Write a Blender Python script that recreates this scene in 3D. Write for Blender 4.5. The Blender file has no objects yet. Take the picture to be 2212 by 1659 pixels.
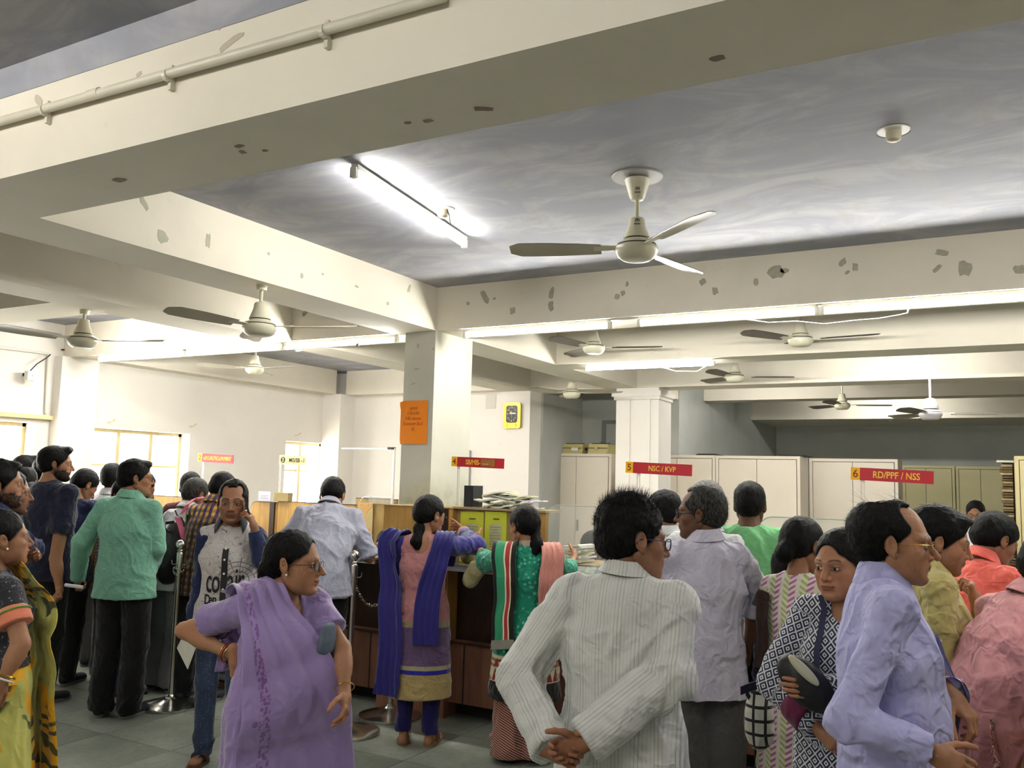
import bpy, math, random
import numpy as np
from mathutils import Vector, Matrix

# ------------------------------------------------------------------ camera, world, exposure
W, H_ = 2212, 1659
YAW, PITCH, ROLL, FPX, CAMZ = 0.51222445, 0.10808773, 0.02631604, 1884.889, 1.6
scene = bpy.context.scene
COL = scene.collection

def cam_axes():
    fw = np.array([-math.sin(YAW)*math.cos(PITCH), math.cos(YAW)*math.cos(PITCH), math.sin(PITCH)])
    r0 = np.array([math.cos(YAW), math.sin(YAW), 0.0]); u0 = np.cross(r0, fw)
    r = math.cos(ROLL)*r0 + math.sin(ROLL)*u0; u = -math.sin(ROLL)*r0 + math.cos(ROLL)*u0
    return r, u, fw
CR, CU, CF = cam_axes()
CO = np.array([0.0, 0.0, CAMZ])
def ray(px, py):
    return CR*(px-W/2)/FPX + CU*(H_/2-py)/FPX + CF
def at(px, py, d):                      # point seen at a pixel of the photograph, at depth d
    return CO + ray(px, py)*d
def on(px, py, ax, val):                # ... on the plane axis = val
    d = ray(px, py); return CO + d*((val-CO[ax])/d[ax])
cd = bpy.data.cameras.new('camera'); cam = bpy.data.objects.new('camera', cd); COL.objects.link(cam)
cd.sensor_fit = 'HORIZONTAL'; cd.sensor_width = 36.0; cd.lens = FPX/W*36.0; cd.clip_start = 0.05; cd.clip_end = 200
cam.matrix_world = Matrix(((CR[0], CU[0], -CF[0], CO[0]), (CR[1], CU[1], -CF[1], CO[1]), (CR[2], CU[2], -CF[2], CO[2]), (0, 0, 0, 1)))
scene.camera = cam
wd = bpy.data.worlds.new('world'); scene.world = wd; wd.use_nodes = True
wbg = wd.node_tree.nodes['Background']; wbg.inputs[0].default_value = (1.0, 0.97, 0.90, 1); wbg.inputs[1].default_value = 4.5
scene.view_settings.view_transform = 'Standard'; scene.view_settings.look = 'None'
scene.view_settings.gamma = 1.0; scene.view_settings.use_curve_mapping = False
scene.view_settings.exposure = 2.2
TUBE_E = 38.0
try:
    cy = scene.cycles
    cy.use_denoising = True; cy.denoiser = 'OPENIMAGEDENOISE'; cy.use_adaptive_sampling = True; cy.adaptive_threshold = 0.02
    cy.max_bounces = 7; cy.diffuse_bounces = 4; cy.glossy_bounces = 3; cy.transmission_bounces = 4; cy.transparent_max_bounces = 6
    cy.caustics_reflective = False; cy.caustics_refractive = False; cy.sample_clamp_indirect = 6.0
except Exception:
    pass
random.seed(7); RNG = np.random.default_rng(7)

# ------------------------------------------------------------------ object helpers
def srgb(c):
    if isinstance(c, str): c = [int(c[i:i+2], 16) for i in (0, 2, 4)]
    return tuple(((v/255)/12.92 if v/255 <= 0.04045 else ((v/255+0.055)/1.055)**2.4) for v in c[:3])
def tag(o, label=None, cat=None, group=None, kind=None):
    if label: o['label'] = label
    if cat: o['category'] = cat
    if group: o['group'] = group
    if kind: o['kind'] = kind
    return o
def empty(name, loc, label=None, cat=None, group=None, rz=0.0, kind=None):
    o = bpy.data.objects.new(name, None); COL.objects.link(o); o.empty_display_size = 0.1
    o.location = loc; o.rotation_euler = (0, 0, rz); return tag(o, label, cat, group, kind)
class Geo:
    def __init__(s): s.v = []; s.f = []; s.m = []; s.cur = 0
    def quadbox(s, p):                                   # 8 corners, bottom ring then top ring
        b = len(s.v); s.v += [tuple(map(float, q)) for q in p]
        for f in ((3, 2, 1, 0), (4, 5, 6, 7), (0, 1, 5, 4), (1, 2, 6, 5), (2, 3, 7, 6), (3, 0, 4, 7)):
            s.f.append(tuple(b+i for i in f)); s.m.append(s.cur)
        return s
    def box(s, x0, x1, y0, y1, z0, z1):
        return s.quadbox([(x0, y0, z0), (x1, y0, z0), (x1, y1, z0), (x0, y1, z0), (x0, y0, z1), (x1, y0, z1), (x1, y1, z1), (x0, y1, z1)])
    def poly(s, pts):
        b = len(s.v); s.v += [tuple(map(float, q)) for q in pts]; s.f.append(tuple(range(b, b+len(pts)))); s.m.append(s.cur); return s
    def grid(s, P, closed_u=False, closed_v=False):      # P[nu][nv] points
        P = np.asarray(P, float); nu, nv = P.shape[:2]; b = len(s.v); s.v += [tuple(q) for q in P.reshape(-1, 3)]
        for i in range(nu if closed_u else nu-1):
            for j in range(nv if closed_v else nv-1):
                i2 = (i+1) % nu; j2 = (j+1) % nv
                s.f.append((b+i*nv+j, b+i2*nv+j, b+i2*nv+j2, b+i*nv+j2)); s.m.append(s.cur)
        return s
    def lathe(s, prof, c=(0, 0, 0), n=24, cap=True):     # prof: (r, z) from bottom to top
        b = len(s.v)
        for r, z in prof:
            for k in range(n):
                a = 2*math.pi*k/n; s.v.append((c[0]+r*math.cos(a), c[1]+r*math.sin(a), c[2]+z))
        for i in range(len(prof)-1):
            for k in range(n):
                k2 = (k+1) % n; s.f.append((b+i*n+k, b+i*n+k2, b+(i+1)*n+k2, b+(i+1)*n+k)); s.m.append(s.cur)
        if cap:
            s.f.append(tuple(b+k for k in reversed(range(n)))); s.m.append(s.cur)
            t = b+(len(prof)-1)*n; s.f.append(tuple(t+k for k in range(n))); s.m.append(s.cur)
        return s
    def tube(s, pts, r, n=8, closed=False):
        pts = [Vector(p) for p in pts]; m = len(pts); rr = r if hasattr(r, '__len__') else [r]*m; b = len(s.v)
        ref = Vector((0, 0, 1)); last = None
        for i, p in enumerate(pts):
            a = pts[(i-1) % m] if (closed or i > 0) else p; c = pts[(i+1) % m] if (closed or i < m-1) else p
            t = (c-a).normalized()
            if last is None:
                u = t.cross(ref if abs(t.z) < 0.9 else Vector((1, 0, 0))).normalized()
            else:
                u = (last-t*last.dot(t)).normalized()
            w = t.cross(u); last = u
            for k in range(n):
                q = 2*math.pi*k/n; s.v.append(tuple(p+(u*math.cos(q)+w*math.sin(q))*rr[i]))
        for i in range(m if closed else m-1):
            i2 = (i+1) % m
            for k in range(n):
                k2 = (k+1) % n; s.f.append((b+i*n+k, b+i*n+k2, b+i2*n+k2, b+i2*n+k)); s.m.append(s.cur)
        if not closed:
            s.f.append(tuple(b+k for k in reversed(range(n)))); s.m.append(s.cur)
            t = b+(m-1)*n; s.f.append(tuple(t+k for k in range(n))); s.m.append(s.cur)
        return s
    def ball(s, c, r, n=12, m=8):
        r = r if hasattr(r, '__len__') else (r, r, r)
        P = [[(c[0]+r[0]*math.sin(math.pi*i/m)*math.cos(2*math.pi*k/n), c[1]+r[1]*math.sin(math.pi*i/m)*math.sin(2*math.pi*k/n), c[2]-r[2]*math.cos(math.pi*i/m)) for k in range(n)] for i in range(m+1)]
        return s.grid(P, closed_v=True)
    def build(s, name, mats, parent=None, smooth=False, loc=None):
        me = bpy.data.meshes.new(name); me.from_pydata(s.v, [], s.f); me.update()
        mats = mats if isinstance(mats, (list, tuple)) else [mats]
        for m in mats: me.materials.append(m)
        if len(mats) > 1: me.polygons.foreach_set('material_index', s.m)
        if smooth:
            me.polygons.foreach_set('use_smooth', [True]*len(me.polygons))
            try: me.set_sharp_from_angle(angle=math.radians(40))
            except Exception: pass
        o = bpy.data.objects.new(name, me); COL.objects.link(o)
        if parent is not None: o.parent = parent
        if loc is not None: o.location = loc
        return o
def text(name, s, size, mat, loc, rot, parent, align='CENTER', extrude=0.0004, sx=1.0, mirror=False, bold=0.0):
    c = bpy.data.curves.new(name, 'FONT'); c.body = s; c.size = size; c.align_x = align; c.align_y = 'CENTER'; c.extrude = extrude; c.offset = bold; c.resolution_u = 3
    t = bpy.data.objects.new(name, c); COL.objects.link(t); dg = bpy.context.evaluated_depsgraph_get(); me = bpy.data.meshes.new_from_object(t.evaluated_get(dg), depsgraph=dg); bpy.data.objects.remove(t); bpy.data.curves.remove(c)
    me.materials.clear(); me.materials.append(mat); o = bpy.data.objects.new(name, me); COL.objects.link(o)
    o.parent = parent; o.location = loc; o.rotation_euler = rot; o.scale = ((-sx if mirror else sx), 1, 1)
    return o

# ------------------------------------------------------------------ materials
class NT:
    def __init__(s, name, rough=0.6, metal=0.0, spec=0.4):
        s.m = bpy.data.materials.new(name); s.m.use_nodes = True; s.t = s.m.node_tree
        s.b = s.t.nodes['Principled BSDF']; s.b.inputs['Roughness'].default_value = rough; s.b.inputs['Metallic'].default_value = metal
        s.b.inputs['Specular IOR Level'].default_value = spec; s._tc = None
    def n(s, typ, **kw):
        nd = s.t.nodes.new('ShaderNode'+typ)
        for k, v in kw.items(): setattr(nd, k, v)
        return nd
    def put(s, sock, v):
        if isinstance(v, bpy.types.NodeSocket): s.t.links.new(v, sock)
        elif isinstance(v, (tuple, list)) and len(v) == 3 and sock.type == 'RGBA': sock.default_value = (*v, 1)
        else: sock.default_value = v
    def co(s, kind='Object'):
        if s._tc is None: s._tc = s.n('TexCoord')
        return s._tc.outputs[kind]
    def attr(s, name, out='Vector'):
        a = s.n('Attribute'); a.attribute_name = name; return a.outputs[out]
    def map(s, v, sc=(1, 1, 1), rot=(0, 0, 0), loc=(0, 0, 0)):
        a = s.n('Mapping'); s.put(a.inputs[0], v); a.inputs[1].default_value = loc; a.inputs[2].default_value = rot; a.inputs[3].default_value = sc; return a.outputs[0]
    def noise(s, v, sc=5, det=4, rough=0.55, dist=0.0, out='Fac'):
        a = s.n('TexNoise'); s.put(a.inputs['Vector'], v); a.inputs['Scale'].default_value = sc; a.inputs['Detail'].default_value = det
        a.inputs['Roughness'].default_value = rough; a.inputs['Distortion'].default_value = dist; return a.outputs[out]
    def vor(s, v, sc=5, feat='F1', out='Distance', rand=1.0, metric='EUCLIDEAN'):
        a = s.n('TexVoronoi', feature=feat, distance=metric); s.put(a.inputs['Vector'], v); a.inputs['Scale'].default_value = sc; a.inputs['Randomness'].default_value = rand; return a.outputs[out]
    def math(s, op, a, b=0.0, c=0.0, clamp=False):
        m = s.n('Math', operation=op, use_clamp=clamp); s.put(m.inputs[0], a); s.put(m.inputs[1], b); s.put(m.inputs[2], c); return m.outputs[0]
    def sep(s, v):
        a = s.n('SeparateXYZ'); s.put(a.inputs[0], v); return a.outputs
    def comb(s, x, y, z=0.0):
        a = s.n('CombineXYZ'); s.put(a.inputs[0], x); s.put(a.inputs[1], y); s.put(a.inputs[2], z); return a.outputs[0]
    def step(s, v, a, b):                                # smooth ramp a..b -> 0..1
        m = s.n('MapRange', interpolation_type='SMOOTHSTEP'); s.put(m.inputs[0], v); m.inputs[1].default_value = a; m.inputs[2].default_value = b; return m.outputs[0]
    def band(s, v, a, b, e=0.001):                       # 1 inside a..b
        return s.math('MULTIPLY', s.step(v, a-e, a+e), s.math('SUBTRACT', 1.0, s.step(v, b-e, b+e)))
    def mix(s, f, a, b, mode='MIX'):
        m = s.n('Mix', data_type='RGBA', blend_type=mode); s.put(m.inputs[0], f); s.put(m.inputs[6], a); s.put(m.inputs[7], b); return m.outputs[2]
    def color(s, v): s.put(s.b.inputs['Base Color'], v); return s
    def bump(s, h, strength=0.3, dist=0.01, nrm=None):
        a = s.n('Bump'); a.inputs['Strength'].default_value = strength; a.inputs['Distance'].default_value = dist; s.put(a.inputs['Height'], h)
        if nrm is not None: s.put(a.inputs['Normal'], nrm)
        s.t.links.new(a.outputs[0], s.b.inputs['Normal']); return a.outputs[0]
def plain(name, c, rough=0.6, metal=0.0, spec=0.4, var=0.06, sc=6.0, bump=0.0):
    k = NT(name, rough, metal, spec); c = srgb(c)
    if var > 0:
        n = k.noise(k.co(), sc, 4); k.color(k.mix(n, tuple(v*(1-var*2) for v in c), tuple(min(1, v*(1+var*2)) for v in c)))
    else: k.color(c)
    if bump: k.bump(k.noise(k.co(), sc*12, 5), bump, 0.005)
    return k.m
def emis(name, c, e):
    k = NT(name, 0.5); k.color((0.9, 0.9, 0.9)); k.b.inputs['Emission Color'].default_value = (*c, 1); k.b.inputs['Emission Strength'].default_value = e; return k.m
# ------------------------------------------------------------------ implicit surfaces (organic shapes)
F4 = np.float32
def v3(*a): return np.array(a if len(a) == 3 else a[0], float)
def nrm(a): a = np.asarray(a, float); return a/(np.linalg.norm(a)+1e-12)
def _bb(pts, r): pts = np.array(pts, float); return pts.min(0)-r, pts.max(0)+r
def cone(a, b, ra, rb):                                  # capsule whose radius changes along it
    a = v3(a); b = v3(b); ab = b-a; L2 = float(ab@ab)+1e-12
    def fn(X, Y, Z):
        px, py, pz = X-F4(a[0]), Y-F4(a[1]), Z-F4(a[2])
        t = np.clip((px*F4(ab[0])+py*F4(ab[1])+pz*F4(ab[2]))/F4(L2), 0, 1)
        return np.sqrt((px-t*F4(ab[0]))**2+(py-t*F4(ab[1]))**2+(pz-t*F4(ab[2]))**2)-(F4(ra)+t*F4(rb-ra))
    return fn, _bb([a, b], max(ra, rb))
def sleeve(a, b, ra, rb, ext=0.0):                       # cone with flat end at b
    f, bb = cone(a, b, ra, rb); d = nrm(v3(b)-v3(a)); b = v3(b)+d*ext
    def fn(X, Y, Z):
        return np.maximum(f(X, Y, Z), (X-F4(b[0]))*F4(d[0])+(Y-F4(b[1]))*F4(d[1])+(Z-F4(b[2]))*F4(d[2]))
    return fn, bb
def ecap(a, b, ra, rb, right=(1, 0, 0)):                 # capsule with elliptical section; ra/rb = (rx, ry)
    a = v3(a); b = v3(b); ax = b-a; L = np.linalg.norm(ax)+1e-9; ax = ax/L
    rt = v3(right); rt = nrm(rt-ax*(rt@ax)); fy = np.cross(ax, rt)
    def fn(X, Y, Z):
        px, py, pz = X-F4(a[0]), Y-F4(a[1]), Z-F4(a[2])
        l = px*F4(ax[0])+py*F4(ax[1])+pz*F4(ax[2]); t = np.clip(l/F4(L), 0, 1); dz = l-t*F4(L)
        x = px*F4(rt[0])+py*F4(rt[1])+pz*F4(rt[2]); y = px*F4(fy[0])+py*F4(fy[1])+pz*F4(fy[2])
        rx = F4(ra[0])+t*F4(rb[0]-ra[0]); ry = F4(ra[1])+t*F4(rb[1]-ra[1])
        rz = np.minimum(rx, ry)
        k0 = np.sqrt((x/rx)**2+(y/ry)**2+(dz/rz)**2)+F4(1e-6); k1 = np.sqrt((x/rx**2)**2+(y/ry**2)**2+(dz/rz**2)**2)+F4(1e-6)
        return k0*(k0-1)/k1
    return fn, _bb([a, b], max(max(ra), max(rb)))
def ell(c, r, M=None):                                   # ellipsoid; M rows = local axes
    c = v3(c); r = v3(r) if hasattr(r, '__len__') else v3(r, r, r); M = np.eye(3) if M is None else np.asarray(M)
    def fn(X, Y, Z):
        p = (X-F4(c[0]), Y-F4(c[1]), Z-F4(c[2]))
        q = [p[0]*F4(M[i][0])+p[1]*F4(M[i][1])+p[2]*F4(M[i][2]) for i in range(3)]
        k0 = np.sqrt(sum((q[i]/F4(r[i]))**2 for i in range(3)))+F4(1e-6); k1 = np.sqrt(sum((q[i]/F4(r[i]**2))**2 for i in range(3)))+F4(1e-6)
        return k0*(k0-1)/k1
    return fn, _bb([c], max(r))
def half(p, n):                                          # half space, inside = behind p along n
    p = v3(p); n = nrm(n)
    def fn(X, Y, Z): return (X-F4(p[0]))*F4(n[0])+(Y-F4(p[1]))*F4(n[1])+(Z-F4(p[2]))*F4(n[2])
    return fn, (v3(-9, -9, -9), v3(9, 9, 9))
class Shape:
    def __init__(s): s.ops = []
    def u(s, pr, k=0.02): s.ops.append((pr, k, 'u')); return s
    def s(self, pr, k=0.01): self.ops.append((pr, k, 's')); return self
    def i(s, pr, k=0.004): s.ops.append((pr, k, 'i')); return s
    @staticmethod
    def _c(A, d, k, op):
        k = F4(max(k, 1e-4))
        if op == 'u':
            h = np.clip(F4(.5)+F4(.5)*(A-d)/k, 0, 1); return A+(d-A)*h-k*h*(1-h)
        if op == 's': d = -d
        h = np.clip(F4(.5)-F4(.5)*(A-d)/k, 0, 1); return A+(d-A)*h+k*h*(1-h)
    def ev(s, P):
        X, Y, Z = [np.ascontiguousarray(P[:, i]).astype(F4) for i in range(3)]; A = np.full(len(P), 1, F4)
        for (fn, bb), k, op in s.ops: A = s._c(A, fn(X, Y, Z), k, op)
        return A
    def project(s, P, off, it=4):
        P = np.array(P, float)
        for _ in range(it):
            d = s.ev(P); e = 0.004
            g = np.stack([s.ev(P+np.eye(3)[i]*e)-s.ev(P-np.eye(3)[i]*e) for i in range(3)], 1)/(2*e)
            gl = np.linalg.norm(g, axis=1)[:, None]+1e-6; P = P-(g/gl)*np.clip((d-off)/np.maximum(gl[:, 0], .5), -.05, .05)[:, None]
        return P
    def mesh(s, h):
        lo = np.min([bb[0] for (f, bb), k, op in s.ops if op == 'u'], axis=0)-3*h-.004; hi = np.max([bb[1] for (f, bb), k, op in s.ops if op == 'u'], axis=0)+3*h+.004
        n = np.ceil((hi-lo)/h).astype(int)+1; D = np.full(n, 1, F4)
        ax = [(lo[i]+h*np.arange(n[i])).astype(F4) for i in range(3)]
        for (fn, bb), k, op in s.ops:
            m = (k if op == 'u' else k)+2.5*h
            i0 = np.clip(np.floor((bb[0]-m-lo)/h).astype(int), 0, n); i1 = np.clip(np.ceil((bb[1]+m-lo)/h).astype(int)+1, 0, n)
            if (i1 <= i0).any(): continue
            sl = tuple(slice(i0[j], i1[j]) for j in range(3))
            d = fn(ax[0][sl[0]][:, None, None], ax[1][sl[1]][None, :, None], ax[2][sl[2]][None, None, :])
            D[sl] = s._c(D[sl], d, k, op)
        return surfnet(D, lo, h)
def surfnet(D, lo, h):
    S = D < 0; c = [S[a:D.shape[0]-1+a, b:D.shape[1]-1+b, e:D.shape[2]-1+e] for a in (0, 1) for b in (0, 1) for e in (0, 1)]
    cnt = np.zeros(c[0].shape, np.int8)
    for x in c: cnt += x
    act = (cnt > 0) & (cnt < 8); idx = np.argwhere(act); N = len(idx)
    cid = np.full(act.shape, -1, np.int32); cid[act] = np.arange(N, dtype=np.int32)
    offs = np.array([(a, b, e) for a in (0, 1) for b in (0, 1) for e in (0, 1)])
    V = np.stack([D[idx[:, 0]+o[0], idx[:, 1]+o[1], idx[:, 2]+o[2]] for o in offs], 1)
    acc = np.zeros((N, 3)); w = np.zeros(N)
    for i in range(8):
        for j in range(i+1, 8):
            if np.abs(offs[i]-offs[j]).sum() != 1: continue
            m = (V[:, i] < 0) != (V[:, j] < 0); t = V[m, i]/(V[m, i]-V[m, j]); acc[m] += offs[i]+t[:, None]*(offs[j]-offs[i]); w[m] += 1
    P = lo+h*(idx+acc/w[:, None]); Q = []
    for a in range(3):
        b, e = (a+1) % 3, (a+2) % 3
        s0 = [slice(None)]*3; s1 = [slice(None)]*3; s0[a] = slice(0, -1); s1[a] = slice(1, None)
        for q in (b, e): s0[q] = slice(1, -1); s1[q] = slice(1, -1)
        A, B = S[tuple(s0)], S[tuple(s1)]; g = np.argwhere(A != B); fl = A[A != B]
        g[:, b] += 1; g[:, e] += 1
        def C(db, de):
            k = g.copy(); k[:, b] -= db; k[:, e] -= de; return cid[k[:, 0], k[:, 1], k[:, 2]]
        q = np.stack([C(1, 1), C(0, 1), C(0, 0), C(1, 0)], 1); q[~fl] = q[~fl][:, ::-1]; Q.append(q)
    Q = np.concatenate(Q); Q = Q[(Q >= 0).all(1)]
    return P, Q
def vnormals(P, Q):
    n = np.cross(P[Q[:, 2]]-P[Q[:, 0]], P[Q[:, 3]]-P[Q[:, 1]]); N = np.zeros_like(P)
    for k in range(4):
        for a in range(3): N[:, a] += np.bincount(Q[:, k], n[:, a], len(P))
    return N/(np.linalg.norm(N, axis=1)[:, None]+1e-12)
def _h(i, j, k, s):
    n = (i*73856093 ^ j*19349663 ^ k*83492791 ^ (s*2654435)) & 0x7fffffff; n = (n*(n*n*15731+789221)+1376312589) & 0x7fffffff
    n = ((n >> 13) ^ n) & 0x7fffffff; n = (n*(n*n % 65521*60493+19990303)+1376312589) & 0x7fffffff
    return n/1073741824.0-1.0
def noise3(P, seed=0):
    P = np.asarray(P, float)+100.0; I = np.floor(P).astype(np.int64); f = P-I; f = f*f*(3-2*f); r = 0
    for a in (0, 1):
        for b in (0, 1):
            for c in (0, 1):
                w = (f[:, 0] if a else 1-f[:, 0])*(f[:, 1] if b else 1-f[:, 1])*(f[:, 2] if c else 1-f[:, 2]); r = r+w*_h(I[:, 0]+a, I[:, 1]+b, I[:, 2]+c, seed)
    return r
def fbm(P, seed=0, o=3):
    r = 0; a = 1.0
    for k in range(o): r = r+a*noise3(P*2.0**k, seed+k*17); a *= .5
    return r
def folds(P, seed=0, sc=(9, 9, 5), warp=.6):             # creased cloth: sharp ridges, soft valleys
    P = np.asarray(P, float)
    w = np.stack([noise3(P*4, seed+31), noise3(P*4, seed+32), noise3(P*4, seed+33)], 1)*warp/np.array(sc)*2
    q = (P+w)*np.array(sc); n = noise3(q, seed); m = noise3(q*2.1, seed+5)
    r1 = 1-np.minimum(np.abs(n)*2.4, 1); r2 = 1-np.minimum(np.abs(m)*2.4, 1); return r1*r1*1.0+r2*r2*.35
def meshobj(name, P, Q, mat, parent, cols=None, attrs=None, smooth=True, mats=None, midx=None):
    me = bpy.data.meshes.new(name); me.vertices.add(len(P)); me.vertices.foreach_set('co', np.asarray(P, F4).ravel())
    Q = np.asarray(Q, np.int32); n = Q.shape[1]
    me.loops.add(Q.size); me.loops.foreach_set('vertex_index', Q.ravel()); me.polygons.add(len(Q))
    me.polygons.foreach_set('loop_start', np.arange(len(Q), dtype=np.int32)*n)
    try: me.polygons.foreach_set('loop_total', np.full(len(Q), n, np.int32))
    except Exception: pass
    if smooth: me.polygons.foreach_set('use_smooth', np.ones(len(Q), bool))
    for m in (mats or [mat]): me.materials.append(m)
    if midx is not None: me.polygons.foreach_set('material_index', np.asarray(midx, np.int32))
    if cols is not None:
        a = me.attributes.new('Col', 'FLOAT_COLOR', 'POINT'); a.data.foreach_set('color', np.concatenate([cols, np.ones((len(cols), 1))], 1).astype(F4).ravel())
    for k, v in (attrs or {}).items():
        a = me.attributes.new(k, 'FLOAT_VECTOR', 'POINT'); a.data.foreach_set('vector', np.asarray(v, F4).ravel())
    me.update(calc_edges=True); me.validate()
    o = bpy.data.objects.new(name, me); COL.objects.link(o)
    if parent is not None: o.parent = parent
    return o
def joinPQ(L):
    P = []; Q = []; C = []; b = 0
    for p, q, c in L: P.append(p); Q.append(q+b); C.append(c); b += len(p)
    return np.concatenate(P), np.concatenate(Q), np.concatenate(C)
def uvsphere(c, r, n=20, m=14, M=None):
    th = np.linspace(0, math.pi, m+1); ph = np.linspace(0, 2*math.pi, n, endpoint=False)
    D = np.array([[(math.sin(t)*math.cos(p), math.cos(t), math.sin(t)*math.sin(p)) for p in ph] for t in th]).reshape(-1, 3)   # pole along +y
    Q = np.array([(i*n+k, i*n+(k+1) % n, (i+1)*n+(k+1) % n, (i+1)*n+k) for i in range(m) for k in range(n)])
    DD = D if M is None else D@M
    return np.asarray(c)+DD*r, Q, D
# ------------------------------------------------------------------ people
def skin_mat():
    k = NT('skin', 0.52, spec=0.22); c = k.attr('Col', 'Color'); n = k.noise(k.co(), 90, 3)
    k.color(k.mix(1.0, c, k.mix(n, (.86, .86, .86), (1.1, 1.1, 1.1)), 'MULTIPLY')); k.bump(k.noise(k.co(), 260, 3), .18, .002)
    k.b.inputs['Subsurface Weight'].default_value = 0.06; k.b.inputs['Subsurface Radius'].default_value = (.01, .004, .002); return k.m
def hair_mat(name, c, c2=None):
    k = NT(name, 0.5, spec=0.14); v = k.map(k.co(), (120, 120, 22)); n = k.noise(v, 1.6, 5, .6, .6); c = srgb(c); c2 = srgb(c2) if c2 else tuple(min(1, x*2.0+.004) for x in c)
    k.color(k.mix(k.step(n, .38, .68), c, c2)); k.bump(n, .9, .006); return k.m
SKIN = skin_mat()
HAIRS = {'black': hair_mat('hair_black', '030303', '0c0a0a'), 'grey': hair_mat('hair_greying', '0c0b0b', '4c4a46'), 'white': hair_mat('hair_white', '4a4844', '9c988e'), 'brown': hair_mat('hair_dark_brown', '0a0705', '1c140e')}
DARKM = plain('black_plastic', '141414', .35, var=0); GOLD = plain('gold', 'c9a24a', .25, 1.0, var=0); STEEL = plain('steel', 'b9b9b6', .22, 1.0, var=0)
GLASSM = NT('clear_glass', .04, spec=.5); GLASSM.color((.75, .80, .77)); GLASSM.b.inputs['Alpha'].default_value = .13; GLASSM = GLASSM.m
def cloth(name, c, rough=.8, pat=None, bump=.25, weave=700, c2=None, var=.10, sheen=0.2, wr=.45):
    k = NT(name, rough, spec=.2); u = k.attr('cuv'); c = srgb(c)
    base = k.mix(k.noise(k.co(), 7, 4), tuple(v*(1-var) for v in c), tuple(min(1, v*(1+var)) for v in c))
    col = pat(k, u, base) if pat else base
    k.color(col); h = k.noise(k.co(), weave*.35, 2); b1 = k.bump(h, bump, .0015)
    w1 = k.noise(k.map(k.co(), (1, 1, .75)), 5.5, 2, .5, .7); r1 = k.step(k.math('ABSOLUTE', k.math('SUBTRACT', w1, .5)), .16, 0.0); w2 = k.noise(k.co(), 13, 2, .5, .5); r2 = k.step(k.math('ABSOLUTE', k.math('SUBTRACT', w2, .5)), .14, 0.0)
    k.bump(k.math('ADD', r1, k.math('MULTIPLY', r2, .4)), wr, .016, b1)
    k.b.inputs['Sheen Weight'].default_value = sheen; k.b.inputs['Sheen Roughness'].default_value = .5; return k.m
LV = {0: dict(head=.0028, body=.0150, cloth=.0075, hand=.0036, hair=.0040), 1: dict(head=.0042, body=.020, cloth=.0115, hand=.0050, hair=.0062), 2: dict(head=.0064, body=.025, cloth=.0165, hand=.0075, hair=.0090)}
SK = {'fair': 'a5846a', 'mid': '976c50', 'tan': '875f47', 'dark': '644634', 'deep': '4a352a'}
def rot_to(f, up=(0, 0, 1)):                             # rows right, fwd, up
    f = nrm(f); r = nrm(np.cross(f, up)); return np.array([r, f, np.cross(r, f)])
def rodr(v, ax, a):
    ax = nrm(ax); v = np.asarray(v, float); return v*math.cos(a)+np.cross(ax, v)*math.sin(a)+ax*(ax@v)*(1-math.cos(a))

def head_shape(fem=0, jaw=1.0, nose=1.0, chin=1.0, full=0.0, mouth=0.0, ears=1.0):
    S = Shape(); jw = (1-.10*fem)*jaw
    S.u(ell((0, -.012, .036), (.0735, .093, .083)), .001)
    S.u(ell((0, .030, -.020), (.063, .066, .086)), .03)
    S.u(ell((0, .040, -.070), (.047*jw, .045, .036)), .03)
    S.u(cone((.050*jw, .000, -.050), (.018, .070, -.090), .016, .014), .03); S.u(cone((-.050*jw, .000, -.050), (-.018, .070, -.090), .016, .014), .03)
    S.u(ell((0, .076, -.094), (.020*jw, .017*chin, .015)), .022)
    for s in (-1, 1):
        S.u(ell((s*.041, .054, -.024), (.023+.004*full, .023+.004*full, .020)), .02)
        if full > 0: S.u(ell((s*.043, .045, -.058), (.02*full+.01, .025, .025)), .025)
        S.u(cone((s*.010, .089, .021), (s*.046, .071, .019), .0085-.003*fem, .007), .016)
        S.s(ell((s*.0315, .101, -.001), (.0175, .020, .0125)), .014)
        S.u(ell((s*.0315, .0755, -.0005), (.0170, .0158, .0135)), .005)                      # lids
    for s in (-1, 1): S.s(ell((s*.0315, .093, -.0008), (.0135, .0150, .0046)), .0016)
    S.u(cone((0, .086, .016), (0, .114*nose+(1-nose)*.09, -.030), .0065, .0105), .013)
    for s in (-1, 1): S.u(ell((s*.0125, .098, -.034), (.0085, .0105, .0078)), .006)
    for s in (-1, 1): S.s(ell((s*.006, .106, -.0425), (.0035, .005, .003)), .002)
    S.u(ell((0, .082, -.058), (.030, .017, .020)), .015)
    S.s(cone((-.019, .0925, -.062), (.019, .0925, -.062), .0035, .0035), .004)
    S.u(ell((0, .0955, -.0565), (.021, .0075, .0048)), .004); S.u(ell((0, .0940, -.0685), (.018, .0078, .0056)), .004)
    S.s(cone((-.019, .1015, -.0625), (.019, .1015, -.0625), .0010, .0010), .003)
    S.s(cone((-.014, .098, -.080), (.014, .098, -.080), .006, .006), .012)
    for s in (-1, 1):
        a = s*.38; M = np.array([[math.cos(a), -math.sin(a), 0], [math.sin(a), math.cos(a), 0], [0, 0, 1]])
        M2 = M@np.array([[1, 0, 0], [0, .97, .22], [0, -.22, .97]])
        S.u(ell((s*.079, -.010, -.004), (.0065*ears, .0185*ears, .031*ears), M2), .006)
        S.u(ell((s*.074, .002, -.031), (.006, .008, .009)), .006)
        S.s(ell((s*.087, -.006, -.000), (.007, .0105, .017), M2), .004)
    return S
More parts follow.
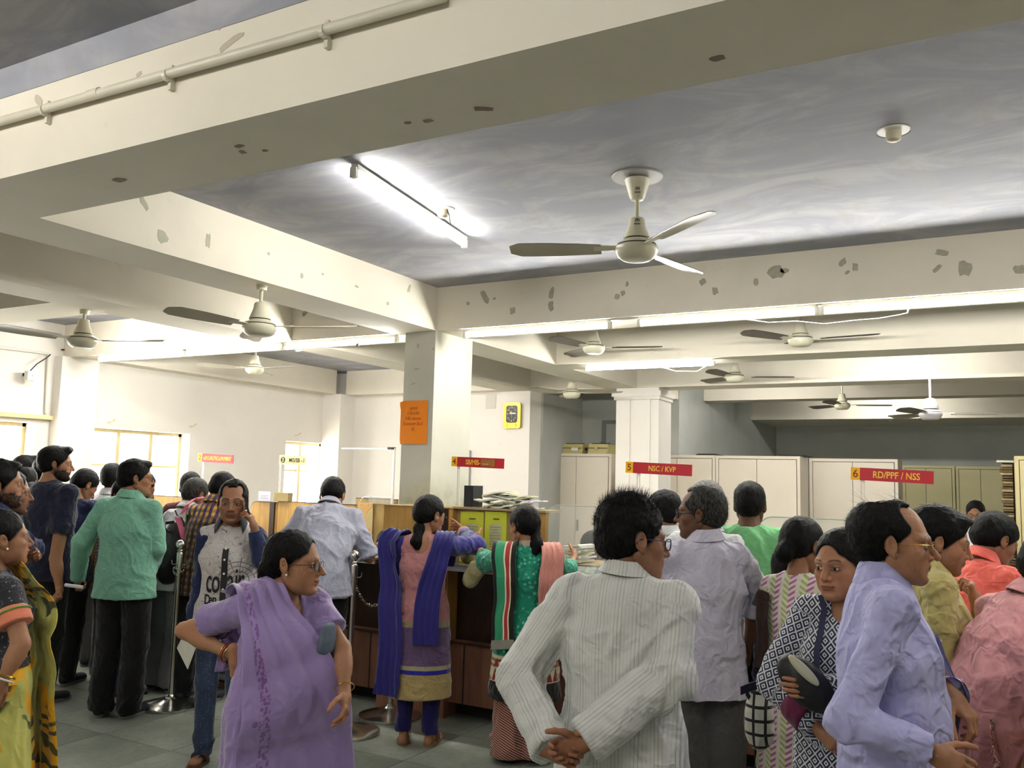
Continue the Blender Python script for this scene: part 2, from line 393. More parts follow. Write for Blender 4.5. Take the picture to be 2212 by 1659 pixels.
def face_cols(P, c, fem=0, brow=1.0, beard=0.0, stache=0.0, hairc=(.01, .01, .01), scalp=None, lips=None, rough=0):
    x, y, z = P[:, 0], P[:, 1], P[:, 2]; ax = np.abs(x); g = lambda v: np.clip(v, 0, 1)
    sm = lambda v, a, b: (lambda t: t*t*(3-2*t))(g((v-a)/(b-a)))
    C = np.tile(np.array(c), (len(P), 1)); n = fbm(P*28, 3, 3)*.07; C = C*(1+n[:, None])
    def mixc(m, col): m = m[:, None]; C[:] = C*(1-m)+np.array(col)*m
    cheek = np.exp(-(((ax-.043)/.02)**2+((z+.03)/.025)**2))*(y > .03); C[:, 0] *= 1+.10*cheek; C[:, 1] *= 1-.02*cheek
    nosem = np.exp(-((x/.018)**2+((z+.033)/.014)**2))*(y > .09); C[:, 0] *= 1+.10*nosem
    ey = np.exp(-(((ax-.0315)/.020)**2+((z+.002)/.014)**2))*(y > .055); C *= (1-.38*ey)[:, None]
    m = np.exp(-((x/.024)**4+((z+.0625)/.0095)**4))*(y > .08); mixc(m*.75, lips or (c[0]*.82, c[1]*.50, c[2]*.52))
    m = np.exp(-((x/.022)**2+((z+.0625)/.0016)**2))*(y > .08); mixc(m*.75, (c[0]*.25, c[1]*.15, c[2]*.15))
    bz = .0235+.004*np.sin((ax-.01)/.042*math.pi)-.10*np.maximum(ax-.04, 0)
    m = sm(ax, .009, .014)*(1-sm(ax, .046, .054))*np.exp(-((z-bz)/(.0040-.0012*fem))**2)*(y > .045)
    mixc(g(m*brow*(1+fbm(P*np.array([400, 200, 120]), 9, 2)*.35))*.93, hairc)
    m = np.exp(-((np.abs(z+.0008)-.0052)/.0013)**2)*(np.abs(ax-.0315) < .0165)*(y > .078); mixc(m*.8, (.012, .008, .006))
    if beard > 0:
        m = sm(-z, .030, .046)*sm(y, -.02, .005)*(1-.9*np.exp(-((x/.022)**4+((z+.063)/.010)**4))); m = np.maximum(m, sm(-z, -.01, .02)*np.exp(-((ax-.072)/.02)**2)*np.exp(-((y-.014)/.013)**2)); m *= 1-sm(-z, .125, .16)
        lim = sm(.045+.0*z-(z+.075)*.55+(ax-.03)*.25-(y-.03)*.55, -.005, .01); m = np.where((z > -.052) & (ax < .055) & (y > .035), m*(1-lim)*0+m*.15, m)
        mixc(g(m*beard*(1+fbm(P*220, 12, 2)*.25)), hairc)
    if stache > 0:
        m = np.exp(-((x/.027)**4+((z+.0490)/.0068)**2))*(y > .08)*(1-.4*np.exp(-(x/.003)**2)); mixc(g(m*stache*1.2*(1+fbm(P*220, 14, 2)*.25)), hairc)
    if scalp is not None: mixc(scalp, hairc)
    return C
def hair_shape(h):
    t = h.get('t', .007); st = h.get('style', 'short'); rec = h.get('rec', 0.0); S = Shape()
    fem = st in ('bun', 'pony', 'tight')
    S.u(ell((0, -.015-h.get('back', 0)*.5, .037+h.get('up', 0)*.5), (.0755+t, .096+t+h.get('back', 0)*.5, .084+t+h.get('up', 0)*.5)), .001)
    if not fem: S.u(ell((0, -.055, -.015), (.062+t*.6, .052+t*.6, .055)), .03)
    else: S.u(ell((0, -.060, -.005), (.066, .052, .06)), .03)
    if h.get('quiff'): S.u(ell((0, .062, .088+h['quiff']*.3), (.05, .030+h['quiff']*.5, .022+h['quiff']*.6)), .02)
    for e in h.get('add', []): S.u(ell(*e), .02)
    S.s(ell((0, .120-rec, -.018+h.get('hl', 0)+rec*.3), (.070 if fem else .077, .078, .125)), .006)
    S.s(ell((0, .105-rec*.6+h.get('side', -.014), -.062), (.125, .088, .115)), .008)
    if rec > .012:
        for s in (-1, 1): S.s(ell((s*.045, .078-rec*.6, .085), (.026, .042, .04)), .01)
    if h.get('bald'): S.s(ell((0, h.get('baldy', -.02), .135), (.052*h['bald'], .075*h['bald'], .055*h['bald'])), .008)
    if h.get('crown'): S.s(ell((h.get('crownx', 0), -.045, .13), (.035*h['crown'], .04*h['crown'], .03)), .008)
    if not fem:
        S.i(ell((0, -.035, .05+h.get('up', 0)), (.0885+t, .135+t+h.get('back', 0), .135+h.get('up', 0)+h.get('quiff', 0))), .006)
        S.i(half((0, 0, h.get('low', -.040)), (0, .55, -1)), .006)
        for s in (-1, 1): S.s(ell((s*.086, -.007, -.012), (.022, .0235, .036)), .004)
    else:
        S.i(half((0, 0, -.045), (0, .45, -1)), .008)
        for s in (-1, 1): S.s(ell((s*.086, -.001, -.016), (.020, .020, .026)), .004)
        S.s(cone((0, .09, .085), (0, -.02, .135), .0012, .0012), .004)
    if st == 'bun':
        b = h.get('bun', (0, -.118, -.005)); S.u(ell(b, h.get('bunr', (.040, .033, .038))), .012)
    return S
def strands(P, N, Q, n, L, w, seed, flow=(0, -.3, -.6), stick=.6, zmin=-9):
    r = np.random.default_rng(seed); f = r.integers(0, len(Q), n); c = P[Q[f]].mean(1); nn = N[Q[f, 0]]; m = c[:, 2] > zmin; c, nn = c[m], nn[m]; n = len(c)
    d = nn*stick+np.array(flow)*1.0+r.normal(0, .25, (n, 3)); d /= np.linalg.norm(d, axis=1)[:, None]
    s = np.cross(d, r.normal(0, 1, (n, 3))); s /= np.linalg.norm(s, axis=1)[:, None]; l = (L*(.5+r.random(n)))[:, None]
    a = c-nn*.002; mid = a+d*l*.6; tip = a+d*l+np.array(flow)*l*.25
    V = np.stack([a-s*w, a+s*w, mid+s*w*.7, mid-s*w*.7, tip+s*w*.15, tip-s*w*.15], 1).reshape(-1, 3); k = np.arange(n)[:, None]*6
    return V, np.concatenate([k+np.array([0, 1, 2, 3]), k+np.array([3, 2, 4, 5])])
def hand_shape(curl=.35, side=1, thumb=.4, spread=.0, curls=None):
    S = Shape(); sx = side                                # x to the thumb side, y along, z dorsal
    S.u(ecap((-.002*sx, .016, 0), (0, .072, 0), (.027, .0155), (.036, .0125)), .001)
    S.u(cone((0, -.03, 0), (0, .02, 0), .0245, .023), .02)
    S.u(ell((.022*sx, .035, -.007), (.016, .026, .014)), .012)
    for i, (bx, L, r) in enumerate(((.0275, .070, .0086), (.0095, .079, .0088), (-.0085, .073, .0083), (-.0255, .057, .0074))):
        c = (curls[i] if curls else curl*(1+.12*i)); p = v3(bx*sx, .076-.004*abs(i-1), .001); a = 0; y0 = spread*(1.5-i)*sx
        for q, fr in enumerate((.46, .30, .24)):
            a += c*(1.05, 1.25, .8)[q]*1.1; d = v3(math.sin(y0)*math.cos(a), math.cos(a)*math.cos(y0), -math.sin(a)); e = p+d*L*fr
            S.u(cone(p, e, r*(1-.09*q), r*(1-.09*(q+1))), .0035 if q or i else .004); p = e
    p = v3(.026*sx, .022, -.006); d = nrm((.80*sx*(1-thumb*.55), .62, -.25-thumb*.55))
    for q, (L, r) in enumerate(((.042, .0120), (.032, .0102), (.025, .0092))):
        e = p+d*L; S.u(cone(p, e, r, r*.88), .006); p = e; d = nrm(d+v3(-.28*sx*thumb, .28, -.20*thumb))
    return S
def ik(S, Wp, l1, l2, pole):
    S, Wp = v3(S), v3(Wp); d = Wp-S; L = min(np.linalg.norm(d), (l1+l2)*.999); dn = nrm(d); a = (l1*l1-l2*l2+L*L)/(2*L); hgt = math.sqrt(max(l1*l1-a*a, 0)); p = v3(pole); p = nrm(p-dn*(p@dn)); return S+dn*a+p*hgt

class Person:
    def __init__(s, label, px, py, D, phi=0, head=(None, 0, 0), H=None, lv=1, skin='tan', w=1.0, belly=0.0, fem=0, lean=0, side=0, hs=1.0, hair=None, face=None, twist=0, gaze=(0, 0), stance=.0, group=None, headoff=(0, 0), sh=1.0, shz=0, loc=None, hair_up=.012, seat=False, hd=None):
        s.lv = dict(LV[lv]); s.lv['head'] = hd or s.lv['head']; s.L = lv; s.D = D; s.w = w; s.belly = belly; s.fem = fem; s.seed = int(abs(px*7+py*3)) % 997
        top = at(px, py, D); s.H = H or (top[2]-hair_up); a = nrm((top[0], top[1], 0)); r = v3(a[1], -a[0], 0); s.vr, s.va = r, a
        ph = math.radians(phi); f = a*math.cos(ph)+r*math.sin(ph); s.rz = math.atan2(f[1], f[0])-math.pi/2
        s.Mx = np.array([[math.cos(s.rz), math.sin(s.rz), 0], [-math.sin(s.rz), math.cos(s.rz), 0], [0, 0, 1]])   # world -> local rows
        s.seat = seat; target = top[2]-hair_up if H is None else None
        Hh = s.H if H is not None else max(s.H, .9); zb = 0.0
        for _it in range(5 if target is not None and not seat else 1):
            hsc = hs; k = (Hh-.245*hsc)/1.455; s.k = k; s.hs = hsc
            J = dict(P=v3(0, 0, .95)*k, Wa=v3(0, .0, 1.08)*k, C=v3(0, -.005, 1.24)*k, N=v3(0, -.028, 1.448+shz*.7)*k, Hd=v3(0, .012, Hh-.120*hsc))
            sw = .160*w*sh*(1-.07*fem)
            for sd, n in ((-1, 'L'), (1, 'R')):
                J['S'+n] = v3(sd*sw*k, -.018, (1.382+shz)*k); J['H'+n] = v3(sd*.088*k, 0, .90*k)
                J['K'+n] = v3(sd*(.095+stance*.5)*k, .02, .48*k); J['A'+n] = v3(sd*(.095+stance)*k, -.02, .075*k)
            ln = math.radians(lean); sd_ = math.radians(side); tw = math.radians(twist)
            def bend(p, f=1.0):
                q = p-J['P']; q = rodr(q, (1, 0, 0), -ln*f); q = rodr(q, (0, 1, 0), sd_*f); return J['P']+q
            def twz(p): q = p.copy(); c_, s_ = math.cos(-tw), math.sin(-tw); q[0], q[1] = c_*p[0]-s_*p[1], s_*p[0]+c_*p[1]; return q
            for n in ('SL', 'SR'): J[n] = twz(J[n])
            J['Wa'] = bend(J['Wa'], .6); 
            for n in ('C', 'N', 'SL', 'SR', 'Hd'): J[n] = bend(J[n])
            s.rt = nrm(J['SR']-J['SL']); s.J = J
            hp = head[0] if head[0] is not None else phi; ps = math.radians(hp-phi); pt = math.radians(head[1]); rl = math.radians(head[2])
            fwd = v3(math.sin(ps)*math.cos(pt), math.cos(ps)*math.cos(pt), -math.sin(pt)); M = rot_to(fwd); M = np.array([rodr(M[0], M[1], rl), M[1], rodr(M[2], M[1], rl)]); s.HM = M
            # head pivots at the top of the neck
            piv = J['N']+nrm(J['Hd']-J['N'])*.055*hsc; up = np.linalg.norm(J['Hd']-piv); J['Hd'] = piv+M[2]*up*1.0+M[1]*.022*hsc+v3(headoff[0], headoff[1], 0)
            topz = (J['Hd']+M[2]*.12*hsc)[2]
            if target is not None and not seat: Hh += (target-topz)/max(.5, math.cos(ln))
        if seat:
            zb = top[2]-hair_up-topz
            for sd, n in ((-1, 'L'), (1, 'R')): h_ = J['H'+n]; J['K'+n] = h_+v3(sd*.03, .38*k, -.03); J['A'+n] = v3(J['K'+n][0], J['K'+n][1]-.02, .075-zb)
        # put the crown of the head under the given pixel
        topl = J['Hd']+M[2]*.12*hsc; tw_ = topl@s.Mx if False else s.Mx.T@topl
        base = top-tw_; s.base = v3(base[0], base[1], zb) if loc is None else v3(*loc)
        s.root = empty('person', tuple(s.base), label, 'person', group, s.rz)
        s.arm = {}; s.hands = {}; s.skin = srgb(SK.get(skin, skin)); s.face = face or {}; s.hair = hair; s.gaze = gaze; s.done = []
    def loc(s, p):                                       # pixel (px, py, depth offset) or local metres
        if abs(p[0]) > 4: return s.Mx@(at(p[0], p[1], s.D+(p[2] if len(p) > 2 else 0))-s.base)
        return v3(*p)
    def arms(s, R=None, L=None):
        k = s.k; J = s.J
        for n, sd, v in (('R', 1, R), ('L', -1, L)):
            v = v or {}; S = J['S'+n]; l1, l2 = .285*k, .25*k
            if 'e' in v and 'w' in v: E, Wp = s.loc(v['e']), s.loc(v['w'])
            elif 'w' in v: Wp = s.loc(v['w']); E = ik(S, Wp, l1, l2, v.get('pole', (sd*.5, -.6, -.6)))
            else: E = S+v3(sd*.035, -.015, -1)*l1*.995; Wp = E+nrm(v3(sd*.0, .20, -1))*l2
            J['E'+n], J['W'+n] = E, Wp; f = nrm(Wp-E); hd = s.loc_dir(v.get('hd')) if v.get('hd') is not None else f
            palm = s.loc_dir(v['palm']) if v.get('palm') is not None else v3(-sd, .1, 0)
            y = nrm(hd); z = -nrm(palm-y*(palm@y)); x = np.cross(y, z); s.hands[n] = (Wp, np.array([x, y, z]), v.get('curl', .35), v.get('thumb', .4), v.get('curls'), v.get('spread', .03), v.get('size', 1.0))
        return s
    def loc_dir(s, d):                                   # ('v', right, away, up) in view axes, or local
        if len(d) == 4: return nrm(s.Mx@(s.vr*d[1]+s.va*d[2]+v3(0, 0, 1)*d[3]))
        return nrm(d)
    def rad(s):
        k = s.k*s.w; fm = s.fem; b = s.belly
        return dict(P=(.158*k*(1+.06*fm), .112*k), Wa=(.138*k*(1+b*.5), (.103+b*.09)*k), C=(.160*k*(1-.06*fm), (.112+b*.02)*k), T=(.115*k, .088*k))
    def torso(s, S, off=0.0, k=.05, hem=None, flare=0.0, top=True, hemfwd=0):
        J = s.J; R = s.rad(); rt = s.rt; o = lambda r, e=0: (r[0]+off+e, r[1]+off+e); b = s.belly
        S.u(ecap(J['P'], J['Wa'], o(R['P']), o(R['Wa']), (1, 0, 0)), k)
        if b > 0: S.u(ell(J['P']*.45+J['Wa']*.55+v3(0, .045+b*.07, .0), (R['P'][0]*.82+off, (.085+b*.08)*s.k+off, .13*s.k+off)), k)
        S.u(ecap(J['Wa'], J['C'], o(R['Wa']), o(R['C']), rt), k); S.u(ecap(J['C'], J['C']*.3+J['N']*.7-v3(0, 0, .03), o(R['C']), o(R['T']), rt), k)
        if s.fem: 
            f = np.cross(rt, nrm(J['N']-J['C']))*-1.0; f = f if f[1] > 0 else -f
            for q in (-1, 1): S.u(ell(J['C']+rt*q*.072*s.k+f*.085*s.k*s.w, (.062*s.k+off, .052*s.k+off, .066*s.k+off)), .04)
        if top:
            for n in ('L', 'R'): S.u(cone(J['N']-v3(0, 0, .035)*s.k, J['S'+n], .043*s.k+off*.6, .043*s.k*s.w**.5+off*.6), .05)
        if hem is not None:
            ax = v3(0, hemfwd, hem*s.k-.03); a = J['P'].copy(); S.u(ecap(a, ax, o(R['P'], .012), o(R['P'], .020+flare), (1, 0, 0)), .03)
        return S
    def body(s, bare_legs=True):
        J = s.J; k = s.k; w = s.w; S = Shape(); SL_ = Shape(); lv = s.lv; s.torso(S, 0.0, .05)
        S.u(cone(J['N']-v3(0, 0, .05), J['Hd']-s.HM[2]*.055*s.hs-s.HM[1]*.022*s.hs, (.062-.010*s.fem)*k*w**.5, (.053-.008*s.fem)*s.hs), .03)
        for n, sd in (('L', -1), ('R', 1)):
            S.u(cone(J['S'+n], J['E'+n], (.044-.006*s.fem)*k*w, .037*k*w), .03); S.u(cone(J['E'+n], J['W'+n], .037*k*w, .0245*k*w**.5), .01)
            S.u(cone(J['E'+n]*.7+J['W'+n]*.3, J['E'+n]*.55+J['W'+n]*.45, .036*k*w, .033*k*w), .02)
            S_ = S; S = SL_
            S.u(cone(J['H'+n]+v3(0, 0, .06), J['H'+n], .075*k*w, .078*k*w), .04); S.u(cone(J['H'+n], J['K'+n], .078*k*w, .050*k*w), .04); S.u(cone(J['K'+n], J['A'+n], .050*k, .033*k), .015); S.u(ell(J['K'+n]*.65+J['A'+n]*.35+v3(0, -.015, 0), (.047*k, .05*k, .10*k)), .03)
            fd = s.footdir(n); a = J['A'+n]; g0 = v3(a[0], a[1], -s.base[2]); S.u(cone(a+v3(0, 0, -.035)-fd*.03, g0+v3(0, 0, .030)+fd*.15*k, .033*k, .022*k), .02); S.u(ell(g0+v3(0, 0, .034)+fd*.11*k, (.04*k, .06*k, .020*k)), .02); S = S_
        P, Q = S.mesh(lv['body']); C = np.tile(np.array(s.skin), (len(P), 1))*(1+fbm(P*12, 5, 2)*.05)[:, None]
        L = [(P, Q, C)]; f = s.face; P, Q = SL_.mesh(.016 if s.L < 2 else .022); L.append((P, Q, np.tile(np.array(s.skin), (len(P), 1))*(1+fbm(P*12, 5, 2)*.05)[:, None]))
        hk = {q: f[q] for q in ('jaw', 'nose', 'chin', 'full', 'ears') if q in f}
        P, Q = head_shape(fem=s.fem, **hk).mesh(lv['head']/1.0)
        hc = srgb(f.get('hairc', '0d0b0a')); sc = None
        if s.hair is not None: HS = hair_shape(s.hair); sc = np.clip(1-(HS.ev(P)+.001)/.006, 0, 1); s.HS = HS
        if f.get('beardgeo'):
            N = vnormals(P, Q); m = np.clip((-P[:, 2]-.035)/.02, 0, 1)*np.clip((P[:, 1]+.0)/.02, 0, 1)*(1-np.exp(-((P[:, 0]/.026)**4+((P[:, 2]+.063)/.013)**4))); P = P+N*(m*f['beardgeo']*(1+.3*fbm(P*120, 4, 2)))[:, None]
        if f.get('old'):
            N = vnormals(P, Q); P = P+N*((folds(P, 8, (55, 35, 40), .2)-.4)*-.0010*f['old'])[:, None]
        C = face_cols(P, s.skin, s.fem, f.get('brow', 1.0), f.get('beard', 0), f.get('stache', 0), hc, sc)
        T = lambda p: s.J['Hd']+(p*s.hs)@s.HM
        L.append((T(P), Q, C))
        if s.L < 2 or f.get('eyes'):
            for sd in (-1, 1):
                g = nrm((s.gaze[0], 1, s.gaze[1])); P, Q, Dd = uvsphere((0, 0, 0), .0122, 18, 14, rot_to(g)); c = np.tile(np.array((.62, .58, .54)), (len(P), 1)); an = np.arccos(np.clip(Dd[:, 1], -1, 1))
                c[an < .55] = (.045, .022, .012); c[an < .26] = (.002, .002, .002); P = P+v3(sd*.0315, .0770, -.0005); L.append((T(P), Q, c))
        for n, sd in (('L', 1), ('R', -1)):
            if n in s.hands and not (f.get('nohands')):
                Wp, M, cu, th, cs, sp, sz = s.hands[n]; P, Q = hand_shape(cu, sd, th, sp, cs).mesh(lv['hand']); x, y, z = P.T
                c = np.tile(np.array(s.skin), (len(P), 1))*(1+fbm(P*60, 5, 2)*.06)[:, None]; c = np.where((z < -.006)[:, None], c*np.array([1.18, 1.1, 1.08]), c); kk = s.k**.5*.98*sz
                # local x axis is the thumb side for both hands
                L.append((Wp+(P*kk)@M, Q, c))
        P, Q, C = joinPQ(L); s.bodyobj = meshobj('body', P, Q, SKIN, s.root, cols=C)
        return s
    def footdir(s, n): return nrm(v3(.18 if n == 'R' else -.18, 1, 0))
    def mkhair(s):
        h = s.hair; lv = s.lv
        if h is None: return s
        T = lambda p: s.J['Hd']+(p*s.hs)@s.HM
        P, Q = s.HS.mesh(lv['hair']); N = vnormals(P, Q); am = h.get('amp', .0022)
        P = P+N*((fbm(P*np.array([95, 60, 45]), s.seed, 3))*am)[:, None]; L = [(T(P), Q, P)]
        ns = h.get('strands', {0: 3000, 1: 900, 2: 0}[s.L])
        if ns:
            V, F = strands(P, N, Q, ns, h.get('len', .012 if s.L == 0 else .008), .0004*(1+s.L*.5), s.seed, h.get('flow', (0, -.5, -.45)), h.get('stick', .22 if s.L == 0 else .12), h.get('zmin', -9)); L.append((T(V), F, V))
        for (n2, l2, f2_, s2_, z2) in h.get('tufts', []):
            V, F = strands(P, N, Q, n2, l2, .00045, s.seed+5, f2_, s2_, z2); L.append((T(V), F, V))
        for pts, rad, kk in h.get('tails', []):             # ponytails / plaits in body space or pixels
            S = Shape(); pp = [s.loc(p) for p in pts]
            for i in range(len(pp)-1): S.u(cone(pp[i], pp[i+1], rad[i], rad[i+1]), kk)
            P2, Q2 = S.mesh(lv['hair']*1.2); N2 = vnormals(P2, Q2); P2 = P2+N2*(fbm(P2*np.array([110, 110, 14]), s.seed+3, 3)*.004)[:, None]; L.append((P2, Q2, P2))
            if s.L < 2:
                V, F = strands(P2, N2, Q2, 700, .03, .0006, s.seed+9, (0, 0, -1.6), .25); L.append((V, F, V))
        P, Q, _ = joinPQ(L); o = meshobj('hair', P, Q, HAIRS[h.get('c', 'black')], s.root)
        if h.get('label'): o['label'] = h['label']
        return s
    def cuv(s, P, seglist):
        # planar cloth coordinates per limb
        U = P.copy(); best = s._td(P)
        for n in ('L', 'R'):
            for a, b, r in ((s.J['S'+n], s.J['E'+n], .05), (s.J['E'+n], s.J['W'+n], .035)):
                f, _ = cone(a, b, r, r); d = f(P[:, 0].astype(F4), P[:, 1].astype(F4), P[:, 2].astype(F4)); m = d < best-.004
                if a is s.J['S'+n]: m = m & (((P-a)@nrm(b-a)) > .015)
                ax = nrm(b-a); si = nrm(np.cross(ax, (0, 1, 0) if abs(ax[1]) < .8 else (1, 0, 0))); fy = np.cross(ax, si); q = P-a
                U[m] = np.stack([q@si, -(q@ax)+(.3 if a is s.J['E'+n] else 0), q@fy], 1)[m][:, [0, 2, 1]]; best = np.minimum(best, d)
        return U
    def _td(s, P):
        S = Shape(); s.torso(S, .0, .05); return S.ev(P)
    def top(s, mat, name='shirt', sleeve='long', off=.016, hem=.80, flare=.01, neck=1.0, amp=.006, fs=(7, 7, 4.5), cuff=None, cloth_lv=None, slv=.014, vneck=0, label=None, seed=None, hemfwd=0, extra=None, upper=1.0, cufft=None, scoop=None, disp=None, cuffcol=None):
        J = s.J; k = s.k; w = s.w; S = Shape(); s.torso(S, off, .05, hem, flare, hemfwd=hemfwd)
        for n in ('L', 'R'):
            a, e, wr = J['S'+n], J['E'+n], J['W'+n]; sl = sleeve if isinstance(sleeve, str) else sleeve[n]
            if sl == 'none': continue
            ru = (.045-.005*s.fem)*k*w+off*.6; 
            if sl == 'short': S.u(sleeve_(a, a+(e-a)*.62, ru+.006, ru+.014+slv*.3), .035)
            elif sl == 'cap': S.u(sleeve_(a, a+(e-a)*.38, ru+.002, ru+.006), .03)
            elif sl == 'half': S.u(sleeve_(a, a+(e-a)*.97, ru, .040*k*w+slv+.004), .035)
            else:
                t = {'long': .96, 'roll': .35, 'q3': .55}[sl]; re = .038*k*w+slv; rw = .026*k+slv*(.95 if sl == 'long' else 1.1)
                S.u(cone(a, a+(e-a)*.35, ru, ru+(re-ru)*.35), .035); S.u(cone(a+(e-a)*.3, e, ru+(re-ru)*.3, re), .010); S.u(sleeve_(e, e+(wr-e)*t, re, rw+(re-rw)*(1-t)*.8), .010)
                if sl == 'roll': c = e+(wr-e)*t; d = nrm(wr-e); S.u(sleeve_(c-d*.05, c+d*.006, re+.004, re+.007), .004)
                if sl == 'long' and s.L < 2: c = e+(wr-e)*t; d = nrm(wr-e); S.u(sleeve_(c-d*.055, c+d*.002, rw+.003, rw+.004), .004)
        if extra: extra(S)
        if hem is not None: S.i(half(v3(0, 0, hem*k), (0, 0, -1)), .004)
        up = nrm(J['N']-J['C']); nd = nrm(J['Hd']-J['N'])
        S.s(cone(J['N']+up*.014, J['N']+up*.16, .050*k*neck, .075*k*neck), .008)
        if scoop:
            for sc in scoop: S.s(ell(J['N']+v3(*sc[0]), sc[1]), .008)
        P, Q = S.mesh(s.lv['cloth'] if cloth_lv is None else cloth_lv); N = vnormals(P, Q); sd = s.seed if seed is None else seed
        if amp:
            el = np.zeros(len(P))
            for n in ('L', 'R'):
                for q, r in ((J['E'+n], .11), (J['S'+n]-v3(0, 0, .1), .12)): el = np.maximum(el, np.exp(-((P-q)**2).sum(1)/r**2))
            wz = np.exp(-((P[:, 2]-J['Wa'][2])/.16)**2)
            P = P+N*((folds(P, sd, fs)-.35)*amp*(.65+.9*el+.35*wz)+fbm(P*3, sd+3, 2)*amp*.7)[:, None]
        if disp is not None: P = P+N*disp(s, P)[:, None]
        s.TS = Shape(); s.TS.ops = list(S.ops); o = meshobj(name, P, Q, mat, s.root, attrs={'cuv': s.cuv(P, None)}); s.topobj = o
        if label: o['label'] = label
        return s
    def legs(s, mat, name='trousers', off=.018, hem=.035, wide=0.0, amp=.008, label=None, fs=(8, 8, 4), hipoff=None):
        J = s.J; k = s.k; S = Shape(); R = s.rad(); ho = off if hipoff is None else hipoff
        S.u(ecap(J['P']+v3(0, 0, .06*k), v3(0, 0, .88*k), (R['P'][0]+ho*.3, R['P'][1]+ho*.3), (R['P'][0]+ho*.4, R['P'][1]+ho*.3), (1, 0, 0)), .04)
        for n in ('L', 'R'):
            S.u(cone(J['H'+n], J['K'+n], .080*k*s.w+off, .058*k+off+wide*.5), .03); A = v3(J['A'+n][0], J['A'+n][1], hem-s.base[2]); S.u(cone(J['K'+n], A, .056*k+off+wide*.5, .044*k+off+wide), .02)
        S.i(half(v3(0, 0, hem+.005-s.base[2]), (0, 0, -1)), .003); P, Q = S.mesh(s.lv['cloth']*1.45); N = vnormals(P, Q)
        low = np.exp(-((P[:, 2]-.12)/.14)**2); P = P+N*((folds(P, s.seed+9, fs)-.35)*amp*(.6+1.2*low)*np.clip((.92*k-P[:, 2])/.2, 0, 1))[:, None]
        o = meshobj(name, P, Q, mat, s.root, attrs={'cuv': P})
        if label: o['label'] = label
        return s
    def skirt(s, mat, name='saree_skirt', off=.02, flare=.10, hem=.02, pleat=.008, amp=.006, label=None, np_=26, disp=None):
        J = s.J; k = s.k; R = s.rad(); S = Shape(); S.u(ecap(J['Wa']-v3(0, 0, .02), J['P'], (R['Wa'][0]+off, R['Wa'][1]+off), (R['P'][0]+off, R['P'][1]+off)), .03)
        S.u(ecap(J['P'], v3(0, .02, hem-.03), (R['P'][0]+off, R['P'][1]+off), (R['P'][0]+off+flare, R['P'][1]+off+flare)), .05); S.i(half((0, 0, hem), (0, 0, -1)), .003)
        P, Q = S.mesh(s.lv['cloth']*1.1); N = vnormals(P, Q); a = np.arctan2(P[:, 0], P[:, 1]); g = np.clip((J['P'][2]+.1-P[:, 2])/.5, 0, 1)
        P = P+N*((np.sin(a*np_+fbm(P*2, 4, 2)*3)*.5+.5*np.sin(a*np_*.37+1+P[:, 2]*2))*pleat*g+(folds(P, s.seed, (6, 6, 3))-.3)*amp)[:, None]
        if disp is not None: P = P+N*disp(s, P)[:, None]
        if hasattr(s, 'TS'): s.TS.ops += S.ops
        o = meshobj(name, P, Q, mat, s.root, attrs={'cuv': P})
        if label: o['label'] = label
        return s
    def shoes(s, mat, kind='shoe', sole=None, name=None):
        k = s.k
        for n in ('L', 'R'):
            a = s.J['A'+n]; fd = s.footdir(n); rt = nrm(np.cross(fd, (0, 0, 1))); c = v3(a[0], a[1], -s.base[2])
            if kind == 'shoe':
                S = Shape(); S.u(ecap(c+v3(0, 0, .045)-fd*.03, c+v3(0, 0, .034)+fd*.16*k, (.038, .036), (.044, .028), rt), .01); S.u(cone(c+v3(0, 0, .05), c+v3(0, 0, .10), .042, .040), .02); S.i(half(c+v3(0, 0, .004), (0, 0, -1)), .002); S.i(half(c+v3(0, 0, .105), (0, 0, 1)), .003)
                P, Q = S.mesh(.011 if s.L < 2 else .015); o = meshobj('shoe', P, Q, mat, s.root)
                g = Geo(); sole_geo(g, c, fd, rt, .055*k, .155*k+.055, .05, 0.002, .022); g.build('sole', sole or mat, o)
            else:
                g = Geo(); sole_geo(g, c, fd, rt, .055*k, .155*k+.055, .048, 0.001, .020); o = g.build('sandal', sole or mat, s.root)
                g = Geo()
                for sx in (-1, 1):
                    pts = []
                    for t in np.linspace(0, 1, 9):
                        q = c+fd*(.045+.085*t)*k+rt*sx*(.046*(1-t))+v3(0, 0, .03+.045*math.sin(min(1, t*1.25)*math.pi)*(1-.35*t)); pts.append(q)
                    a_ = np.array(pts); g.grid(np.stack([a_-fd*.013, a_+fd*.013], 1)); g.grid(np.stack([a_+fd*.013-v3(0, 0, .003), a_-fd*.013-v3(0, 0, .003)], 1))
                g.build('strap', mat, o)
        return s
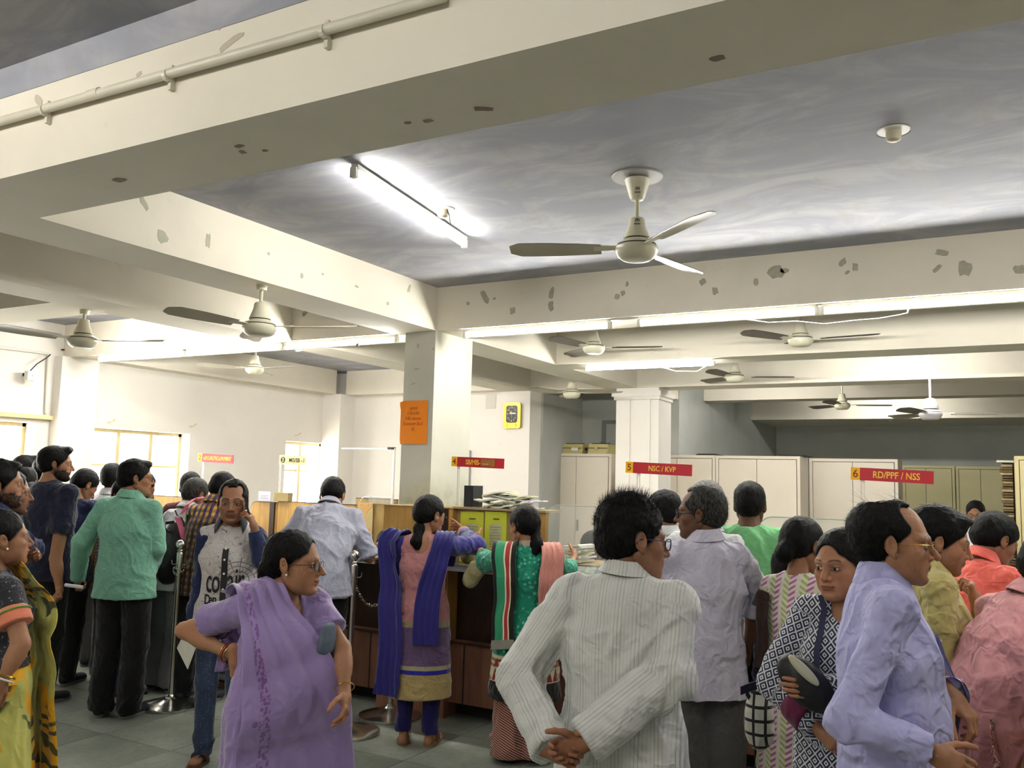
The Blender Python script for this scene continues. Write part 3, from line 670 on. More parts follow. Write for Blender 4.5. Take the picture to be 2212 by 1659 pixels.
    def collar(s, mat, r=.066, h=.036, drop=.040, open_=.38, tip=.045, stand=None, tilt=.25, spread=.02, zoff=.022):
        J = s.J; up = nrm(J['Hd']-J['N']+v3(0, -.03, .0)); up = nrm(up*.5+nrm(J['N']-J['C'])*.5); f = nrm(v3(0, 1, 0)-up*up[1]); f = nrm(rodr(f, up, math.atan2(s.rt[1], s.rt[0]))); rt = np.cross(f, up); C0 = J['N']+up*(.005+zoff)+f*.004; r = r*s.k*.93
        th = np.linspace(-math.pi+open_, math.pi-open_, 41); rows = []
        for t in th:
            d = f*-math.cos(t)+rt*math.sin(t); fr = np.clip((abs(t)-1.7)/(math.pi-open_-1.7), 0, 1); e = 1-.12*math.cos(t)
            if stand: rows.append([C0+d*r*1.02*e-up*.01, C0+d*(r*.98)*e+up*stand, C0+d*(r*.98+.004)*e+up*stand, C0+d*(r*1.02+.005)*e-up*.01])
            else:
                hh = h*(1-.45*fr); lo = drop*(1-.2*fr)+tip*fr**2; out = .030+spread*fr
                rows.append([C0+d*r*e-up*.012, C0+d*(r*.97)*e+up*hh*.9, C0+d*(r*.97+.004)*e+up*hh, C0+d*(r+.014)*e+up*(hh*.55), C0+d*(r+out)*e+up*(hh-lo-.010), C0+d*(r+out-.004)*e+up*(hh-lo-.012), C0+d*(r+.008)*e+up*(hh*.5-.004)])
        g = Geo(); g.grid(rows); a = rows[0]; b = rows[-1]; g.poly(a); g.poly(b[::-1]); o = g.build('collar', mat, s.root, smooth=True)
        uv = np.array([v.co[:] for v in o.data.vertices]); at_ = o.data.attributes.new('cuv', 'FLOAT_VECTOR', 'POINT'); at_.data.foreach_set('vector', uv.astype(F4).ravel()); return s
    def glasses(s, mat=None, r=.021, rz=.017, lens=True, th=.0014, z0=-.002, tint=None):
        g = Geo(); mat = mat or DARKM
        y0 = .1025; T = lambda p: s.J['Hd']+(v3(*p)*s.hs)@s.HM
        for sd in (-1, 1):
            pts = [T((sd*.0325+r*math.copysign(abs(math.cos(a))**.75, math.cos(a)), y0-.004*abs(math.cos(a))*(1 if math.cos(a)*sd > 0 else 0), z0+rz*math.copysign(abs(math.sin(a))**.75, math.sin(a)))) for a in np.linspace(0, 2*math.pi, 28, endpoint=False)]; g.tube(pts, th, 6, True)
            g.tube([T((sd*(.0325+r), y0-.004, z0+.006)), T((sd*.066, y0-.014, z0+.008)), T((sd*.077, .03, z0+.006)), T((sd*.081, -.010, z0+.004)), T((sd*.080, -.028, z0-.012))], th*.9, 6)
        g.tube([T((-.0325+r, y0, z0+.004)), T((0, y0+.004, z0+.009)), T((.0325-r, y0, z0+.004))], th, 6); o = g.build('glasses', mat, s.root, smooth=True)
        if lens:
            g = Geo()
            for sd in (-1, 1):
                for yy in (y0-.0006, y0+.0006): g.poly([T((sd*.0325+r*.97*math.copysign(abs(math.cos(a))**.75, math.cos(a)), yy, z0+rz*.97*math.copysign(abs(math.sin(a))**.75, math.sin(a)))) for a in np.linspace(0, 2*math.pi, 28, endpoint=False)])
            g.build('lens', GLASSM, o)
        return s
    def ribbon(s, name, pts, widths, mat, off=.012, nu=60, nv=14, pleat=.006, npl=4, shape=None, wdir=None, thick=.003, label=None, proj=True, fringe=0, seed=0, wav=.0, skew=0.0):
        shape = shape or s.TS; pp = np.array([s.loc(p) for p in pts]); ww = np.array(widths, float); n = len(pp)
        t = np.linspace(0, n-1, nu); 
        def cr(A, t):
            i = np.clip(np.floor(t).astype(int), 0, n-2); f = (t-i); g = lambda j: A[np.clip(i+j, 0, n-1)]
            f = f.reshape((-1,)+(1,)*(A.ndim-1)); return .5*(2*g(0)+(g(1)-g(-1))*f+(2*g(-1)-5*g(0)+4*g(1)-g(2))*f**2+(3*g(0)-3*g(1)+g(2)-g(-1))*f**3)
        C = cr(pp, t); wv = cr(ww, t); Tn = np.gradient(C, axis=0); Tn /= np.linalg.norm(Tn, axis=1)[:, None]
        if proj: C = shape.project(C, off+.01, 6)
        e = .005; G = np.stack([shape.ev(C+np.eye(3)[i]*e)-shape.ev(C-np.eye(3)[i]*e) for i in range(3)], 1)+1e-6; G /= np.linalg.norm(G, axis=1)[:, None]
        Sd = np.cross(Tn, G); Sd /= np.linalg.norm(Sd, axis=1)[:, None]+1e-9
        if wdir is not None:
            wd_ = cr(np.array([s.loc_dir(q) if len(q) == 4 else nrm(q) for q in wdir]), t); Sd = wd_-Tn*(wd_*Tn).sum(1)[:, None]; Sd /= np.linalg.norm(Sd, axis=1)[:, None]
        v = np.linspace(-.5, .5, nv); Pg = C[:, None]+Sd[:, None]*(v[None, :, None]*wv[:, None, None]); U = np.stack(np.broadcast_arrays(v[None, :]*wv[:, None], (t/(n-1))[:, None], v[None, :]), 2)
        if proj:
            f = Pg.reshape(-1, 3); d = shape.ev(f); near = d < .10; q = f.copy(); q[near] = shape.project(f[near], off, 3) if proj == 2 else f[near]; dd = shape.ev(q)
            push = dd < off; q[push] = shape.project(q[push], off, 4); Pg = q.reshape(Pg.shape)
        Nn = np.cross(np.gradient(Pg, axis=0), np.gradient(Pg, axis=1)); Nn /= np.linalg.norm(Nn, axis=2)[:, :, None]+1e-9; sg = np.sign((Nn*G[:, None]).sum(2).mean()); Nn *= sg
        ph = fbm(np.stack([t*.6, t*0, t*0+seed], 1), seed, 2)[:, None]*1.5
        Pg = Pg+Nn*((np.abs(np.sin((v[None, :]*npl*math.pi)+ph+skew*(t/(n-1))[:, None]))*pleat)+wav*np.sin(t*2.2+seed)[:, None])[:, :, None]
        A = Pg+Nn*thick; V = np.concatenate([A.reshape(-1, 3), Pg.reshape(-1, 3)]); Q = []; m = nu*nv
        idx = np.arange(m).reshape(nu, nv); q = np.stack([idx[:-1, :-1], idx[1:, :-1], idx[1:, 1:], idx[:-1, 1:]], 2).reshape(-1, 4); q = q if sg > 0 else q[:, ::-1]
        ed = np.concatenate([idx[:, 0], idx[-1, 1:], idx[::-1, -1][1:], idx[0, ::-1][1:-1]]); ed2 = np.roll(ed, -1); sk = np.stack([ed, ed2, ed2+m, ed+m], 1)
        Q = np.concatenate([q, q[:, ::-1]+m, sk if sg < 0 else sk[:, ::-1]]); uu = np.concatenate([U.reshape(-1, 3)]*2)
        o = meshobj(name, V, Q, mat, s.root, attrs={'cuv': uu})
        if label: o['label'] = label
        return s
sleeve_ = sleeve
def sole_geo(g, c, fd, rt, back, front, hw, z0, z1):
    ring = []
    for a in np.linspace(0, 2*math.pi, 20, endpoint=False):
        y = math.cos(a); x = math.sin(a); L = front if y > 0 else back; wv = hw*(.80+.12*y) if y > -.3 else hw*.72
        ring.append(c+fd*(y*L)+rt*x*wv)
    b = [tuple(q+v3(0, 0, z0)) for q in ring]; t = [tuple(q+v3(0, 0, z1)) for q in ring]; n = len(ring)
    g.poly(b); g.poly(t[::-1])
    for i in range(n): g.poly([b[(i+1) % n], b[i], t[i], t[(i+1) % n]])
# ------------------------------------------------------------------ the hall
HB, HC = 2.70, 3.03
def wallpaint(name, c, grime=.25, patch=.5, rough=.75, gc='8f8a72', low=None):
    k = NT(name, rough, spec=.25); v = k.co('Object'); c = srgb(c); n = k.noise(v, 1.1, 6, .6, .4); n2 = k.noise(v, 9, 5, .6)
    col = k.mix(k.step(n, .35, .75), c, tuple(x*(1-grime*.5) for x in c)); col = k.mix(k.math('MULTIPLY', k.step(n2, .66, .74), patch*.35), col, srgb(gc))
    if low:                                               # worn, stained lower part of the wall
        z = k.sep(v)[2]; m = k.math('MULTIPLY', k.step(k.math('ADD', z, k.math('MULTIPLY', n, .5)), low[0]+.35, low[0]), .8); col = k.mix(m, col, k.mix(k.step(n2, .4, .65), srgb(low[1]), srgb(low[2])))
    k.color(col); k.bump(k.noise(v, 45, 5, .6), .12, .004, k.bump(k.noise(v, 3, 3), .25, .02)); return k.m
CREAM = wallpaint('paint_cream', 'ddd6c6', .18, .3); WALLW = wallpaint('paint_white', 'e2ddd5', .12, .3); GREYP = wallpaint('paint_pillar', 'cbcabd', .25, .6, low=(1.55, 'adad98', '8d8f78'))
GREYW = wallpaint('paint_grey', 'adafa9', .3, .3); PATCHM = plain('bare_plaster', 'a39e8c', .85, var=.15, sc=30)
def ceilmat():
    k = NT('ceiling_blue_grey', .7, spec=.25); v = k.map(k.co(), (1, 1.6, 1)); n = k.noise(v, 1.6, 7, .62, 1.2); n2 = k.noise(k.map(k.co(), (3, 1, 1), (0, 0, .5)), 3, 5, .6, .5)
    col = k.mix(k.step(n, .38, .68), srgb('8d8e97'), srgb('a6a5a9')); col = k.mix(k.math('MULTIPLY', k.step(n2, .5, .7), .5), col, srgb('96948f')); k.color(col); k.bump(n, .3, .01); return k.m
CEILM = ceilmat()
def floormat():
    k = NT('floor_kota_stone', .36, spec=.45); v = k.co(); n = k.noise(v, 1.3, 6, .62, .5); n2 = k.noise(v, 22, 5, .65); col = k.mix(k.step(n, .3, .72), srgb('6d7368'), srgb('8f948a')); col = k.mix(k.math('MULTIPLY', k.step(n2, .5, .75), .4), col, srgb('5d6259'))
    k.color(col); k.put(k.b.inputs['Roughness'], k.math('MULTIPLY_ADD', n2, .3, .22)); k.bump(n2, .05, .003); return k.m
FLOORM = floormat()
def st(name, g, m, parent=None, **kw):
    o = g.build(name, m, parent, **kw); 
    if parent is None: o['kind'] = 'structure'
    return o
# floor: square stone slabs with recessed joints
fl = st('floor', Geo().box(-8.6, 4.2, -3.2, 17.2, -.12, -.004), plain('joint_cement', '4a4c46', .9))
slab = Geo().box(-.298, .298, -.298, .298, -.03, 0).build('stone_slab', FLOORM, fl)
slab.location = (-4.2, 3.0, 0); cnt = 0
for i in range(-14, 4):
    for j in range(0, 13):
        x, y = -.3+i*.6, .9+j*.6
        if y > 5.9 and x > -4.0 or x > .9 or x < -8.3: continue
        a = math.degrees(math.atan2(-x, y)); 
        if a < -12 or a > 66 or math.hypot(x, y) < 1.4 or cnt > 290: continue
        o = slab if cnt == 0 else slab.copy()
        if cnt: COL.objects.link(o)
        o.location = (x, y, random.uniform(-.0006, .0006)); cnt += 1
rest = Geo()
for i in range(-14, 8):
    for j in range(-7, 28):
        x, y = -.3+i*.6, .9+j*.6; a = math.degrees(math.atan2(-x, y)); inn = not (y > 5.9 and x > -4.0 or x > .9 or x < -8.3) and 0 <= j < 13 and i < 4 and not (a < -12 or a > 66 or math.hypot(x, y) < 1.4)
        if not inn: rest.box(x-.298, x+.298, y-.298, y+.298, -.03, 0)
rest.build('stone_slabs_far', FLOORM, fl)['kind'] = 'stuff'
st('ceiling', Geo().box(-8.6, 4.2, 1.87, 17.2, HC, HC+.15), CEILM)
st('ceiling', Geo().box(-8.6, 4.2, -3.2, 1.90, 3.155, 3.30), CEILM)
# walls; the left one is pierced by three windows
XW = -8.25; wins = [(3.35, 5.17, 1.05, 2.02), (5.79, 7.05, 1.05, 2.02), (8.62, 9.47, 1.05, 2.02)]
g = Geo(); ys = -3.2
for a, b, z0, z1 in wins: g.box(XW-.24, XW, ys, a, 0, HC); g.box(XW-.24, XW, a, b, 0, z0); g.box(XW-.24, XW, a, b, z1, HC); ys = b
g.box(XW-.24, XW, ys, 10.0, 0, HC); st('wall_left', g, WALLW)
st('wall_back', Geo().box(XW, -5.45, 9.62, 9.85, 0, HC), WALLW); st('wall_right', Geo().box(4.0, 4.2, -3.2, 17.2, 0, 3.2), WALLW); st('wall_front', Geo().box(XW-.24, 4.2, -3.4, -3.2, 0, 3.3), WALLW)
st('wall_recess_side', Geo().box(-5.3, -5.1, 9.9, 11.1, 0, HC), GREYW); st('wall_recess_back', Geo().box(-5.3, -3.7, 11.1, 11.3, 0, HC), GREYW)
st('wall_passage', Geo().box(-3.9, -3.7, 11.3, 16.8, 0, HC), GREYW); st('wall_rear', Geo().box(-3.9, 4.2, 16.8, 17.0, 0, HC), GREYW)
dr = st('door_1', Geo().box(-4.72, -4.0, 11.06, 11.10, 0, 2.38), plain('door_grey', '9a9d98', .6)); Geo().box(-4.78, -4.72, 11.05, 11.1, 0, 2.43).box(-4.72, -3.95, 11.05, 11.1, 2.38, 2.43).build('door_frame', plain('door_frame_grey', '6c6f6b', .6), dr)
# pillars
def pillar(name, g, m=GREYP): return st(name, g, m)
p1 = pillar('pillar', Geo().box(-3.99, -3.71, 5.40, 5.93, 0, HB))
pillar('pillar', Geo().box(-5.56, -5.13, 9.60, 9.95, 0, HB), WALLW); pillar('pillar', Geo().box(XW, -8.13, 5.32, 5.73, 0, HB), WALLW); pillar('pillar', Geo().box(XW, -7.93, 9.3, 9.62, 0, HB), WALLW)
p2 = pillar('pillar', Geo().box(-3.98, -3.45, 9.62, 10.05, 0, HB), WALLW)
tr = Geo().box(-4.02, -3.41, 9.57, 10.08, HB-.10, HB-.04).box(-4.0, -3.43, 9.59, 10.06, HB-.14, HB-.10).box(-3.86, -3.80, 9.60, 9.63, 0, HB-.14).box(-3.60, -3.55, 9.60, 9.63, 0, HB-.14); tr.build('moulding', WALLW, p2)
# beams on both directions, each with its flaked-off patches of paint
def patches(par, lst, ax, val, out, m=PATCHM):
    for px, py, w, h, ang, in lst:
        c = on(px, py, ax, val); s = np.linalg.norm(c-CO)/FPX; n = 11; P = []
        u, v = {0: (v3(0, 1, 0), v3(0, 0, 1)), 1: (v3(1, 0, 0), v3(0, 0, 1)), 2: (v3(1, 0, 0), v3(0, 1, 0))}[ax]; a0 = math.radians(ang)
        if ax == 2: h = h*2.4
        for k in range(n):
            t = 2*math.pi*k/n; q = random.uniform(.7, 1.1); sq = max(abs(math.cos(t)), abs(math.sin(t)))**-.6; x = math.cos(t)*w*.5*q*s*sq; y = math.sin(t)*h*.5*q*s*sq
            P.append(c+u*(x*math.cos(a0)-y*math.sin(a0))+v*(x*math.sin(a0)+y*math.cos(a0)))
        d = v3(0, 0, 0); d[ax] = out; g = Geo(); top = [p+d*.0015 for p in P]; bot = [p-d*.002 for p in P]; nn = v3(0, 0, 0); nn[ax] = out
        if np.cross(top[1]-top[0], top[2]-top[0])@nn < 0: top, bot = top[::-1], bot[::-1]
        g.poly(top)
        for k in range(n): g.poly([top[k], bot[k], bot[(k+1) % n], top[(k+1) % n]])
        g.build('bare_patch', m, par)
def beam(x0, x1, y0, y1, z0=HB, z1=HC+.02, m=CREAM): return st('beam', Geo().box(x0, x1, y0, y1, z0, z1), m)
b1 = beam(-8.3, 4.1, 1.873, 2.263, HB, 3.17)
b2 = beam(-8.3, 4.1, 5.402, 5.80); b3 = beam(-3.71, 4.1, 7.45, 7.84); b4 = beam(-5.5, 4.1, 9.60, 9.99)
beam(-3.71, 4.1, 14.9, 16.8); beam(-3.71, 4.1, 12.2, 12.55, 2.78)
yb = beam(-4.12, -3.711, 2.263, 5.402); beam(-4.12, -3.711, 5.80, 9.60); beam(-4.12, -3.711, 9.99, 11.2)
beam(-5.57, -5.17, 2.263, 5.402); beam(-5.50, -5.13, 5.80, 9.60); beam(-8.3, -5.57, 3.53, 3.92); beam(XW, -8.02, 5.8, 9.3, HB); beam(-7.93, -5.5, 9.40, 9.65, HB)
beam(-4.12, -3.711, -3.2, 1.873); beam(-5.57, -5.17, -3.2, 1.873)
patches(b1, [(462, 58, 14, 52, 70), (497, 92, 70, 18, 18), (245, 126, 12, 10, 0), (83, 216, 14, 32, 50), (300, 160, 18, 10, 10)], 1, 1.873, -1, plain('bare_plaster_pale', 'b9b19d', .85, var=.1))
patches(b1, [(258, 389, 34, 9, -10), (517, 315, 24, 6, 0), (523, 328, 14, 8, 10), (572, 325, 16, 4, 0), (880, 265, 18, 5, 0), (925, 261, 22, 6, 0), (1045, 235, 48, 9, 30), (1549, 126, 32, 10, 0)], 2, HB, -1, plain('bare_plaster_dark', '8b7a6a', .85, var=.1))
patches(b2, [(1047, 641, 14, 34, 30), (1011, 656, 9, 9, 0), (1107, 671, 14, 16, 0), (1191, 634, 12, 28, -10), (1190, 660, 14, 24, 0), (1355, 613, 8, 12, 0), (1333, 640, 12, 14, -40), (1346, 633, 12, 12, 30), (1518, 608, 18, 16, 30), (1545, 628, 14, 18, 0), (1633, 609, 10, 16, 0), (1675, 587, 34, 34, 20), (1694, 584, 20, 10, 0), (1820, 567, 20, 14, 40), (1830, 588, 12, 7, 40), (1847, 577, 11, 18, 0), (2024, 580, 20, 9, 40), (2034, 545, 26, 14, -20), (2085, 580, 26, 32, 0), (2203, 582, 22, 18, 0), (1068, 645, 8, 6, 0)], 1, 5.402, -1)
patches(yb, [(310, 437, 34, 13, -50), (351, 512, 28, 26, 0), (450, 520, 12, 30, 0), (884, 623, 10, 22, -25), (652, 596, 9, 11, 0), (771, 619, 14, 6, 0), (838, 656, 8, 8, 0), (580, 548, 8, 8, 0), (697, 592, 8, 5, 0)], 0, -3.711, 1, plain('bare_plaster_green', 'a8a793', .85, var=.1))
patches(b2, [(659, 676, 22, 12, 35), (765, 697, 14, 7, 0), (772, 745, 10, 8, 0)], 1, 5.402, -1); patches(p1, [(903, 747, 6, 12, 0), (900, 797, 14, 4, 0), (893, 829, 12, 4, 20), (936, 754, 5, 8, 0)], 1, 5.40, -1, GREYW)
# conduit along the near beam
pr = empty('conduit_pipe', (-3, 1.85, 2.93), 'cream painted conduit pipe clipped along the near beam', 'pipe')
a, b = on(-30, 271, 1, 1.845), on(960, -9, 1, 1.845); pm = plain('paint_gloss_cream', 'cdc7b6', .4); off = v3(-3, 1.85, 2.93)
Geo().tube([a-off, (a+b)/2-off, b-off], .0165, 12).build('pipe', pm, pr, smooth=True)
for px, py in ((95, 238), (362, 163), (700, 68)):
    c = on(px, py, 1, 1.845)-off; g = Geo(); g.tube([c-v3(.008, 0, 0), c+v3(.008, 0, 0)], .0205, 12); g.box(c[0]-.007, c[0]+.007, .004, .022, c[2]-.045, c[2]+.040); g.build('pipe_clamp', pm, pr)
g = Geo(); c = on(204, 208, 1, 1.845)-off; g.tube([c-v3(.03, 0, -.008), c+v3(.03, 0, .008)], .019, 12); g.build('coupling', pm, pr, smooth=True)

# windows: cream frames, mullions, grille bars and panes, very bright daylight behind
FRM = plain('window_frame_cream', 'cdbd92', .5, var=.05); FRB = plain('window_frame_brown', 'a5825a', .55, var=.08)
for i, (y0, y1, z0, z1) in enumerate(wins):
    w = st('window_%d' % (i+1), Geo().box(XW-.20, XW-.15, y0, y1, z1-.035, z1).box(XW-.20, XW-.15, y0, y1, z0, z0+.04).box(XW-.20, XW-.15, y0, y0+.035, z0, z1).box(XW-.20, XW-.15, y1-.035, y1, z0, z1), FRM)
    Geo().box(XW-.15, XW+.015, y0-.02, y1+.02, z0-.03, z0).build('sill', FRM, w)
    n = (4, 3, 2)[i]
    for q in range(1, n): yy = y0+(y1-y0)*q/n; Geo().box(XW-.20, XW-.14, yy-.022, yy+.022, z0+.04, z1-.035).build('mullion', FRM, w)
    Geo().box(XW-.195, XW-.16, y0+.03, y1-.03, 1.62, 1.645).build('rail', FRM, w)
    for zz in np.arange(z0+.14, z1-.05, .115): Geo().tube([(XW-.17, y0+.03, zz), (XW-.17, y1-.03, zz)], .0045, 6).build('grille_bar', FRM, w)
    for q in range(n):
        ya, yb_ = y0+(y1-y0)*q/n+.02, y0+(y1-y0)*(q+1)/n-.02; Geo().box(XW-.185, XW-.182, ya, yb_, z0+.03, z1-.03).build('pane', GLASSM, w)
        if q: Geo().tube([(XW-.14, ya+.01, 1.35), (XW-.12, ya+.01, 1.36), (XW-.11, ya+.015, 1.42)], .006, 6).build('catch', FRM, w)
Geo().box(XW-.0, XW+.05, 3.3, 5.32, 2.06, 2.10).build('ledge_strip', FRM).__setitem__('kind', 'structure')
for k, (px, py) in enumerate(((232, 912), (410, 921), (637, 940))):
    c = on(px, py, 0, XW); h = Geo().tube([c, c+v3(.05, 0, .0), c+v3(.07, .02, .02), c+v3(.05, .05, .03)], .006, 6).build('curtain_bracket', FRM); tag(h, ['metal curtain bracket above the left end of the wide window', 'metal curtain bracket above the right end of the wide window', 'metal curtain bracket above the narrow far window'][k], 'bracket')

# ------------------------------------------------------------------ fluorescent tube lights
TUBE = emis('tube_glow', (1.0, .985, .93), TUBE_E); FITW = plain('fitting_white', 'd8d6cc', .4, var=.02)
def tube_light(x0, y0, x1, y1, z, label, group=None, cord=False, bk=.018, mat=None):
    d = math.hypot(x1-x0, y1-y0); e = empty('tube_light', ((x0+x1)/2, (y0+y1)/2, z), label, 'light', group, math.atan2(y1-y0, x1-x0)); h = d/2
    Geo().box(-h, h, -.018, bk, .022, .046).build('batten', FITW, e)
    for s in (-1, 1): Geo().box(s*h-.012, s*h+.012, -.016, .016, -.018, .03).build('lamp_holder', FITW, e)
    Geo().tube([(-h+.01, 0, 0), (h-.01, 0, 0)], .0145, 10).build('tube', mat or TUBE, e, smooth=True)
    if cord: Geo().tube([(h-.02, .02, .02), (h-.15, .02, -.06), (h-.35, .02, -.05), (h-.5, .02, .0)], .004, 6).build('cord', FITW, e)
G = 'tube lights under the ceiling beams'
TUBE2 = emis('tube_glow_weaker', (1.0, .985, .93), TUBE_E*.6)
tube_light(-2.562, 3.023, -2.75, 4.27, 2.975, 'single tube light on the blue-grey ceiling panel near the ceiling fan', mat=TUBE2)
for x0, x1, lb in ((-7.56, -6.38, 'leftmost tube light under the long beam, near the wall pillar'), (-6.34, -5.2, 'tube light under the long beam, second from the windows'), (-5.16, -4.02, 'tube light under the long beam, ending at the central pillar'), (-3.40, -2.26, 'first tube light to the right of the central pillar'), (-2.05, -.93, 'tube light in the long bright row, second right of the pillar'), (-.90, .24, 'rightmost visible tube light of the long bright row')):
    tube_light(x0*1.0225, 5.45, x1*1.0225, 5.45, 2.656, lb, G)
tube_light(-3.42, 7.53, -2.2, 7.53, 2.655, 'tube light with a hanging cord under the second beam', G, True)
for x, y, lb in ((-6.3, 7.3, 'added unseen tube light between the beams beside the left windows'), (-.8, 8.6, 'added unseen tube light above the passage to the square column'), (-1.0, 12.3, 'added unseen tube light over the steel cupboards'), (-2.6, 10.9, 'added unseen tube light between column and cupboards'), (-1.5, 14.0, 'added unseen tube light above the yellowish cupboards'), (-6.6, 4.6, 'added unseen tube light over the left queue'), (-.9, -.5, 'added unseen tube light over the place where the photographer stands'), (-3.5, .45, 'added unseen tube light left of where the photographer stands'), (.95, 5.45, 'tube light continuing the bright row beyond the right edge'), (2.15, 5.45, 'last tube light of the bright row at far right'), (1.2, 2.9, 'added unseen tube light beyond the right edge of the hall view'), (-6.5, 1.2, 'added unseen tube light over the near left bay'), (-2.5, -1.6, 'tube light behind the photographer')):  # unseen tubes, most of them added to brighten the bays, near beam and rear
    tube_light(x-.6, y, x+.6, y, (2.656 if y == 5.45 else 2.98 if y > 1.9 else 3.105), lb, 'tube lights out of the picture')
c = Geo().tube([on(x, y, 1, 5.45) for x, y in ((1600, 680), (1612, 690), (1660, 697), (1720, 694), (1780, 700), (1850, 692), (1900, 688), (1945, 680), (1960, 676), (1966, 655))], .004, 6).build('loose_wire', FITW, smooth=True); tag(c, 'loose white wire sagging below the bright tube row', 'wire')

# ------------------------------------------------------------------ ceiling fans, blades at rest
FANW = plain('fan_cream', 'cfcbb4', .35, var=.04, sc=20); FANG = plain('fan_pale_grey', 'c9c3c6', .35, var=.03); FBL = plain('fan_blade', 'b5ae9c', .4, var=.05); FBD = plain('fan_blade_dusty', '6f675c', .6, var=.15); FDK = plain('fan_gap_dark', '2a2825', .7)
def fan(x, y, z, zc, label, rot, body=FANW, blade=FBL, sc=1.0, r=.60, rose=False, cupped=False):
    e = empty('ceiling_fan', (x, y, z), label, 'fan', 'ceiling fans of the hall', math.radians(rot)); H = zc-z
    Geo().lathe([(.045, -.045), (.066, -.043), (.088, -.026), (.0985, -.004), (.1005, .006), (.099, .016), (.092, .022), (.086, .022)], n=36).build('motor_hub', body, e, smooth=True)
    Geo().lathe([(.091, .021), (.091, .027)], n=32).build('rim_gap', FDK, e); Geo().lathe([(.094, .027), (.088, .034), (.062, .046), (.060, .052)], n=32).build('upper_cover', body, e, smooth=True)
    Geo().lathe([(.052, .052), (.052, .060)], n=24).build('neck_gap', FDK, e)
    if cupped: Geo().lathe([(.072, .058), (.070, .085), (.062, .11), (.050, .125), (.046, .15), (.020, .158)], n=32).build('lower_canopy', body, e, smooth=True)
    else: Geo().lathe([(.064, .058), (.060, .066), (.042, .115), (.036, .15), (.030, .156), (.016, .16)], n=32).build('lower_canopy', body, e, smooth=True)
    Geo().lathe([(.0105, .15), (.0105, H-.02)], n=12).build('rod', body, e, smooth=True)
    if H > .3 and not cupped: Geo().lathe([(.016, H-.115), (.030, H-.112), (.038, H-.095), (.058, H-.022), (.060, H-.016), (.052, H-.012)], n=32).build('upper_canopy', body, e, smooth=True); Geo().lathe([(.035, H-.014), (.035, H)], n=20).build('canopy_gap', FDK, e)
    else: Geo().lathe([(.03, H-.03), (.034, H)], n=20).build('upper_canopy', body, e, smooth=True)
    if rose: Geo().lathe([(.118, H-.006), (.120, H)], n=36).build('ceiling_plate', plain('plate_white', 'a9a7a6', .5), e)
    for k in range(3):
        g = Geo(); a = math.radians(120*k); ca, sa = math.cos(a), math.sin(a); R = lambda p: (p[0]*ca-p[1]*sa, p[0]*sa+p[1]*ca, p[2])
        rows = []
        for t in np.linspace(0, 1, 10):
            rr = .165+(r-.165)*t; wv = .046+.018*math.sin(t*2.2); wv *= (1-max(0, t-.92)*5.5); tw = math.radians(13); cz = .018+.004*t
            rows.append([R((rr, v*wv*math.cos(tw), cz+v*wv*math.sin(tw)-.006*v*v)) for v in (-1, -.5, 0, .5, 1)])
        g.grid(rows); g.grid([[(p[0], p[1], p[2]-.003) for p in rw][::-1] for rw in rows]); bl = g.build('blade', blade, e, smooth=True)
        g = Geo(); g.quadbox([R(p) for p in ((.085, -.018, .010), (.20, -.024, .008), (.20, .024, .020), (.085, .018, .016), (.085, -.018, .015), (.20, -.024, .014), (.20, .024, .026), (.085, .018, .021))]); g.build('blade_bracket', body, bl)
    return e
mfan = fan(-1.459, 3.748, 2.672, HC, 'large cream ceiling fan hanging from the blue-grey ceiling panel', 200, rose=True)
fan(-3.80+.0, 3.70, 2.44, HB, 'ceiling fan with open blades hanging under the left cross beam', 22)
fan(-3.118, 7.00, 2.76, HC, 'small cream fan just right of the central pillar', 18, blade=FBD); fan(-1.389, 7.20, 2.765, HC, 'cream fan directly below the bright tube row on the right', -4, blade=FBD)
fan(-2.427, 9.10, 2.715, HC, 'cream fan just right of the tube light with the cord', 20, blade=FBD); fan(-1.752, 11.70, 2.63, HC, 'far fan on a short white rod over the steel cupboards', 20, blade=FBD)
fan(-.561, 8.89, 2.285, HC, 'pale fan on the longest rod, above the counter 6 sign', 10, body=FANG, blade=FBD, cupped=True); fan(-4.262, 8.976, 2.575, HC, 'fan above the typewriter cupboard, left of the square column', 5)
fan(-5.60, 3.80, 2.475, HB, 'fan in front of the dirty exhaust opening at the far left', 25); fan(-7.04, 6.82, 2.70, HC, 'small fan seen below the left tube lights', 0)
# the maker's mark printed on the big fan: a ring with a drop
PRN = plain('print_dark', '2c2c28', .6, var=0)
for zz, rr in ((.265+.02, .044), (.135, .040)):
    a = math.atan2(-3.748, 1.459)-math.radians(200)+.04; c = v3(math.cos(a)*rr, math.sin(a)*rr, zz); rt = v3(-math.sin(a), math.cos(a), 0); g = Geo(); n_ = v3(math.cos(a), math.sin(a), 0)
    for q in range(14):
        t0, t1 = math.radians(-50+q*20), math.radians(-50+(q+1)*20); g.poly([c+n_*.002+rt*math.cos(t)*ra+v3(0, 0, math.sin(t)*ra) for t, ra in ((t0, .0075), (t0, .0105), (t1, .0105), (t1, .0075))])
    g.poly([c+n_*.002+rt*x+v3(0, 0, z) for x, z in ((-.004, .003), (0, -.007), (.004, .003), (0, .006))]); g.box(0, 0, 0, 0, 0, 0); g.v = g.v[:-8]; g.f = g.f[:-6]; g.m = g.m[:-6]
    for q in range(7): x = -.014+q*.004; g.poly([c+n_*.003+rt*x+v3(0, 0, -.020), c+n_*.003+rt*(x+.003)+v3(0, 0, -.020), c+n_*.003+rt*(x+.003)+v3(0, 0, -.014), c+n_*.003+rt*x+v3(0, 0, -.014)])
    g.build('printed_mark', PRN, mfan)
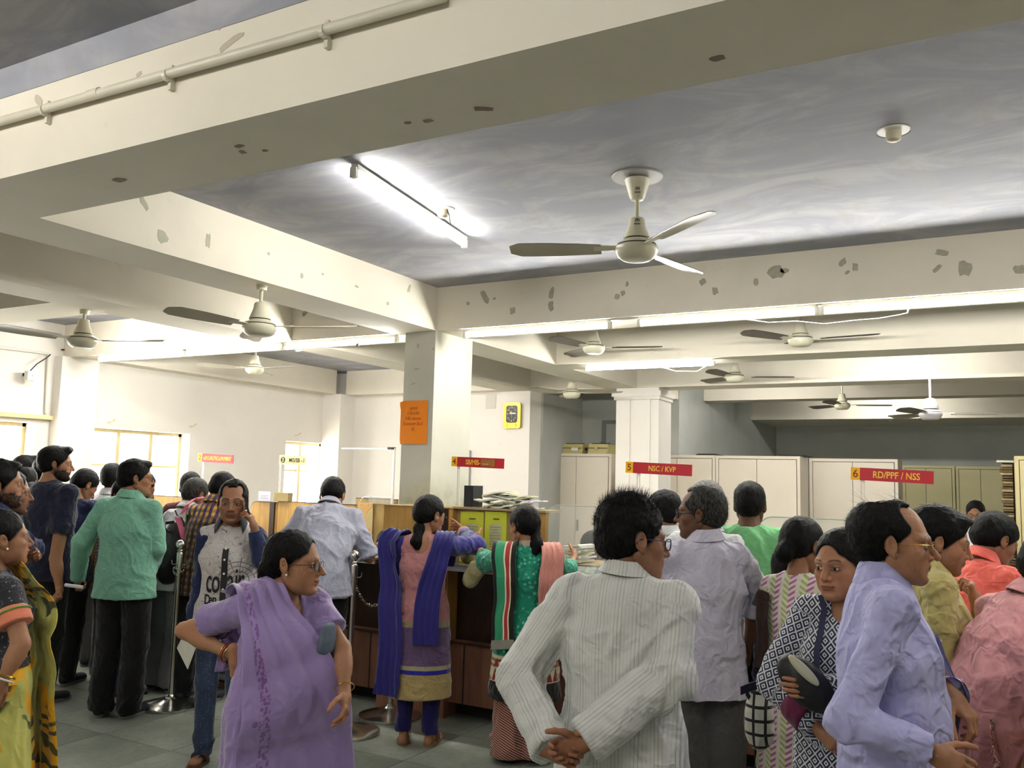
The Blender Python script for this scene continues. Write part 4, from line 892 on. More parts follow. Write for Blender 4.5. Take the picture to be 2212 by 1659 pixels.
# ceiling roses
def rose(px, py, label, dark):
    c = on(px, py, 2, HC); e = empty('ceiling_rose', tuple(c), label, 'ceiling fitting'); Geo().lathe([(.060, -.004), (.062, 0)], n=28).build('plate', FITW, e)
    Geo().lathe([(.018, -.045), (.026, -.040), (.030, -.022), (.030, -.004)], n=20).build('cap', plain('cap_beige', 'b9b199', .5), e, smooth=True)
    if dark: g = Geo(); P = []; n = 12; [P.append([(math.cos(t)*r_, math.sin(t)*r_, -.0015) for r_ in (.060, .068+.012*math.sin((t-.4)*1.2))]) for t in np.linspace(.4, 2.9, n)]; g.grid(P); g.build('gap', FDK, e)
    else: Geo().tube([(.03, 0, -.01), (.045, .0, -.05), (.05, 0, -.09)], .003, 6).build('wire', FDK, e)
rose(1930, 282, 'white ceiling rose with a dark gap on the empty ceiling panel', True); rose(957, 452, 'ceiling rose with a short wire beside the ceiling tube light', False)
# exhaust opening high on the left
ex = empty('exhaust_fan', tuple(on(118, 732, 1, 5.38)), 'round black exhaust opening with sooty surround at far left', 'exhaust fan')
sm = NT('soot', .95); sm.color(srgb('3d3a33')); n = sm.noise(sm.co(), 14, 4); dd = sm.n('VectorMath', operation='LENGTH'); sm.put(dd.inputs[0], sm.co()); sm.put(sm.b.inputs['Alpha'], sm.math('MULTIPLY', sm.step(sm.math('ADD', dd.outputs['Value'], sm.math('MULTIPLY', n, .12)), .24, .10), .8)); sm = sm.m
g = Geo(); g.poly([(math.cos(t)*.24, 0.016, math.sin(t)*.20) for t in np.linspace(0, 2*math.pi, 32, endpoint=False)]); g.build('soot_stain', sm, ex)
g = Geo(); g.grid([[(math.cos(t)*r_, y, math.sin(t)*r_) for r_, y in ((.060, .01), (.072, -.01), (.074, .012))] for t in np.linspace(0, 2*math.pi, 28)]); g.build('ring', plain('exhaust_grey', '8b8a84', .5), ex, smooth=True); g = Geo(); g.poly([(math.cos(-t)*.066, .004, math.sin(-t)*.066) for t in np.linspace(0, 2*math.pi, 28, endpoint=False)][::-1]); g.build('opening', plain('black_hole', '0a0908', .9, var=0), ex)
Geo().box(-.06, .06, -.004, .0, -.028, -.016).build('louvre', plain('louvre_white', 'b5b4ae', .5), ex); Geo().tube([(-.2, 0, -.10), (.17, 0, -.12)], .008, 6).build('bracket', FDK, ex); Geo().tube([(.0, 0, -.11), (.0, .005, -.17), (.01, .01, -.2)], .005, 6).build('wire', FDK, ex)
cw_ = Geo().tube([on(-20, 748, 0, XW+.02), on(104, 764, 0, XW+.02), on(99, 893, 0, XW+.02)], .016, 8).build('wall_conduit', FITW, smooth=True); tag(cw_, 'painted conduit running along the top of the left wall and down', 'pipe')
# camera box on the left wall
e = empty('wall_camera', tuple(on(66, 812, 0, XW+.10)), 'small white square camera box on the left wall by the pillar', 'camera'); Geo().box(-.03, .03, -.045, .045, -.045, .045).build('housing', FITW, e); Geo().box(-.10, -.03, -.02, .02, .0, .03).build('mount', FDK, e); Geo().lathe([(.006, 0), (.008, .004)], n=10).build('lens', DARKM, e, loc=(.03, 0, 0)); Geo().tube([(-.02, 0, .045), (0, .05, .12), (-.02, .16, .20), (-.06, .22, .24)], .006, 6).build('cable', FDK, e, smooth=True)
# wall clock
e = empty('wall_clock', tuple(on(1108, 898, 1, 9.585)), 'gold framed black rectangular wall clock on the white pillar', 'clock'); GM = plain('clock_gold', 'c4a13a', .25, .8, var=.03)
def rrect(w, h, r, n=5): return [(sx*(w-r)+r*math.cos(a), sz*(h-r)+r*math.sin(a)) for sx, sz, a0 in ((1, 1, 0), (-1, 1, 90), (-1, -1, 180), (1, -1, 270)) for a in [math.radians(a0+90*i/n) for i in range(n+1)]]
def slab_xz(pts, y0, y1): g = Geo(); f = [(x, y0, z) for x, z in pts]; b = [(x, y1, z) for x, z in pts]; g.poly(f[::-1]); g.poly(b); n = len(pts); [g.poly([f[i], f[(i+1) % n], b[(i+1) % n], b[i]]) for i in range(n)]; return g
cw, ch = .122, .162
slab_xz(rrect(cw, ch, .035), -.03, .01).build('frame', GM, e); slab_xz(rrect(.080, .108, .028), -.034, -.029).build('dial', plain('clock_black', '1c1a22', .3, var=0), e, loc=(0, 0, .018))
slab_xz(rrect(.055, .026, .008), -.035, -.029).build('name_plate', plain('plate_gold', 'd8b846', .35, .4, var=0), e, loc=(0, 0, -.125))
for zz in (.137, -.125): [Geo().box(sx*.064-.0012, sx*.064+.0012, -.0315, -.03, zz-.025, zz+.025).build('seam', FDK, e) for sx in (-1, 1)]
NUM = plain('numeral_gold', 'e2cf74', .4, var=0)
for k in range(1, 13): a = math.radians(90-30*k); text('numeral', str(k), .030, NUM, (.058*math.copysign(abs(math.cos(a))**.8, math.cos(a)), -.0355, .018+.085*math.copysign(abs(math.sin(a))**.8, math.sin(a))), (math.pi/2, 0, 0), e)
Geo().box(-.030, .055, -.0365, -.036, .022, .034).build('minute_hand', plain('hand_white', 'f2f2ee', .4, var=0), e); g = Geo(); g.poly([(-.028, -.037, .058), (-.022, -.037, .06), (.004, -.037, .018), (-.004, -.037, .018)][::-1]); g.build('hour_hand', NUM, e); g = Geo(); g.poly([(-.0015, -.0372, -.03), (.0015, -.0372, -.03), (.003, -.0372, .06), (.0, -.0372, .06)]); g.build('second_hand', GM, e)
# orange notice on the pillar; the sheet is fixed face down so its print shows through reversed
e = empty('orange_notice', tuple(on(894, 912, 1, 5.396)), 'orange paper notice with faint reversed script taped on the pillar', 'notice'); OR = plain('paper_orange', 'f08a12', .7, var=.02); P = []
for i in range(9): P.append([((i/8-.5)*.25+(.006 if j == 0 else 0), -.002-.006*math.sin(i/8*math.pi)*(1-j/9)-(.012 if i == 0 and j > 7 else 0), (j/9-.5)*.33+(-.012 if (i == 0 and j == 9) else 0)) for j in range(10)])
Geo().grid(P).grid([[(x, y-.0006, z) for x, y, z in r][::-1] for r in P]).build('sheet', OR, e, smooth=True)
INK = plain('ink_orange_brown', 'a8520c', .7, var=0)
for k, (s_, dx) in enumerate((('સમસ્ત', 0), ('જીવનની રે', 0), ('આપણા સૌની', 0), ('નૈતિક જવાબદારી', 0), ('છે', 0))): text('line_of_script', s_, .030, INK, (.0, -.0098, .105-k*.040), (math.pi/2, 0, 0), e, mirror=True)
# ------------------------------------------------------------------ counters
def wood(name, c, c2, rough=.45, sc=1.0):
    k = NT(name, rough, spec=.35); v = k.map(k.co(), (9*sc, 9*sc, .9*sc)); n = k.noise(v, 3, 6, .6, .8); n2 = k.noise(k.co(), 2.2, 3); k.color(k.mix(k.step(n2, .35, .7), k.mix(k.step(n, .35, .7), srgb(c), srgb(c2)), tuple(x*.8 for x in srgb(c2)))); k.bump(n, .06, .002); return k.m
PLY = wood('ply_ochre', 'c29a55', 'a97f3e'); PLYD = wood('ply_tan', 'a38a58', '8b7346'); LAM = wood('laminate_brown', '8a5f49', '744c39', .4, .6); LAMP = wood('laminate_pinkish', 'a3745c', '8f6049', .4, .6); DKW = wood('dark_brown_wood', '3b2317', '26150e', .4); BLK = plain('recess_black', '1b1815', .8, var=.1); EDG = plain('edge_strip_dark', '2f1d14', .5, var=.05)
ACR = plain('acrylic_white', 'd9d8cf', .25, var=.02)
def unit(x0, x1, label, low=LAM, bk=.35):
    e = empty('counter_unit', ((x0+x1)/2, 5.2, 0), label, 'counter', 'counter units along the hall'); h = (x1-x0)/2
    Geo().box(-h, h, -.10, bk, .10, .50).build('lower_panel', low, e); Geo().box(-h, h, .02, bk, 0, .10).build('plinth', BLK, e)
    Geo().box(-h, h, -.02, bk, .50, .985).build('recessed_panel', DKW, e); Geo().box(-h, h, -.11, -.10, .485, .50).build('edge_strip', EDG, e)
    Geo().box(-h, h, -.22, bk+.05, .985, 1.012).build('desk_top', EDG, e); Geo().box(-h, h, -.235, -.22, .98, 1.02).build('steel_nosing', STEEL, e); Geo().box(-h+.01, h-.01, -.20, bk+.03, 1.012, 1.022).build('glass_top', plain('glass_top_grey', '8f9a95', .08, spec=.6, var=0), e)
    for q in (-.33, .33): Geo().box(h*2*q-.004, h*2*q+.004, -.105, -.10, .10, .485).build('joint', EDG, e)
    return e
unit(-7.6, -6.5, 'counter unit nearest to the left windows'); unit(-6.5, -5.4, 'counter unit under the sign for counter 2'); unit(-5.4, -4.50, 'counter unit below the sign for counter 3'); u3 = unit(-4.50, -3.86, 'dark recessed counter unit beside the ochre casing, behind the chain post', bk=.14)
unit(-3.30, -2.60, 'counter unit under the yellow-green notices, where two women lean'); unit(-2.6, -1.3, 'counter unit behind the man in the striped shirt'); unit(-1.3, .1, 'counter unit below the second glass screen, right part'); unit(.1, 1.4, 'counter unit at the right end of the row')
# casing in front of the pillar
e = empty('counter_casing', (-3.58, 5.2, 0), 'ochre plywood casing around the foot of the central pillar', 'casing')
Geo().box(-.28, .28, -.15, .19, .50, 1.385).build('upper_panel', PLY, e); Geo().box(-.28, .28, -.15, .19, 0, .485).build('lower_panel', LAMP, e); Geo().box(-.285, .285, -.156, .19, .485, .50).build('edge_strip', EDG, e); Geo().box(-.286, .286, -.155, .2, 1.385, 1.393).build('top_cap', PLYD, e); Geo().box(.19, .27, -.162, -.15, .50, 1.385).build('corner_post', DKW, e)
# screen beside it with the notices
e = empty('counter_screen', (-2.95, 5.2, 0), 'plywood screen on counter 4 carrying yellow-green notices', 'screen'); Geo().box(-.35, .35, -.07, -.04, 1.022, 1.385).build('panel', PLYD, e); Geo().box(.24, .35, -.08, -.07, 1.022, 1.38).build('side_panel', PLY, e); Geo().box(-.36, .36, -.10, .12, 1.385, 1.40).build('shelf', plain('shelf_edge', 'a0916c', .5), e)
YG = plain('paper_yellow_green', 'c5cf3a', .75, var=.05, sc=12); GLU = plain('glue_residue', 'b5b48c', .8, var=.15, sc=30); SCR = plain('faint_ink', '7d8158', .8, var=0)
for k, (a, b) in enumerate(((993, 1043), (1046, 1093))):
    c = on((a+b)/2, 1166, 1, 5.125); w = abs(on(b, 1166, 1, 5.125)[0]-on(a, 1166, 1, 5.125)[0])/2; z1 = on(a, 1104, 1, 5.125)[2]; z0 = 1.03; nt = empty('notice', (c[0], 5.126, (z0+z1)/2), ['yellow-green notice on the counter screen, left one with headed script', 'yellow-green notice on the counter screen, torn right one'][k], 'notice'); hh = (z1-z0)/2
    Geo().poly([(-w, 0, -hh), (w, 0, -hh), (w*.98, -.002, hh), (-w, 0, hh*.985)]).box(-w, w, 0, .002, -hh, hh*.98).build('sheet', YG, nt); Geo().poly([(-w*.5, -.003, -hh*.6), (w*.62, -.003, -hh*.7), (w*.55, -.003, hh*.55), (-w*.55, -.003, hh*.5)]).build('glued_strip', GLU, nt)
    for q in range(9): Geo().box(-w*(.5-.05*(q % 3)), w*(.5-.07*(q*7 % 4)), -.0045, -.0035, hh*(.40-q*.11), hh*(.40-q*.11)+.004).build('line_of_writing', SCR, nt)
    Geo().box(-w*.2, w*.35, -.0045, -.0035, hh*.70, hh*.74).build('heading', plain('ink_dark', '4c4a3a', .8, var=0), nt)
# back partitions of the left stations
def partition(px0, px1, pyt, y, label, mat=PLY, rnd=False, z0=.72, post=None, x1=None):
    a, b = on(px0, pyt, 1, y), on(px1, pyt, 1, y); xa, xb = a[0], (x1 or b[0]); e = empty('counter_partition', ((xa+xb)/2, y, 0), label, 'partition', 'plywood partitions behind the counters'); h = (xb-xa)/2; zt = a[2]; r = .06 if rnd else .002
    pts = [(-h, z0), (h, z0), (h, zt)]+[(-h+r-r*math.sin(t), zt-r+r*math.cos(t)) for t in np.linspace(0, math.pi/2, 7)]; slab_xz(pts, 0, .022).build('panel', mat, e); slab_xz([(x, z+.004) for x, z in pts[2:]]+[(x, z-.002) for x, z in pts[:1:-1]], -.001, .023).build('edge_strip', EDG, e)
    Geo().box(-h, h, .0, .02, 0, z0).build('lower_panel', LAM, e)
    if post: p = on(post, pyt, 1, y)[0]-(xa+xb)/2; Geo().box(p-.035, p+.02, -.015, .04, 0, zt).build('post', DKW, e)
    return e, zt, (xa+xb)/2, h
partition(316, 455, 1070, 5.95, 'ochre partition with rounded corner beside the man in the green shirt', rnd=True); partition(543, 600, 1083, 5.95, 'ochre partition with a dark post behind the man on the phone', rnd=True, post=592); pt, zt3, cx3, h3 = partition(601, 768, 1083, 5.95, 'wide ochre partition behind the bending man in the light blue shirt'); partition(769, 858, 1076, 6.55, 'tan partition carrying the torn orange poster', mat=PLYD)
OP = NT('poster_orange', .7); v = OP.co(); n = OP.noise(OP.map(v, (1, 1, .8)), 14, 4, .6, 1.5); z = OP.sep(v)[2]; x = OP.sep(v)[0]; fig = OP.math('SUBTRACT', .13, OP.math('ABSOLUTE', x)); OP.color(OP.mix(OP.step(n, .47, .53), srgb('9c8a5c'), OP.mix(OP.step(n, .55, .68), srgb('ef7a33'), srgb('d98a63')))); OP = OP.m
c = on(789, 1127, 1, 6.53); e = empty('torn_poster', tuple(c), 'torn orange poster peeling off the tan partition', 'poster'); w = .085; h = abs(on(789, 1085, 1, 6.53)[2]-on(789, 1170, 1, 6.53)[2])/2; slab_xz([(-w, -h), (w, -h*.98), (w*1.03, h*.3), (w*.95, h), (-w*.6, h*.96), (-w, h)], -.002, .0).build('sheet', plain('poster_backing', 'a8996a', .7, var=.1, sc=20), e); slab_xz([(-w*.9, h*.92), (-w*.6, h*.2), (-w*.5, -h*.1), (-w*.1, h*.1), (w*.1, h*.45), (w*.85, h*.75), (w*.8, h*.9), (0, h*.88)], -.004, -.002).build('upper_print', OP, e); slab_xz([(-w*.7, -h*.9), (w*.8, -h*.95), (w*.75, -h*.4), (w*.3, -h*.3), (w*.1, -h*.05), (-w*.2, -h*.1), (-w*.4, -h*.5), (-w*.8, -h*.45)], -.004, -.002).build('lower_print', OP, e)
# acrylic frame beside the pillar and the small sheets standing on the partition
fr = empty('acrylic_frame', tuple(on(846, 1095, 1, 6.5)), 'thin white acrylic frame left of the central pillar', 'frame'); o_ = on(846, 1095, 1, 6.5); z1 = on(845, 968, 1, 6.5)[2]-o_[2]; x1 = on(737, 970, 1, 6.5)[0]-o_[0]
Geo().box(-.012, .006, 0, .02, 0, z1).build('upright', ACR, fr); Geo().box(x1, 0, .002, .014, z1-.012, z1).build('top_rail', ACR, fr); Geo().box(-.06, .0, -.02, .03, z1-.012, z1+.008).build('bracket', FDK, fr); zz = on(800, 1074, 1, 6.5)[2]-o_[2]
Geo().tube([(-.0, 0, zz-.07), (0, 0, zz), (-.28, 0, zz+.005), (-.33, 0, zz-.005), (-.36, 0, zz-.04)], .006, 6).build('rounded_edge', ACR, fr, smooth=True); Geo().box(-.27, -.004, .004, .007, zz-.06, zz).build('sheet', GLASSM, fr)
c = on(571, 1074, 1, 5.93); e = empty('paper_notice', (c[0], 5.93, zt3), 'pale lilac paper notice standing on the ochre partition', 'notice'); Geo().box(-.075, .075, 0, .003, 0, .085).build('sheet', plain('paper_lilac', 'c9c6d3', .7), e); [Geo().box(-.05, .05-.02*(q % 2), -.001, 0, .045-q*.014, .049-q*.014).build('line_of_writing', plain('ink_grey', '8d8c98', .8, var=0), e) for q in range(3)]
c = on(612, 1074, 1, 5.96); tag(Geo().box(-.085, .085, -.03, .03, 0, .075).box(-.086, .086, -.032, .032, .060, .076).build('cardboard_box', plain('card_tan', 'a08d5f', .8), None, loc=(c[0], 5.96, zt3+.004)), 'small tan cardboard box standing on the ochre partition', 'box')
# glass screens
def glass(px0, py0, px1, y, label, r=.09, x1=None):
    a = on(px0, py0, 1, y); b = on(px1, py0, 1, y); xb = x1 or b[0]; e = empty('glass_screen', ((a[0]+xb)/2, y, 1.022), label, 'glass screen', 'glass screens on the counter'); h = (xb-a[0])/2; zt = a[2]-1.022
    arc = [(-h+r-r*math.sin(t), zt-r+r*math.cos(t)) for t in np.linspace(0, math.pi/2, 9)]; pts = [(-h, 0), (h, 0), (h, zt)]+arc; slab_xz(pts, 0, .006).build('pane', GLASSM, e); P = [(x, .003, z) for x, z in [(h, zt)]+arc+[(-h, 0)]]; Geo().tube(P, .0035, 6).build('polished_edge', plain('glass_edge', '9aa79f', .2, var=0), e, smooth=True); return e
glass(1178, 1090, 1400, 5.15, 'glass screen with a rounded corner in front of the first cupboard', x1=-1.75); glass(1636, 1115, 1990, 5.15, 'glass screen with rounded corner left of the counter 6 sign', x1=.0)
# hanging counter signs
RED = plain('sign_red', 'b8202e', .35, var=.04, sc=3); YEL = plain('sign_yellow', 'f5b70e', .35, var=0); BEI = plain('sign_beige', 'd8c88a', .4, var=.02); BRD = plain('sign_brown_digit', '8a3a14', .5, var=0); YTX = plain('sign_text_yellow', 'f4c341', .4, var=0); BKT = plain('sign_text_black', '2a251d', .5, var=0)
def sign(px0, px1, pyt0, pyt1, pyb0, y, num, s_, label, polepx, polebase, frac=.15, beige=False, size=.6, tape=False, sx=1.0, zb=None, tx=None):
    a, b, c = on(px0, pyt0, 1, y), on(px1, pyt1, 1, y), on(px0, pyb0, 1, y); w = np.linalg.norm(b-a); h = a[2]-c[2]; e = empty('counter_sign', tuple(a), label, 'sign', 'signs above the counters'); e.rotation_euler = (0, -math.atan2(b[2]-a[2], b[0]-a[0]), 0)
    Geo().box(w*frac, w, 0, .006, -h, 0).build('board', BEI if beige else RED, e)
    if beige: Geo().box(0, w*frac, 0, .006, -h, 0).build('number_panel', BEI, e); Geo().lathe([(h*.33, 0), (h*.33, .001)], n=24).build('disc', BKT, e, loc=(w*.14, -.0002, -h/2)).rotation_euler = (math.pi/2, 0, 0)
    else: Geo().box(0, w*frac, 0, .006, -h, 0).build('number_panel', YEL, e)
    text('number', num, h*(.62 if beige else .85), BEI if beige else BRD, (w*(.14 if beige else frac*.52), -.0022, -h*.52), (math.pi/2, 0, 0), e, bold=.0006); text('lettering', s_, h*size, BKT if beige else YTX, (w*(tx or (frac+(1-frac)*.5)), -.0015, -h*.52), (math.pi/2, 0, 0), e, sx=sx, bold=.0009)
    if tape: Geo().box(w*.57, w*.83, -.003, 0, -h*.86, -h*.12).build('tape', plain('parcel_tape', '9c6a35', .25, var=.15, sc=40), e); Geo().box(w*.60, w*.72, -.004, -.003, -h*.66, -h*.60).build('tape_crease', plain('tape_light', 'd0a873', .3), e)
    z0 = (zb if zb is not None else polebase)-a[2]; p = on(polepx, pyb0, 1, y)-a
    pl = Geo(); [pl.box(p[0]-.011+q*.016, p[0]-.006+q*.016, .008, .016, z0, -h*.9) for q in (0, 1)]; pl.box(p[0]-.013, p[0]+.012, .007, .018, z0+.0, z0+.02); pl.box(p[0]-.013, p[0]+.012, .007, .018, -h*1.25, -h*.85); q = pl.build('sign_pole', ACR, e); q.rotation_euler = (0, -e.rotation_euler[1], 0); return e
sign(428, 504, 979, 983, 997, 5.95, '2', 'e.M.O./PLI/TRC/e.PAYMENT', 'red counter sign with yellow number 2, leftmost of the signs', 438, 1.35, size=.62, sx=.62, frac=.12); sign(604, 662, 983, 985, 1003, 5.95, '3', 'MIS/SB - I', 'beige counter sign with black number 3', 605, 1.35, beige=True, frac=.3, size=.62, zb=zt3, sx=.9)
sign(976, 1089, 986, 991, 1007, 5.30, '4', 'SB/MIS-', 'red counter sign number 4 with brown tape over the end', 990, 1.40, frac=.11, tape=True, size=.70, tx=.42, sx=.82); sign(1352, 1495, 997, 1004, 1021, 5.30, '5', 'NSC / KVP', 'red counter sign number 5 beside the square column', 1378, 1.02, frac=.115, size=.66, sx=.85); sign(1838, 2017, 1009, 1018, 1036, 5.30, '6', 'RD/PPF / NSS', 'red counter sign number 6 on the right', 1863, 1.02, frac=.115, size=.74, sx=.82)
# papers, files and the black box on the counter 4 screen
tag(Geo().box(-.036, .036, -.03, .10, 0, .145).box(-.030, .030, -.034, -.03, .01, .135).build('black_speaker', plain('box_black', '26272b', .5, var=.05), None, loc=tuple(on(1016, 1098, 1, 5.18)[:2])+(1.40,)), 'upright black box standing at the left of the paper heap', 'box')
PAP = [plain('paper_%d' % i, c, .75, var=.05, sc=30) for i, c in enumerate(('d3d2b8', 'c3c6a2', 'dcdccf', 'b9bc98', 'cfcfd8'))]
def sheaf(name, x, y, z, w, d, t, rz, mat, label, cat, group, bend=.01, tilt=0):
    g = Geo(); n = 9; ph = random.uniform(0, 6); top = []; bot = []
    for i in range(n):
        u = i/(n-1)-.5; zb = bend*math.sin(u*5+ph)+tilt*u; top.append([(u*w, v*d, t+zb+random.uniform(0, .004)) for v in (-.5, 0, .5)]); bot.append([(u*w, v*d, zb) for v in (-.5, 0, .5)])
    g.grid(top); g.grid([r[::-1] for r in bot]); A = [r[0] for r in top]; B = [r[0] for r in bot]; C = [r[2] for r in top]; D = [r[2] for r in bot]; g.grid([B, A][::-1]); g.grid([D, C]); g.poly([bot[0][0], top[0][0], top[0][1], top[0][2], bot[0][2], bot[0][1]][::-1]); g.poly([bot[-1][0], top[-1][0], top[-1][1], top[-1][2], bot[-1][2], bot[-1][1]])
    o = g.build(name, mat, None); o.location = (x, y, z); o.rotation_euler = (0, 0, rz); return tag(o, label, cat, group)
xa, xb = on(1036, 1090, 1, 5.2)[0], on(1160, 1090, 1, 5.2)[0]; z = 1.402
for k in range(22):
    u = random.random(); row = k//5; x = xa+(xb-xa)*(.18+.62*((k % 5)/4.0))*1.0+random.uniform(-.03, .03)
    if row > 2: x = xa+(xb-xa)*random.uniform(.3, .75)
    sheaf('paper_bundle', x, 5.20+random.uniform(-.03, .03), 1.404+row*.021+random.uniform(0, .004), random.uniform(.16, .24), .11, random.uniform(.004, .010), random.uniform(-.35, .35), PAP[k % 5], 'thin folded bundle of greenish papers in the heap on the screen', 'papers', 'paper bundles heaped on the counter 4 screen', .008, random.uniform(-.02, .05))
for k in range(9):
    c = on(1250, 1222, 1, 5.75); sheaf('passbook_stack', c[0]+random.uniform(-.012, .012), 5.75, 1.024+k*.0135, .15, .20, .010, random.uniform(-.3, .3), PAP[(k+2) % 5], 'loose white papers stacked before the clerk at counter 5', 'papers', 'white papers before the clerk', .004, .01)
tag(Geo().box(-.2, .2, -.25, .25, -.02, 0).build('desk_shelf', PLYD, None, loc=(on(1250, 1222, 1, 5.75)[0], 5.75, 1.022)), 'wooden desk board under the clerk papers', 'desk')
# ------------------------------------------------------------------ steel cupboards
CB = plain('cupboard_cream', 'd6ccbc', .42, var=.03, sc=3, bump=.02); CBY = plain('cupboard_yellow', 'd2c99a', .42, var=.04, sc=3); CBD = plain('cupboard_side', 'b5a995', .5, var=.06); GAP = plain('cupboard_gap', '39342b', .8, var=0)
def cupboard(px0, px1, pyt, y, label, mat=CB, d=.48, x1=None, gap=.5, handle=True):
    a, b = on(px0, pyt, 1, y), on(px1, pyt, 1, y); xb = x1 or b[0]; e = empty('steel_cupboard', ((a[0]+xb)/2, y, 0), label, 'cupboard', 'steel cupboards against the back wall'); h = (xb-a[0])/2; zt = a[2]
    Geo().box(-h, h, .012, d, .04, zt).build('carcass', mat, e); Geo().box(-h, h, 0, .012, .04, .10).box(-h, h, 0, .012, zt-.035, zt).box(-h, -h+.035, 0, .012, .10, zt-.035).box(h-.035, h, 0, .012, .10, zt-.035).build('front_frame', mat, e)
    m = -h+2*h*gap; Geo().box(-h+.042, m-.003, -.006, .011, .107, zt-.042).build('door', mat, e); dr = Geo().box(m+.003, h-.042, -.006, .011, .107, zt-.042).build('door', mat, e); Geo().box(-h+.036, h-.036, .008, .0115, .10, zt-.036).build('shadow_gap', GAP, e)
    if handle: Geo().box(m+.03, m+.045, -.03, -.006, .95, 1.09).build('handle', STEEL, dr)
    for sx in (-1, 1): Geo().box(sx*(h-.05)-.02, sx*(h-.05)+.02, .05, .09, 0, .04).build('foot', GAP, e)
    return e, zt, (a[0]+xb)/2, h
c1, z1_, x1_, h1_ = cupboard(1173, 1321, 979, 10.45, 'cream steel cupboard with two office machines on top, left of the square column', CB)
cupboard(1384, 1545, 982, 10.55, 'cream steel cupboard directly right of the square column'); cupboard(1546, 1728, 984, 10.55, 'cream steel cupboard behind the man in the green T-shirt'); cupboard(1748, 1939, 990, 11.15, 'cream steel cupboard behind the left part of sign 6', d=.5); cupboard(1949, 2062, 1005, 14.0, 'yellowish steel cupboard far back behind the right part of sign 6', CBY, gap=.45); cupboard(2064, 2172, 1007, 14.0, 'yellowish steel cupboard at the far right back', CBY)
rk = empty('file_rack', (on(2181, 985, 1, 10.4)[0], 10.4, 0), 'tall rack crammed with brown edged files at far right', 'rack'); Geo().box(-.07, .10, .0, .45, 0, 1.90).build('frame', plain('rack_dark', '4a3d2a', .7), rk); FB = plain('file_brown', '6e5a3c', .85, var=.25, sc=30); FB2 = plain('file_pale', 'a39673', .85, var=.2, sc=30)
for k in range(64): z = .06+k*.0285; dx = random.uniform(-.012, .018); Geo().box(-.085+dx, .02, -.05+random.uniform(-.01, .01), .1, z, z+random.uniform(.014, .026)).build('file', FB if k % 3 else FB2, rk)
Geo().box(-.12, .12, -.05, .2, 1.90, 1.92).build('top_sheet', PAP[2], rk)
a = on(2190, 985, 1, 9.85); cs = cupboard(2191, 2400, 985, 9.85, 'cream cupboard seen at the right edge beside the file rack', plain('cupboard_warm', 'd3c594', .42), x1=a[0]+.9)
def machine(px0, px1, pyt, pyb, y, label, knob):
    a, b = on(px0, pyb, 1, y), on(px1, pyb, 1, y); h = (b[0]-a[0])/2; t = on(px0, pyt, 1, y)[2]-z1_; e = empty('office_machine', ((a[0]+b[0])/2, y, z1_+.001), label, 'machine'); M_ = plain('machine_cream', 'b9ae74', .5, var=.06)
    g = Geo(); g.quadbox([(-h, 0, 0), (h, 0, 0), (h, .3, 0), (-h, .3, 0), (-h*.97, .015, t), (h*.97, .015, t), (h*.97, .28, t), (-h*.97, .28, t)]); g.build('housing', M_, e); Geo().box(-h*.95, h*.95, -.006, .002, t*.55, t*.60).build('seam', FDK, e); Geo().tube([(-h*.9, .1, t+.006), (h*.9, .1, t+.006)], .008, 8).build('platen', FDK, e); Geo().box(-h*1.0, h*.9, -.01, .0, 0, t*.22).build('front_ledge', M_, e)
    if knob: Geo().lathe([(.024, 0), (.026, .012), (.018, .016)], n=18).build('knob', M_, e, loc=(-.02, -.003, t*.62), smooth=True).rotation_euler = (math.pi/2, 0, 0); Geo().tube([(0, .1, t), (.0, .1, t+.03), (.02, .1, t+.035)], .004, 6).build('lever', FDK, e)
    else: Geo().box(h*.25, h*.7, -.008, -.005, t*.3, t*.6).build('label_plate', PAP[2], e); Geo().box(-h*.95, -h*.8, -.008, -.004, t*.4, t*.8).build('badge', PAP[2], e); Geo().tube([(h*.97, .1, t*.5), (h*1.07, .1, t*.5)], .02, 10).build('platen_knob', FDK, e)
machine(1196, 1258, 959, 977, 10.5, 'wide cream office machine with paper label on the cupboard', False); machine(1270, 1313, 959, 977, 10.5, 'cream office machine with round knob on the cupboard', True)
for k, (px0, px1, py, y, zz, lb) in enumerate(((1174, 1195, 975, 10.6, z1_, 'dark bundle at the left end of the cupboard with machines'), (1510, 1556, 982, 10.7, None, 'flat black file lying on the middle cream cupboards'), (1682, 1752, 984, 10.8, None, 'long flat black board lying on the cupboard tops'))):
    a, b = on(px0, py, 1, y), on(px1, py, 1, y); z = zz or max(on(1546, 984, 1, 10.55)[2], on(1384, 982, 1, 10.55)[2]); t = .06 if k == 0 else .012; o = Geo(); h = (b[0]-a[0])/2
    if k == 0: [o.ball((random.uniform(-h, h), random.uniform(-.05, .05), .03+.01*i), (.05, .05, .03)) for i in range(4)]
    else: o.box(-h, h, -.12, .15, 0, t).box(-h*.9, h*.7, -.1, .12, t, t+.008)
    tag(o.build('dark_bundle' if k == 0 else 'flat_board', FDK, None, loc=((a[0]+b[0])/2, y, z+.001)), lb, 'clutter')
# wall details
o = Geo().box(-.075, .075, 0, .006, -.09, .09).build('blank_plate', plain('plate_paint', 'c6c2b8', .6), None, loc=tuple(on(1060, 868, 1, 9.612))); tag(o, 'painted-over square plate high on the back wall near the clock', 'plate')
o = Geo().box(-.03, .03, -.03, 0, -1.3, 0).build('cable_trunking', plain('trunk_grey', 'a7a8a5', .6), None, loc=tuple(on(1013, 973, 1, 9.61))); tag(o, 'grey vertical cable trunking on the back wall behind sign 4', 'trunking')
